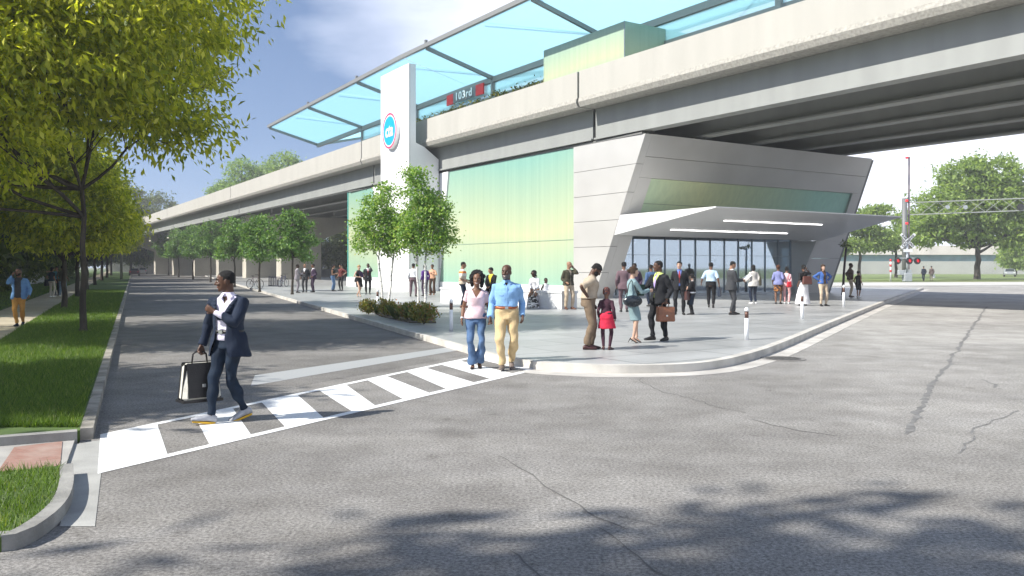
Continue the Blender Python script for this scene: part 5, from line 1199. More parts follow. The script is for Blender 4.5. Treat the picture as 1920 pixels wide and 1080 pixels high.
            cut(me, pred)
            if st in ('long', 'bob', 'afro', 'bun', 'pony', 'puff'): pass
        ho = child(me, 'hair' if st != 'wrap' else 'head_scarf', hm, o)
        if st == 'afro' or True:
            sdm = ho.modifiers.new('s', 'SOLIDIFY'); sdm.thickness = .004; sdm.offset = -1
    if beard:
        mb = MB(); loft(mb, [(pt(0, y, z_), X, Y, rx*kk + .004, ry*kk + .004) for z_, rx, ry, y in ((-.118, .022, .024, .060), (-.106, .042, .044, .044), (-.085, .056, .066, .026), (-.055, .064, .082, .012), (-.02, .070, .091, .004))], 24, 2.15)
        ell(mb, pt(0, .080, -.100), (X, Y, Z), (.027*kk, .019*kk, .017*kk)); ell(mb, pt(0, .089, -.052), (X, Y, Z), (.030*kk, .013*kk, .006*kk)); me = remesh(mb, max(vox*.8, .005), 1)
        def pb(q):
            d = q - c; x, y, z_ = d.dot(X)/kk, d.dot(Y)/kk, d.dot(Z)/kk
            return y < .0 or z_ > -.022 or (z_ > -.048 and y > .03 and abs(x) < .048) or (abs(x) < .026 and -.078 < z_ < -.057 and y > .05)
        cut(me, pb); child(me, 'beard', hairm(beard), o)
    o.update_tag(); o['tmp'] = 1; del o['tmp']
    r.M = wmat(o); r.obj = o; r.s = s
    return r
def wp(r, p): return r.M @ p

# ---- held things: bags, papers
lea = lambda n, c: M('leather_' + n, c, .45, 0, .15, 18, .25, 60)
def bag(name, label, cat, c, yaw, w_, d_, h_, mat, flap=None, taper=.85, handle=.1, trim=None, group=None, clasp=None, tilt=0, flapd=.60):
    """a case hanging below a grip point c"""
    t = empty(name, c, label, cat, group, yaw); t.rotation_euler = (0, tilt, yaw); mb = MB(); z1 = -handle; z0 = z1 - h_
    q = lambda w, d, z: [V(-w/2, -d/2, z), V(w/2, -d/2, z), V(w/2, d/2, z), V(-w/2, d/2, z)]
    mb.hexa(q(w_, d_, z0), q(w_*(.5 + taper*.5), d_*taper, z1 - .0)); b = mb.build('body', mat, t, world=False, bevel=min(w_, d_)*.16)
    mb = MB(); mb.tube([V(-w_*.2, 0, z1 - .012), V(-w_*.17, 0, -.02), V(-w_*.1, 0, .004), V(w_*.1, 0, .004), V(w_*.17, 0, -.02), V(w_*.2, 0, z1 - .012)], .010, 8); mb.build('handle', trim or mat, t, world=False)
    if flap:
        mb = MB(); wf = w_*(.5 + taper*.5)
        for sd in (-1, 1): mb.hexa([V(-wf*.47, sd*(d_/2 + .004), z1 - h_*flapd), V(wf*.47, sd*(d_/2 + .004), z1 - h_*flapd), V(wf*.47, sd*(d_/2 + .014), z1 - h_*flapd), V(-wf*.47, sd*(d_/2 + .014), z1 - h_*flapd)], [V(-wf*.48, sd*(d_*taper/2 + .000), z1 + .004), V(wf*.48, sd*(d_*taper/2 + .0), z1 + .004), V(wf*.48, sd*(d_*taper/2 + .012), z1 + .008), V(-wf*.48, sd*(d_*taper/2 + .012), z1 + .008)])
        mb.build('flap', flap, t, world=False)
        if clasp:
            for sd in (-1, 1): mb = MB(); mb.box((0, sd*(d_/2 + .02), z1 - h_*.58), (.04, .012, .035)); mb.build('clasp', clasp, t, world=False)
    return t
# ---------------------------------------------------------------- who stands where
c_ = cloth
SUITB = c_('black_suit', (.014, .015, .018)); SUITN = c_('navy', (.014, .022, .042)); SUITG = c_('charcoal', (.045, .047, .052)); SUITGR = c_('grey_suit', (.24, .22, .25)); MAUVE = c_('mauve_suit', (.13, .085, .10)); PURP = c_('plum_suit', (.055, .035, .065))
WHITE = c_('white', (.74, .74, .76)); LILAC = c_('lilac_white', (.68, .64, .76)); JEAN = c_('blue_denim', (.075, .135, .25), var=.25, vs=7); JEAND = c_('dark_denim', (.010, .019, .036), var=.3, vs=8); JEANL = c_('pale_denim', (.16, .24, .33), var=.25)
PINK = c_('pale_pink', (.68, .50, .53)); SKY = c_('chambray', (.22, .40, .66), var=.12, vs=9); SAND = c_('sand_chino', (.56, .42, .23), var=.08); KHAKI = c_('khaki_shirt', (.40, .33, .25)); TAUPE = c_('taupe_trousers', (.17, .125, .085)); BROWN = c_('brown', (.075, .045, .032)); BEIGE = c_('beige', (.47, .38, .28))
BLK = c_('black', (.012, .012, .014)); RED = c_('red', (.55, .025, .06)); PLUM = c_('plum', (.05, .02, .032)); TEAL = c_('teal_tweed', (.20, .29, .31), var=.35, vs=90); OLIVE = c_('olive', (.055, .050, .032)); YEL = c_('yellow', (.65, .50, .05)); PEACH = c_('peach', (.60, .34, .22)); PUR = c_('purple', (.10, .03, .22))
MUST = c_('mustard', (.45, .23, .06)); DENS = c_('denim_shirt', (.12, .24, .45)); GREYT = c_('grey_tee', (.05, .05, .055)); CREAM = c_('cream', (.55, .51, .44)); NAVT = c_('navy_tee', (.03, .055, .08)); OLT = c_('olive_tee', (.085, .09, .06)); PALEB = c_('pale_blue', (.42, .55, .68)); SILV = c_('silver', (.52, .50, .47)); PERI = c_('periwinkle', (.20, .22, .42)); ROSE = c_('rose', (.62, .36, .36)); COBALT = c_('cobalt', (.05, .12, .35)); RUST = c_('dark_red', (.12, .03, .03)); CYANT = c_('cyan_tee', (.08, .3, .4))
def striped(name, cols, z0, z1):
    m = bpy.data.materials.new(name); m.use_nodes = True; nt = m.node_tree; b = nt.nodes['Principled BSDF']; tc = _n(nt, 'ShaderNodeTexCoord'); sp = _n(nt, 'ShaderNodeSeparateXYZ'); nt.links.new(tc.outputs['Object'], sp.inputs[0])
    mr = _n(nt, 'ShaderNodeMapRange'); mr.inputs['From Min'].default_value = z0; mr.inputs['From Max'].default_value = z1; nt.links.new(sp.outputs['Z'], mr.inputs['Value']); r = _n(nt, 'ShaderNodeValToRGB'); r.color_ramp.interpolation = 'CONSTANT'
    e = r.color_ramp.elements; e[0].position = 0; e[0].color = (*cols[0][1], 1); e[1].position = cols[1][0]; e[1].color = (*cols[1][1], 1)
    for p, c in cols[2:]: k = e.new(p); k.color = (*c, 1)
    nt.links.new(mr.outputs[0], r.inputs[0]); nt.links.new(r.outputs[0], b.inputs['Base Color']); b.inputs['Roughness'].default_value = .85; return m
def blotch(name, c1, c2, scale, thr=.5, stretch=(1, 1, 1), c3=None):
    m = bpy.data.materials.new(name); m.use_nodes = True; nt = m.node_tree; b = nt.nodes['Principled BSDF']; tc = _n(nt, 'ShaderNodeTexCoord'); mp = _n(nt, 'ShaderNodeMapping'); mp.inputs['Scale'].default_value = stretch; nt.links.new(tc.outputs['Object'], mp.inputs[0])
    nz = _n(nt, 'ShaderNodeTexNoise'); nz.inputs['Scale'].default_value = scale; nz.inputs['Detail'].default_value = 1.5; nt.links.new(mp.outputs[0], nz.inputs['Vector']); r = _n(nt, 'ShaderNodeValToRGB'); r.color_ramp.interpolation = 'CONSTANT'
    e = r.color_ramp.elements; e[0].color = (*c1, 1); e[1].position = thr; e[1].color = (*c2, 1)
    if c3: k = e.new(thr + .08); k.color = (*c3, 1)
    nt.links.new(nz.outputs['Fac'], r.inputs[0]); nt.links.new(r.outputs[0], b.inputs['Base Color']); b.inputs['Roughness'].default_value = .8; return m
STRIPE = striped('striped_tee', [(0, (.55, .46, .36)), (.12, (.30, .12, .06)), (.16, (.55, .46, .36)), (.42, (.66, .62, .56)), (.62, (.70, .20, .03)), (.76, (.68, .64, .58))], .95, 1.5)
SCARF = blotch('patterned_scarf', (.02, .01, .012), (.26, .07, .045), 34, .56); FLOR = blotch('floral_skirt', (.03, .012, .015), (.40, .16, .04), 16, .55); ZEB = blotch('zebra_print', (.015, .015, .015), (.75, .74, .72), 7, .5, (1.2, 1.2, 4.5))
SHB = lea('black', (.012, .011, .011)); SHBR = lea('brown', (.10, .035, .018)); SHDR = lea('maroon', (.045, .012, .012)); SHG = lea('grey', (.33, .34, .37)); SHW = lea('white', (.7, .7, .7)); SOLEY = M('sole_yellow', (.72, .42, .03), .6); TAN = lea('tan', (.25, .095, .045)); OXB = lea('oxblood', (.06, .018, .015)); BELTB = lea('belt_black', (.01, .01, .01)); BELTR = lea('belt_tan', (.30, .075, .02)); GREYS = lea('grey_brown', (.14, .11, .095))
TIEL = c_('tie_lavender', (.42, .33, .62)); TIER = c_('tie_red', (.35, .05, .05)); TIED = c_('tie_dark', (.08, .03, .05)); LIME = c_('lime_shirt', (.58, .66, .22)); BLUES = c_('blue_shirt', (.12, .20, .5))
def suit(m, shirt=WHITE, tie=None, trous=None, shoes=SHB, openw=.07, back=False, hb=.20):
    w = [('trousers', trous or m, {'wid': 1.15}), ('shirt', shirt, {'hem': -.02, 'sleeve': .97, 'collar': True, 'g': .012})]
    if tie: w.append(('tie', tie, {'g': .018}))
    return w + [('jacket', m, {'open': (openw, .05, hb)} if not back else {}), ('shoes', shoes)]

# the man crossing the road on the left
r = person(430, 791, 1.75, -156, 'man in open navy blazer, jeans and grey shoes striding over the crosswalk with a bag', 'dark', z=.0, pose=dict(hip=.928, lean=2, twist=-14, fr=(.10, .20, 0, 40, -8), fl=(-.09, -.20, 0, 34, 18), hr=(.33, .08, .87), er=(.6, -.8, 0), hl=(.0, .235, 1.265), el=(-1, -.25, -.75), dl=(.75, .25, .35), nl=(.2, -1, .1), cl=42, cr=75, nr=(-1, 0, 0), head=(66, 4, 0)),
    wear=[('jeans', JEAND, {'wid': .85, 'g': .013}), ('shirt', LILAC, {'hem': -.01, 'collar': True, 'vneck': .40, 'vw': .5, 'g': .011, 'flare': .0}), ('belt', BELTB, {'g': .030, 'h': .085}), ('jacket', SUITN, {'open': (.115, .15, .22), 'min': .075, 'off': .005, 'hem': -.20, 'flare': .16}), ('shoes', SHG, {'sole': SOLEY})], hair=('crop', 'black'), beard=None)
hp_ = wp(r, r.arm[1][2] + r.arm[1][3] * .085)
b_ = bag('satchel', 'cream and black leather satchel hanging from the walking man\'s hand', 'bag', hp_, R(40), .44, .24, .42, lea('cream', (.58, .56, .50)), flap=lea('black', (.012, .011, .011)), handle=.12, trim=SHB, clasp=M('buckle_steel', (.6, .6, .58), .3, metal=.9), taper=.62, flapd=.9)
for y in (-.05, .05): mb = MB(); mb.hexa([V(-.2235, y - .014, -.53), V(-.2235, y + .014, -.53), V(.2235, y + .014, -.53), V(.2235, y - .014, -.53)], [V(-.183, y - .014, -.125), V(-.183, y + .014, -.125), V(.183, y + .014, -.125), V(.183, y - .014, -.125)]); mb.build('strap', SHB, b_, world=False)
mb = MB(); mb.box((0, 0, -.538), (.448, .252, .03)); mb.build('base_trim', SHB, b_, world=False)

# couple on the crosswalk
rw = person(892, 691, 1.70, 178, 'smiling woman in pale pink v-neck top and flared jeans holding the tall man\'s hand', 'brown', True, 0, dict(hip=.915, lean=0, side=-2, fr=(.05, .02, 0, 6, 0), fl=(-.06, -.08, 0, -8, 14), hr=(.245, .06, .885), hl=(-.245, .05, .885), cr=22, cl=70, dl=(-.12, .1, -1), head=(4, 3, -3)),
    [('jeans', JEAN, {'flare': .046, 'wid': .72, 'g': .011, 'len': 1, 'rise': .05}), ('tee', PINK, {'sleeve': .27, 'hem': -.035, 'vneck': .33, 'vw': .60, 'g': .020, 'flare': .1}), ('shoes', SHB, {'pump': 1}), ('watch', SHW, {'side': 1})], ('afro', 'black', .125), smile=True)
rm = person(950, 694, 1.84, 180, 'tall smiling bald man in light blue shirt and sand trousers walking hand in hand', 'dark', False, 0, dict(hip=.915, lean=0, fr=(.07, .06, 0, 8, -6), fl=(-.07, -.20, 0, -8, 24), hr=(.262, .06, .865), hl=(-.258, .05, .88), cr=70, dr=(.12, .1, -1), cl=40, head=(17, 2, -3)),
    [('trousers', SAND, {'wid': 1.25, 'g': .016}), ('shirt', SKY, {'hem': .105, 'collar': True, 'placket': True, 'g': .024, 'vneck': .43, 'vw': .5, 'flare': .1, 'cuff': .008}), ('belt', BELTR, {'g': .026, 'h': .082}), ('shoes', GREYS)], None, smile=True, beard='grey', build=1.06)

# group on the plaza near the kerb
r = person(1103, 655, 1.76, 88, 'man in khaki shirt and taupe trousers looking down with hand on hip', 'dark', pose=dict(lean=9, hr=(.20, -.04, 1.045), er=(.6, -1, .1), dr=(-.25, .55, -.75), nr=(-1, 0, -.2), cr=55, hl=(-.24, .1, .9), fl=(-.09, .06, 0, -4), fr=(.09, -.05, 0, 8), head=(0, 36, 0)),
    wear=[('trousers', TAUPE, {'wid': 1.7, 'g': .018}), ('shirt', KHAKI, {'sleeve': .46, 'hem': .06, 'collar': True, 'g': .026, 'flare': .3}), ('belt', BELTB), ('shoes', SHDR)], hair=('short', 'black'), beard='black', build=1.12)
person(1137, 656, 1.22, 12, 'small girl in plum sweater and bright red skirt standing with her back turned', 'brown', True, pose=dict(hl=(-.22, .05, .92), hr=(.24, .03, .88), fl=(-.08, 0, 0, -12), fr=(.09, 0, 0, 25)), hs=1.22,
    wear=[('tights', PLUM), ('skirt', RED, {'z': .60, 'flare': .07, 'top': .14, 'g': .03}), ('sweater', PLUM, {'hem': .07, 'g': .018}), ('shoes', SHDR)], hair=('wrap', SCARF))
rwm = person(1184, 643, 1.62, 78, 'woman in teal-grey skirt suit and black heels shaking hands', 'light', True, pose=dict(hip=.975, lean=4, hr=(.04, .41, 1.22), er=(.6, -.5, -.8), dr=(0, 1, 0), nr=(-1, 0, .1), cr=40, hl=(-.03, .20, 1.16), el=(-1, -.3, -.4), dl=(.7, .5, .4), nl=(.4, -1, 0), cl=40, fl=(-.07, .10, .0, 0, 30), fr=(.05, -.03, .0, 4, 30)),
    wear=[('skirt', TEAL, {'z': .52, 'flare': -.008, 'g': .014}), ('jacket', TEAL, {'hem': -.10, 'g': .02, 'flare': .2}), ('shoes', SHB, {'pump': 1, 'heel': .075})], hair=('bun', 'brown'))
hb = empty('handbag', wp(rwm, V(.25, -.06, 1.02)), 'shiny black shoulder handbag at the suited woman\'s side', 'handbag', None, -R(78))
mb = MB(); s_ = MB(); s_.ball((0, 0, -.04), (.09, .215, .125), 0, 16, 12); s_.build('body', M('patent', (.012, .018, .025), .25, 0, .4, 14, .5, 16), hb, world=False)
mb.tube([V(-.02, -.13, .05), V(-.08, -.06, .3), V(-.09, 0, .40), V(-.08, .06, .3), V(-.02, .13, .05)], .011, 8); mb.build('strap', SHB, hb, world=False)
bk = wp(rwm, V(-.05, .255, 1.22)); q = MB(); q.box((0, 0, 0), (.03, .17, .24)); o_ = q.build('folder', c_('folder_green', (.02, .05, .035)), None, origin=None, bevel=.004); o_.location = bk; o_.rotation_euler = (0, .15, -R(60)); tag(o_, 'dark green folder held against the suited woman\'s chest', 'folder')
rb = person(1237, 638, 1.80, -122, 'tall man in black suit with lavender tie holding a brown briefcase', 'dark', pose=dict(lean=2, twist=-6, hl=(-.29, .06, .885), cl=75, hr=(.17, .36, 1.10), er=(.8, -.6, -.7), dr=(-.3, 1, 0), nr=(-1, -.2, 0), cr=35, head=(34, 2, 0), fl=(-.17, -.03, 0, -14), fr=(.14, .08, 0, 14)),
    wear=suit(SUITB, LIME, TIEL, openw=.085, hb=.14), hair=('crop', 'black'), build=1.08)
bag('briefcase', 'tan brown leather briefcase in the black-suited man\'s hand', 'briefcase', wp(rb, rb.arm[-1][2] + rb.arm[-1][3]*.085), R(12), .42, .15, .31, TAN, flap=TAN, handle=.09, taper=.8, clasp=M('buckle_steel', (.6, .6, .58), .3, metal=.9))
person(1170, 585, 1.84, 6, 'man in mauve-grey suit seen from behind near the entrance glass', 'brown', wear=suit(MAUVE, back=True), hair=('short', 'black'))
person(1190, 577, 1.80, 200, 'man in plum suit facing us behind the mauve-suited man', 'deep', wear=suit(PURP, WHITE), hair=('short', 'black'))
person(1221, 575, 1.74, -10, 'man in blue jacket half hidden behind the black-suited man', 'brown', wear=[('trousers', SUITN), ('jacket', c_('mid_blue', (.06, .11, .22))), ('shoes', SHB)], hair=('short', 'black'))
rp = person(1066, 580, 1.86, 152, 'bald man in olive jacket talking on a phone by the glass wall', 'tan', pose=dict(hl=(-.15, .11, 1.475), el=(-.35, .6, -1.2), dl=(.25, -.1, 1), nl=(1, -.3, 0), cl=50, hr=(.20, .16, .98), head=(-28, 0, 0), fl=(-.10, .08, 0, -15), fr=(.12, 0, 0, 15)),
    wear=[('trousers', BEIGE, {'wid': 1.3}), ('shirt', KHAKI, {'g': .012}), ('jacket', OLIVE, {'open': (.05, .05, .2), 'hem': -.08}), ('shoes', SHBR)], hair=None)
# bench sitters
def bench_pt(px): 
    a, b = G(826, 567, PZ), G(1053, 580, PZ); d = (b - a); k = (px - 960)/F; t = (k*a.y - a.x) / (d.x - k*d.y); return a + d*t
rs = person(0, 0, 1.66, -158, 'woman in white blouse and brown trousers sitting on the stone bench', 'deep', True, pose=dict(hip=.765, lean=12, fl=(-.12, .42, 0, -8), fr=(.11, .40, 0, 8), hl=(-.10, .33, .74), hr=(.08, .33, .74), el=(-1, -.4, -.2), er=(1, -.4, -.2), head=(20, 14, 0)), loc=bench_pt(999) + nb*.13,
    wear=[('trousers', BROWN and c_('camel', (.27, .16, .10)), {'wid': 1.2}), ('blouse', WHITE, {'hem': -.03, 'g': .026, 'sleeve': .85}), ('shoes', SHB)], hair=('afro', 'black', .105))
rs2 = person(0, 0, 1.80, -150, 'man in black jacket over yellow shirt sitting on the bench behind the couple', 'tan', pose=dict(hip=.765, lean=6, fl=(-.12, .42, 0, -8), fr=(.11, .42, 0, 8), hl=(-.08, .32, .78), hr=(.06, .32, .78), el=(-1, -.4, -.2), er=(1, -.4, -.2), head=(40, 2, 0)), loc=bench_pt(918) + nb*.13,
    wear=[('trousers', BLK, {'wid': 1.3}), ('shirt', YEL, {'g': .012}), ('jacket', BLK, {'open': (.10, .06, .1), 'hem': -.03}), ('shoes', SHB)], hair=('short', 'black'))
zb = empty('tote_bag', G(999, 578, PZ), 'zebra-striped tote bag on the ground before the seated woman', 'bag', None, R(20)); mb = MB(); mb.hexa([V(-.25, -.11, 0), V(.25, -.11, 0), V(.25, .11, 0), V(-.25, .11, 0)], [V(-.19, -.06, .46), V(.19, -.06, .46), V(.19, .06, .46), V(-.19, .06, .46)]); mb.build('body', ZEB, zb, world=False, bevel=.03)
mb = MB(); mb.tube([V(-.1, 0, .44), V(-.08, 0, .58), V(0, 0, .64), V(.08, 0, .58), V(.1, 0, .44)], .012, 8); mb.build('handle', SHB, zb, world=False)
person(1023, 577, 1.17, 140, 'small child in white vest and pale jeans beside the seated woman', 'deep', pose=dict(head=(10, 0, 0)), hs=1.28, wear=[('jeans', JEANL, {'wid': 1.4}), ('shirt', OLIVE, {'sleeve': .7, 'g': .012}), ('vest', WHITE, {'sleeve': 0, 'hem': -.03, 'g': .028}), ('shoes', SHW)], hair=('crop', 'black'))
rst = person(867, 577, 1.86, 84, 'man in orange and cream striped shirt standing in profile by the bench end', 'tan', pose=dict(hr=(.22, .16, .98), hl=(-.2, .25, 1.02), head=(0, 4, 0), fl=(-.08, .06, 0, 0), fr=(.09, -.03, 0, 6)), wear=[('jeans', JEAND, {'wid': 1.3}), ('tee', STRIPE, {'sleeve': .5, 'hem': -.06, 'g': .028}), ('shoes', SHBR)], hair=('crop', 'black'))
# three behind the birches
person(775, 556, 1.84, 8, 'man in white shirt and mauve trousers with back turned behind the birch trunks', 'brown', pose=dict(fl=(-.15, 0, 0, -10), fr=(.13, 0, 0, 10)), wear=[('trousers', MAUVE, {'wid': 1.3}), ('shirt', WHITE, {'hem': .06, 'flare': .3}), ('shoes', SHB)], hair=('short', 'black'))
person(797, 555, 1.76, -30, 'woman in purple top and dark trousers behind the right birch', 'deep', True, wear=[('trousers', PURP, {'wid': 1.3}), ('blouse', PUR, {'hem': -.04}), ('shoes', SHB)], hair=('bob', 'black'))
person(811, 553, 1.80, 192, 'woman in peach blouse and brown flared trousers facing us behind the birches', 'brown', True, pose=dict(hl=(-.05, .2, 1.2), el=(-1, -.2, -.5), hr=(.18, .12, 1.0)), wear=[('trousers', BROWN, {'flare': .05, 'wid': 1.1}), ('blouse', PEACH, {'hem': -.03}), ('shoes', TAN)], hair=('short', 'black'))
rd = person(672, 557, 1.78, 142, 'blond woman in black sleeveless dress striding with a purple folder', 'light', True, pose=dict(hip=.90, lean=5, fr=(.07, .30, .03, 4, 8), fl=(-.07, -.32, .0, -4, 42), hl=(-.05, .22, 1.10), hr=(.10, .24, 1.06), el=(-1, -.3, -.5), er=(1, -.3, -.5)), wear=[('top', BLK, {'sleeve': 0, 'hem': -.12, 'flare': .15}), ('skirt', BLK, {'z': .54}), ('shoes', SHB, {'pump': 1})], hair=('short', 'blond'))
o_ = MB().box((0, 0, 0), (.22, .03, .28)).build('folder', c_('folder_purple', (.05, .025, .07)), None, bevel=.004); o_.location = wp(rd, V(-.03, .26, 1.18)); o_.rotation_euler = (0, .3, -R(142)); tag(o_, 'dark purple folder in the blond woman\'s arms', 'folder')
rq = person(690, 552, 1.86, 172, 'man in black suit and red tie on the phone beside the blond woman', 'deep', pose=dict(hl=(-.15, .11, 1.475), el=(-.35, .6, -1.2), dl=(.3, -.1, 1), nl=(1, 0, 0), cl=50, head=(-8, 0, 0)), wear=suit(SUITB, WHITE, TIER), hair=('crop', 'black'))
person(624, 546, 1.80, 96, 'woman in black halter top and flared jeans talking with the dark-red-shirted man', 'tan', True, pose=dict(hr=(.1, .25, 1.14), hl=(-.1, .22, 1.1)), wear=[('jeans', JEAN, {'flare': .04}), ('top', BLK, {'sleeve': 0, 'hem': .05}), ('shoes', SHB)], hair=('puff', 'black'))
person(640, 545, 1.84, -150, 'man in dark red shirt and black jeans with hand on hip by the glass edge', 'tan', pose=dict(hl=(-.2, .02, 1.03), el=(-1, -.4, .1), head=(30, 6, 0)), wear=[('jeans', BLK), ('shirt', RUST, {'sleeve': .5, 'hem': -.06}), ('shoes', SHB)], hair=('short', 'black'))
person(557, 549, 1.82, 80, 'man in pale grey suit gesturing, left of the three men in suits', 'deep', pose=dict(hr=(.12, .36, 1.18), dr=(0, 1, .3), hl=(-.15, .2, 1.05)), wear=suit(SUITGR, WHITE), hair=('crop', 'black'))
person(572, 548, 1.84, 188, 'bald man in charcoal suit facing us, middle of three men in suits', 'tan', wear=suit(SUITG, WHITE), hair=None)
person(588, 548, 1.84, -118, 'man in plum suit with hand in pocket, right of the three men in suits', 'brown', pose=dict(hl=(-.20, .1, .97), head=(20, 0, 0)), wear=suit(PURP, WHITE), hair=('crop', 'black'))
# in front of the entrance
rk_ = person(1274, 590, 1.84, 192, 'young man in black suit, blue shirt and red tie facing us beside a schoolgirl', 'light', pose=dict(cl=70, fl=(-.12, .04, 0, -12), fr=(.12, 0, 0, 12), head=(10, 0, 0)), wear=suit(SUITB, BLUES, TIER), hair=('short', 'black'))
bag('briefcase', 'dark oxblood briefcase in the young black-suited man\'s hand', 'briefcase', wp(rk_, rk_.arm[-1][2] + rk_.arm[-1][3]*.085), R(60), .40, .11, .29, OXB, handle=.08)
person(1298, 590, 1.40, -62, 'schoolgirl in black jacket and long dark blue skirt looking left', 'light', True, pose=dict(hr=(.05, .2, 1.0), hl=(-.08, .2, 1.0), el=(-1, -.5, 0), er=(1, -.5, 0)), hs=1.1, wear=[('tights', BLK), ('skirt', JEAND, {'z': .42, 'flare': .01}), ('blouse', WHITE, {'g': .012, 'hem': -.03}), ('jacket', BLK, {'open': (.04, .02, .25), 'hem': .03}), ('shoes', SHB, {'boot': .3})], hair=('pony', 'black'))
rr_ = person(1333, 577, 1.86, 16, 'man in pale blue shirt walking towards the doors with a dark case', 'brown', pose=dict(hip=.90, fl=(-.09, .22, 0, 0, -6), fr=(.09, -.24, 0, 0, 24), hl=(-.36, .12, .93), hr=(.30, -.02, .88), cr=70), wear=[('trousers', BLK, {'wid': 1.3}), ('shirt', PALEB, {'sleeve': .52, 'hem': .07, 'flare': .3, 'g': .026}), ('shoes', SHB)], hair=('short', 'black'))
bag('briefcase', 'dark navy case in the hand of the man in pale blue shirt', 'briefcase', wp(rr_, rr_.arm[1][2] + rr_.arm[1][3]*.085), R(70), .40, .13, .32, lea('navy', (.02, .03, .05)), handle=.09)
rn = person(1371, 590, 1.86, 78, 'man in charcoal suit reading a white newspaper', 'tan', pose=dict(hr=(.10, .34, 1.10), er=(.5, -1, -.6), dr=(-.2, 1, .1), hl=(-.10, .36, 1.12), el=(-.5, -1, -.6), cr=50, cl=50, head=(0, 16, 0), fl=(-.08, .14, 0, -4), fr=(.1, -.06, 0, 8)), wear=suit(SUITG, WHITE, TIED), hair=('crop', 'black'))
o_ = MB().hexa([V(-.19, .0, -.003), V(.19, 0, -.003), V(.19, .28, .08), V(-.19, .28, .08)], [V(-.19, .0, .004), V(.19, 0, .004), V(.19, .28, .087), V(-.19, .28, .087)]).build('newspaper', M('newsprint', (.72, .72, .70), .9, 0, .12, 30), None); o_.location = wp(rn, V(0, .42, 1.13)); o_.rotation_euler = (R(14), 0, -R(78)); tag(o_, 'folded white newspaper held by the charcoal-suited man', 'newspaper')
rv = person(1413, 570, 1.74, -14, 'woman in silvery jacket and navy trousers with back turned, bag on shoulder', 'deep', True, pose=dict(hl=(-.30, .14, 1.0)), wear=[('trousers', SUITN), ('blouse', SILV, {'hem': -.16, 'g': .03, 'flare': .2}), ('shoes', SHW)], hair=('bob', 'black'))
def shoulder_bag(rg, p, yaw, size, mat, label, strap=SHB):
    e = empty('shoulder_bag', wp(rg, V(*p)), label, 'handbag', None, yaw); mb = MB(); w_, d_, h_ = size; mb.hexa([V(-w_/2, -d_/2, -h_), V(w_/2, -d_/2, -h_), V(w_/2, d_/2, -h_), V(-w_/2, d_/2, -h_)], [V(-w_*.42, -d_*.35, 0), V(w_*.42, -d_*.35, 0), V(w_*.42, d_*.35, 0), V(-w_*.42, d_*.35, 0)]); mb.build('body', mat, e, world=False, bevel=.03)
    mb = MB(); mb.tube([V(-w_*.36, 0, -.02), V(-w_*.2, 0, .22), V(0, 0, .36), V(w_*.2, 0, .22), V(w_*.36, 0, -.02)], .010, 6); mb.build('strap', strap, e, world=False); return e
shoulder_bag(rv, (.25, -.03, 1.18), R(100), (.34, .12, .36), OLIVE, 'olive shoulder bag of the woman in the silvery jacket')
person(1459, 570, 1.74, 24, 'woman in periwinkle shirt and floral skirt with back turned', 'brown', True, pose=dict(hr=(.2, .14, 1.05)), wear=[('blouse', PERI, {'hem': -.10, 'sleeve': .55, 'g': .028}), ('skirt', FLOR, {'z': .56, 'flare': .02}), ('shoes', SHB)], hair=('bun', 'redbrown'))
rg1 = person(1475, 570, 1.64, 28, 'girl in pale pink outfit with bright red bag beside the floral skirt', 'tan', True, wear=[('trousers', ROSE), ('blouse', PINK, {'hem': -.04}), ('shoes', SHW)], hair=('puff', 'black'))
shoulder_bag(rg1, (.14, -.17, 1.05), R(10), (.22, .10, .24), c_('red_bag', (.6, .03, .05)), 'bright red bag on the girl in pink', RED)
rl = person(1507, 573, 1.74, -8, 'woman in long flowing white skirt and black top with raised arm', 'brown', True, pose=dict(hr=(.20, .16, 1.52), er=(1, .2, -.8), dr=(-.2, .1, 1)), wear=[('skirt', WHITE, {'z': .06, 'flare': .16, 'g': .016}), ('blouse', BLK, {'hem': .05, 'sleeve': .6}), ('shoes', SHB)], hair=('bun', 'black'))
shoulder_bag(rl, (.05, -.20, 1.24), R(5), (.42, .16, .34), lea('chestnut', (.10, .03, .02)), 'chestnut leather bag on the back of the white-skirted woman')
person(1543, 574, 1.76, 168, 'woman in cobalt jacket and beige trousers with hands on hips', 'light', True, pose=dict(hl=(-.20, .04, 1.06), hr=(.20, .04, 1.06), el=(-1, -.3, .1), er=(1, -.3, .1), dl=(.5, .3, -.6), dr=(-.5, .3, -.6), head=(10, 6, 4), fl=(-.13, 0, 0, -14), fr=(.12, .05, 0, 14)), wear=[('trousers', BEIGE), ('top', BROWN, {'sleeve': 0, 'hem': -.02}), ('jacket', COBALT, {'open': (.09, .1, .15), 'min': .05, 'hem': -.02}), ('shoes', SHB)], hair=('long', 'brown'))
person(1594, 557, 1.86, 112, 'man in dark brown polo shirt and khaki trousers under the viaduct with a boy', 'deep', pose=dict(hr=(.2, -.06, .95)), wear=[('trousers', BEIGE, {'wid': 1.4}), ('shirt', BROWN, {'sleeve': .5, 'hem': -.06, 'g': .03}), ('shoes', SHDR)], hair=('crop', 'black'), build=1.1)
person(1609, 558, 1.42, 52, 'boy in black sleeveless shirt and shorts with white trainers', 'tan', pose=dict(fl=(-.12, .12, 0, -5), fr=(.12, -.1, 0, 10)), hs=1.1, wear=[('shorts', SUITG, {'len': .5, 'wid': 2.2}), ('tee', BLK, {'sleeve': 0, 'hem': -.1}), ('shoes', SHW)], hair=('short', 'black'))
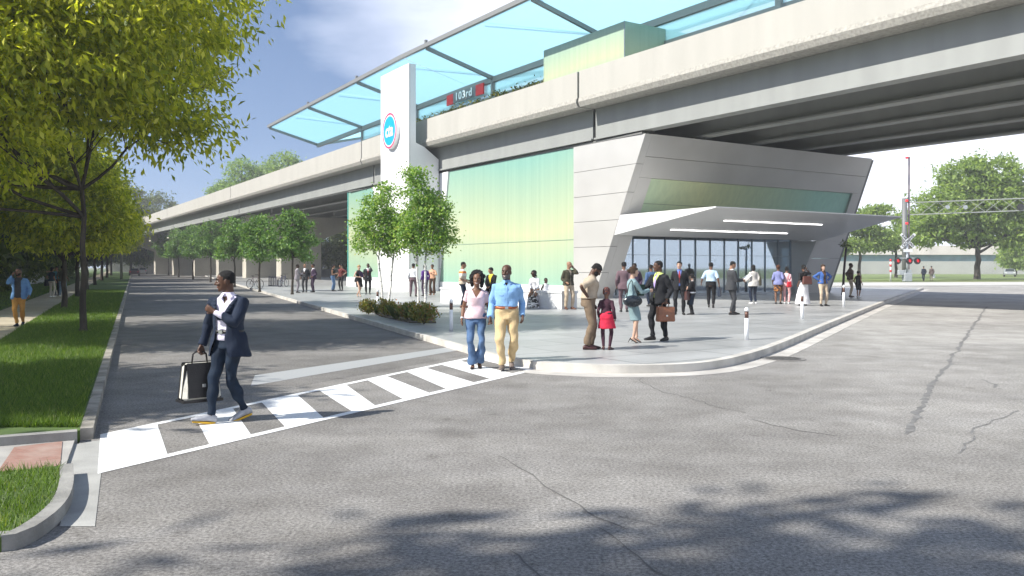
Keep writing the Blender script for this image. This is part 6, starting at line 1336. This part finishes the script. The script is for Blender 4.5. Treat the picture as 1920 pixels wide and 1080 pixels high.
# far walkers across the road
x0 = (1732 - 960)/F*104; rf1 = person(0, 0, 1.86, 4, 'far walker in navy jacket on the grass across the road', 'tan', loc=V(x0, 104, .0), pose=dict(fr=(.08, .12, 0, 0), fl=(-.08, -.1, 0, 0, 15)), wear=[('trousers', SUITN), ('jacket', SUITN), ('shoes', SHB)], hair=('short', 'black'))
rf2 = person(0, 0, 1.88, 6, 'far walker in brown jacket carrying a white bag across the road', 'tan', loc=V(x0 + .95, 104, .0), pose=dict(fl=(-.08, .12, 0, 0), fr=(.08, -.1, 0, 0, 15)), wear=[('trousers', c_('stone', (.22, .19, .17))), ('jacket', c_('brown_grey', (.12, .09, .085))), ('shoes', SHB)], hair=('short', 'black'))
bag('carrier_bag', 'white carrier bag hanging from the far walker\'s hand', 'bag', wp(rf2, rf2.arm[1][2] + rf2.arm[1][3]*.08), 0, .36, .15, .42, WHITE, handle=.12)
# left path
rph = person(36, 612, 1.66, 166, 'man in open denim shirt and mustard trousers on the phone on the left path', 'brown', z=.112, pose=dict(hip=.91, hr=(.15, .12, 1.465), er=(.35, .6, -1.2), dr=(-.25, -.1, 1), nr=(-1, -.3, 0), cr=50, hl=(-.29, .12, .90), cl=60, fr=(.03, .10, 0, 4, -4), fl=(-.05, -.22, 0, -4, 26), head=(12, 0, 0)),
    wear=[('trousers', MUST, {'wid': 1.0}), ('tee', GREYT, {'sleeve': .4, 'hem': -.10, 'g': .016}), ('jacket', DENS, {'open': (.11, .14, .2), 'min': .085, 'hem': -.14, 'g': .03}), ('shoes', SUITN)], hair=('crop', 'black'), beard='black')
fwd = person(97, 557, 1.66, 8, 'woman in navy tee and cream trousers with back turned on the left path', 'tan', True, z=.112, pose=dict(hl=(-.22, .08, 1.02), head=(25, 0, 4)), wear=[('trousers', CREAM), ('tee', NAVT, {'sleeve': .3, 'hem': -.03}), ('shoes', SHW)], hair=('bob', 'black'))
person(117, 556, 1.74, -6, 'man in olive tee and jeans with back turned on the left path', 'brown', z=.112, pose=dict(hr=(.28, .08, .95), head=(-20, 0, 0), fl=(-.13, 0, 0, -10), fr=(.14, 0, 0, 10)), wear=[('jeans', JEANL, {'wid': 1.3}), ('tee', OLT, {'sleeve': .45, 'hem': -.10, 'g': .028}), ('shoes', SHW)], hair=('short', 'black'))
person(107, 554, 1.70, 184, 'woman in cyan top hugging the two walkers from between them', 'tan', True, z=.112, pose=dict(hl=(-.36, .40, 1.42), hr=(.36, .40, 1.42), el=(-1, 0, .3), er=(1, 0, .3)), wear=[('jeans', JEAND), ('tee', CYANT, {'sleeve': .3}), ('shoes', SHB)], hair=('bob', 'black'))
shoulder_bag(fwd, (-.28, -.02, 1.0), R(90), (.40, .16, .34), SHB, 'black shoulder bag of the woman in the navy tee')
for rg, sd, lab in ((rp, -1, 'dark phone at the ear of the man in the olive jacket'), (rq, -1, 'dark phone at the ear of the black-suited man'), (rph, 1, 'dark phone at the ear of the man in the denim shirt')):
    S, e, w_, d, n, th, cu = rg.arm[sd]; o_ = MB().box((0, 0, 0), (.012, .07, .145)).build('phone', M('phone_black', (.015, .015, .018), .3), None, bevel=.004); o_.location = wp(rg, w_ + d*.075 + n*.035); o_.rotation_euler = (.2, .1, rg.obj.rotation_euler.z); tag(o_, lab, 'phone')
# ================================================================ background and street furniture
galv = pm('galvanised', (.42, .45, .47), .5, metal=.4, var=.1, vscale=6); blackm = pm('black_metal', (.02, .02, .022), .5); signw = pm('sign_white_board', (.72, .74, .75), .5); redl = emis('red_lamp', (.85, .02, .03), .55); redp = pm('red_paint', (.6, .03, .03), .5)
def at(px, D, z=0): return V((px - 960)/F*D, D, z)
cx_ = at(1701, 100); cs_ = empty('crossing_signal', cx_, 'grey railway crossing signal with white crossbuck boards and three red lamps', 'railway signal')
def L_(name, mb, m, par=cs_, **k): return mb.build(name, m, par, world=False, **k)
q = MB(); q.tube([V(0, 0, .1), V(0, 0, 5.0)], .13, 12); L_('mast', q, galv)
q = MB(); q.box((0, 0, .5), (.9, .7, 1.0)); q.box((-.7, 0, 1.05), (.75, .5, .6)); L_('signal_box', q, galv, bevel=.05)
for a in (45, -45):
    q = MB(); c, s_ = math.cos(R(a)), math.sin(R(a)); y = -.18 - (.03 if a > 0 else 0); w_, h_ = 1.15, .17
    q.hexa([V(-w_*c + h_*s_, y, 4.75 - w_*s_ - h_*c), V(w_*c + h_*s_, y, 4.75 + w_*s_ - h_*c), V(w_*c + h_*s_, y + .025, 4.75 + w_*s_ - h_*c), V(-w_*c + h_*s_, y + .025, 4.75 - w_*s_ - h_*c)],
           [V(-w_*c - h_*s_, y, 4.75 - w_*s_ + h_*c), V(w_*c - h_*s_, y, 4.75 + w_*s_ + h_*c), V(w_*c - h_*s_, y + .025, 4.75 + w_*s_ + h_*c), V(-w_*c - h_*s_, y + .025, 4.75 - w_*s_ + h_*c)]); bd = L_('crossbuck_board', q, signw)
    rm_ = Matrix.Rotation(R(90), 4, 'X'); rm_ = Matrix.Rotation(-R(a), 4, 'Y') @ rm_
    text('RAILROAD' if a < 0 else 'CROSSING', .34, cx_ + V(0, y - .012, 4.75), rm_, blackm, 'lettering', bd, .005, 0, .012, 1.15, 1.0)
q = MB(); q.box((0, -.2, 3.62), (1.05, .03, .32)); L_('track_plate', q, signw)
q = MB(); q.bar(V(-1.3, -.15, 2.75), V(1.1, -.15, 2.75), .08, .10); L_('lamp_arm', q, galv)
for x in (-1.25, .12, 1.05):
    q = MB(); q.tube([V(x, -.30, 2.42), V(x, -.26, 2.42)], .40, 24, smooth=False); lb = L_('lamp', q, blackm)
    q = MB(); q.tube([V(x, -.34, 2.42), V(x, -.305, 2.42)], .20, 20, smooth=False); L_('lens', q, redl, par=lb)
    q = MB(); q.tube([V(x, -.62, 2.45), V(x, -.31, 2.45)], .23, 20, smooth=True, cap=False); L_('hood', q, blackm, par=lb)
gt = empty('crossing_gate', at(1703, 102), 'tall railway gate arm raised upright with small red lamps', 'barrier'); q = MB(); q.box((0, 0, .7), (.6, .5, 1.4)); q.build('base', galv, gt, world=False, bevel=.04)
q = MB(); q.bar(V(0, -.1, 1.2), V(.05, -.1, 14.8), .20, .12); q.build('arm', striped('gate_stripes', [(0, (.13, .10, .11))] + [(i*.083, (.13, .10, .11) if i % 2 == 0 else (.05, .035, .06)) for i in range(1, 12)], 1, 15), gt, world=False)
for z in (14.7, 9.6, 6.9, 4.5): q = MB(); q.tube([V(-.35, -.1, z), V(-.1, -.1, z)], [.13, .13], 12); q.build('arm_lamp', redl, gt, world=False)
sb_ = empty('striped_post', at(1670, 100), 'slim white post with red bands beside the railway signal', 'post'); q = MB(); q.tube([V(0, 0, 0), V(0, 0, 2.6)], .09, 10); q.build('post', signw, sb_, world=False)
for z in (1.1, 1.75, 2.35): q = MB(); q.tube([V(0, 0, z), V(0, 0, z + .28)], .11, 10); q.build('red_band', redp, sb_, world=False)
cg = empty('signal_gantry', at(1696, 106), 'grey steel gantry beam with hanging lamp reaching over the road past the crossing', 'gantry'); q = MB(); q.tube([V(0, 0, 0), V(0, 0, 10.2)], .30, 12); q.build('column', pm('gantry_grey', (.16, .165, .165), .6, metal=.2), cg, world=False)
gz = 8.9; q = MB()
for z, dy in ((gz + .75, 0), (gz - .75, 0)): q.bar(V(0, dy, z), V(24, dy, z + .9), .14, .12)
for i in range(12): q.bar(V(i*2, 0, gz - .75 + i*.075), V(i*2 + 2, 0, gz + .75 + i*.075 + .075), .045, .045); q.bar(V(i*2, 0, gz + .75 + i*.075), V(i*2 + 2, 0, gz - .75 + i*.075 + .075), .045, .045)
q.build('beam', pm('gantry_pale', (.36, .37, .34), .7), cg, world=False)
for x in (5.2, 7.4, 14.2):
    q = MB(); q.tube([V(x, -.34, gz + .2), V(x, -.2, gz + .2)], .42 if x > 9 else .25, 18, smooth=False); q.build('lamp', blackm if x > 9 else galv, cg, world=False)
# long low industrial building beyond the grass
wb = empty('industrial_building', at(1700, 205), 'long low grey industrial building with a teal glazed band beyond the grass', 'building')
q = MB(); q.box((14, 0, 1.5), (74, 12, 3.0)); q.build('base_wall', pm('wall_pale', (.44, .44, .42), .9, var=.08, vscale=.2), wb, world=False)
q = MB(); q.box((14, .12, 3.75), (73.5, 11.7, 1.49)); q.box((-6, -.2, 3.4), (32, .5, 2.4)); wn = q.build('window_band', pm('teal_glass', (.13, .24, .27), .25, var=.2, vscale=.5), wb, world=False)
q = MB()
for i in range(13): q.box((-22 + i*2.65, -6.3 + 5.8 - .05, 3.4), (.12, .15, 2.4))
q.build('mullion', galv, wn, world=False)
q = MB(); q.hexa([V(-23.4, -6.4, 4.51), V(51.4, -6.4, 4.51), V(51.4, 6.4, 4.51), V(-23.4, 6.4, 4.51)], [V(-23.2, -5, 6.6), V(51.2, -5, 6.6), V(51.2, 5, 6.9), V(-23.2, 5, 6.9)]); q.build('roof', pm('roof_beige', (.42, .40, .35), .9, var=.1, vscale=.3), wb, world=False)
# grass strip, pale crossing apron
tag(MB().poly([(21, 76.5), (80, 88.5), (90, 104), (22, 92)], -.02, .006).build('crossing_apron', pm('apron_pale', (.50, .49, .46), .9, var=.12, vscale=.3)), kind='structure')
tag(MB().poly([(24, 104), (98, 118), (200, 320), (30, 320)], -.025, .012).build('grass_strip', pm('far_grass', (.11, .17, .04), .95, base2=(.19, .24, .07), vscale=.25)), kind='structure')
# thin dark post by the man with the boy
ps = empty('dark_post', G(1580, 553, PZ), 'thin dark leaning post with a ragged top beside the man in the brown polo', 'post'); q = MB(); q.tube([V(0, 0, 0), V(.08, 0, 1.4), V(.20, 0, 2.75)], [.075, .065, .06], 10); q.build('pole', pm('post_dark', (.03, .015, .03), .6), ps, world=False)
me = leaves_mesh('top_foliage', [(.22, 0, 2.85, .3, .3, .12)], 60, .22, .08, 5, .2, 12, .12); me.materials.append(lf_wood); o_ = bpy.data.objects.new('top_foliage', me); col.objects.link(o_); o_.parent = ps
# utility pole on the left
up = empty('utility_pole', lk(112, -1.0), 'pale wooden utility pole between the left street trees', 'pole'); q = MB(); q.tube([V(0, 0, 0), V(0, 0, 10.5)], [.17, .12], 10); q.build('pole', pm('pole_wood', (.36, .34, .28), .9, var=.2, vscale=3, stretch=(1, 1, .1)), up, world=False); q = MB(); q.bar(V(-1.1, 0, 9.6), V(1.1, 0, 9.6), .1, .12); q.build('crossarm', bark_l, up, world=False)
# picket fence
fe = empty('picket_fence', V(pxl(55) - 5.2, 55, .1), 'pale picket fence along the left path in front of the woods', 'fence'); fpal = pm('fence_paint', (.52, .53, .50), .7); q = MB(); ys = np.arange(34, 118, .17)
for y in ys: q.box((pxl(y) - 5.2, y, .72), (.02, .085, 1.05))
q.build('picket', fpal, fe)
for z in (.40, 1.02): q = MB(); q.bar(V(pxl(34) - 5.25, 34, z), V(pxl(118) - 5.25, 118, z), .03, .07); q.build('rail', fpal, fe)
for y in range(34, 119, 6): q = MB(); q.box((pxl(y) - 5.28, y + .1, .75), (.1, .1, 1.35)); q.build('post', fpal, fe)
# bushes behind the fence
first = None; rng = random.Random(8)
for i in range(34):
    y = 28 + i * 3.2; p = V(pxl(y) - 7.4 + rng.uniform(-.7, .7), y, .1); s = rng.uniform(.9, 1.35) * (1 + y/400)
    if first is None: first = tree('woodland_bush', p, [(0, 0, 1.3, 1.7, 1.7, 1.3), (1.0, .4, 1.0, 1.2, 1.2, 1.0), (-1.0, -.3, 1.0, 1.2, 1.2, 1.0), (.1, 0, 2.5, 1.2, 1.2, 1.0)], .8, .06, 5200, .24, .11, lf_wood, bark, 131, 'dense leafy bush behind the picket fence on the left', 'bushes behind the picket fence', cl=26, spread=.3, cat='bush'); t_ = first
    else: t_ = copy_tree(first); t_.location = p
    t_.scale = (s, s, s * rng.uniform(.85, 1.3)); t_.rotation_euler.z = rng.uniform(0, 6.28)
# bicycles at their rack
tyre = pm('tyre', (.02, .02, .022), .8)
def bicycle(loc, rz, label, fm):
    b = empty('bicycle', loc, label, 'bicycle', 'bicycles at the rack', rz)
    for x in (-.52, .52):
        q = MB(); pts = [V(x + .33*math.cos(a), 0, .34 + .33*math.sin(a)) for a in np.linspace(0, 2*math.pi, 29)]; q.tube(pts, .022, 6, cap=False); wh = q.build('wheel', tyre, b, world=False)
        q = MB()
        for a in np.linspace(0, 2*math.pi, 15)[:-1]: q.tube([V(x, 0, .34), V(x + .31*math.cos(a), 0, .34 + .31*math.sin(a))], .004, 4)
        q.tube([V(x, -.04, .34), V(x, .04, .34)], .035, 8); q.build('spokes', galv, wh, world=False)
    q = MB(); bb, st, hd, rx_, fx = V(-.06, 0, .30), V(-.20, 0, .80), V(.36, 0, .84), V(-.52, 0, .34), V(.52, 0, .34)
    for a, c in ((bb, st), (st, hd), (bb, hd), (rx_, st), (rx_, bb), (V(.34, 0, .92), fx), (st, V(-.22, 0, .90))): q.tube([a, c], .022, 7)
    q.build('frame', fm, b, world=False)
    q = MB(); q.tube([V(.33, 0, .92), V(.30, 0, 1.02)], .016, 6); q.tube([V(.28, -.27, 1.04), V(.30, -.1, 1.03), V(.30, .1, 1.03), V(.28, .27, 1.04)], .016, 6); q.build('handlebar', blackm, b, world=False)
    q = MB(); q.ball((-.24, 0, .93), (.15, .07, .035), 0, 10, 6); q.build('saddle', blackm, b, world=False)
    q = MB(); q.tube([V(-.06, -.05, .30), V(-.06, -.035, .30)], .09, 14, smooth=False); q.tube([V(-.06, -.07, .30), V(.06, -.07, .18)], .012, 5); q.tube([V(-.06, .07, .30), V(-.18, .07, .42)], .012, 5); q.build('crank', galv, b, world=False)
    return b
rkp = G(515, 537, PZ); ra = math.atan2(-.839, .544)
bicycle(G(478, 541, PZ), ra + .5, 'bicycle with full wheels parked at the left end of the rack', pm('bike_frame', (.10, .07, .08), .4)); bicycle(G(531, 538, PZ), ra + 2.3, 'bicycle standing among the bars at the right end of the rack', pm('bike_frame_blue', (.06, .07, .14), .4))
rk0 = empty('bicycle_rack', rkp, 'dark metal bicycle rack with upright loops behind the young trees', 'bicycle rack', None, ra); rackm = pm('rack_metal', (.05, .05, .09), .5, metal=.3)
for i in range(8): q = MB(); x = -1.6 + i*.46; q.tube([V(x, 0, 0), V(x, 0, .72), V(x + .06, 0, .80), V(x + .22, 0, .80), V(x + .28, 0, .72), V(x + .28, 0, 0)], .022, 7); q.build('loop', rackm, rk0, world=False)
q = MB(); q.bar(V(-1.7, 0, .06), V(2.0, 0, .06), .05, .05); q.build('base_rail', rackm, rk0, world=False)
# parked cars far away
glassd = pm('car_glass', (.03, .04, .05), .1)
def car(loc, rz, label, paint):
    c = empty('parked_car', loc, label, 'car', None, rz)
    pr = [(-2.2, .35), (2.2, .35), (2.25, .62), (2.1, .80), (1.15, .92), (.55, 1.38), (-1.2, 1.42), (-1.95, .98), (-2.25, .90)]; q = MB(); n = len(pr)
    vs = [V(x, sd*(.88 if z < 1 else .66), z) for sd in (-1, 1) for x, z in pr]; q.add(vs, [list(range(n))[::-1], [n+i for i in range(n)]] + [[i, (i+1) % n, n+(i+1) % n, n+i] for i in range(n)]); q.build('body', paint, c, world=False, bevel=.05)
    q = MB()
    q.add([V(1.12, -.68, .97), V(1.12, .68, .97), V(.62, .60, 1.36), V(.62, -.60, 1.36)], [[0, 1, 2, 3]]); q.add([V(-1.93, -.68, 1.03), V(-1.93, .68, 1.03), V(-1.3, .60, 1.40), V(-1.3, -.60, 1.40)], [[0, 1, 2, 3]])
    for sd in (-1, 1): q.add([V(.85, sd*.80, 1.0), V(.45, sd*.69, 1.33), V(-1.15, sd*.69, 1.36), V(-1.6, sd*.80, 1.0)], [[0, 1, 2, 3]])
    q.build('window', glassd, c, world=False, fix=False)
    for x in (-1.35, 1.4):
        for sd in (-1, 1): q = MB(); q.tube([V(x, sd*.72, .33), V(x, sd*.92, .33)], .33, 18, smooth=False); wh = q.build('wheel', tyre, c, world=False); q = MB(); q.tube([V(x, sd*.90, .33), V(x, sd*.93, .33)], .2, 14, smooth=False); q.build('rim', galv, wh, world=False)
    for sd in (-1, 1):
        q = MB(); q.box((2.2, sd*.62, .68), (.12, .34, .14)); q.build('headlight', signw, c, world=False); q = MB(); q.box((-2.22, sd*.66, .78), (.1, .26, .16)); q.build('tail_light', redp, c, world=False)
    return c
silver = pm('car_silver', (.45, .47, .5), .3, metal=.5)
car(at(1893, 150), R(-118), 'silver car parked at the kerb, nearest on the right street', silver); car(at(1876, 215), R(-118), 'dark grey car further down the right street', pm('car_dark', (.09, .10, .12), .3, metal=.4)); 
car(at(252, 165) + V(0, 0, 0), R(112), 'dark maroon car far down the left street', pm('car_maroon', (.10, .04, .05), .3)); car(at(268, 200), R(112), 'pale car behind the maroon one far down the left street', silver)
# ================================================================ air
hz = MB().box((0, 540, 14.5), (1404, 1324, 31.2)).build('haze', [], None); tag(hz, kind='stuff')
hm = bpy.data.materials.new('haze'); hm.use_nodes = True; nt = hm.node_tree; nt.nodes.remove(nt.nodes['Principled BSDF']); pv = _n(nt, 'ShaderNodeVolumePrincipled'); pv.inputs['Color'].default_value = (.95, .97, 1, 1); pv.inputs['Density'].default_value = .0009; pv.inputs['Anisotropy'].default_value = 0
nt.links.new(pv.outputs[0], nt.nodes['Material Output'].inputs['Volume']); hz.data.materials.append(hm)
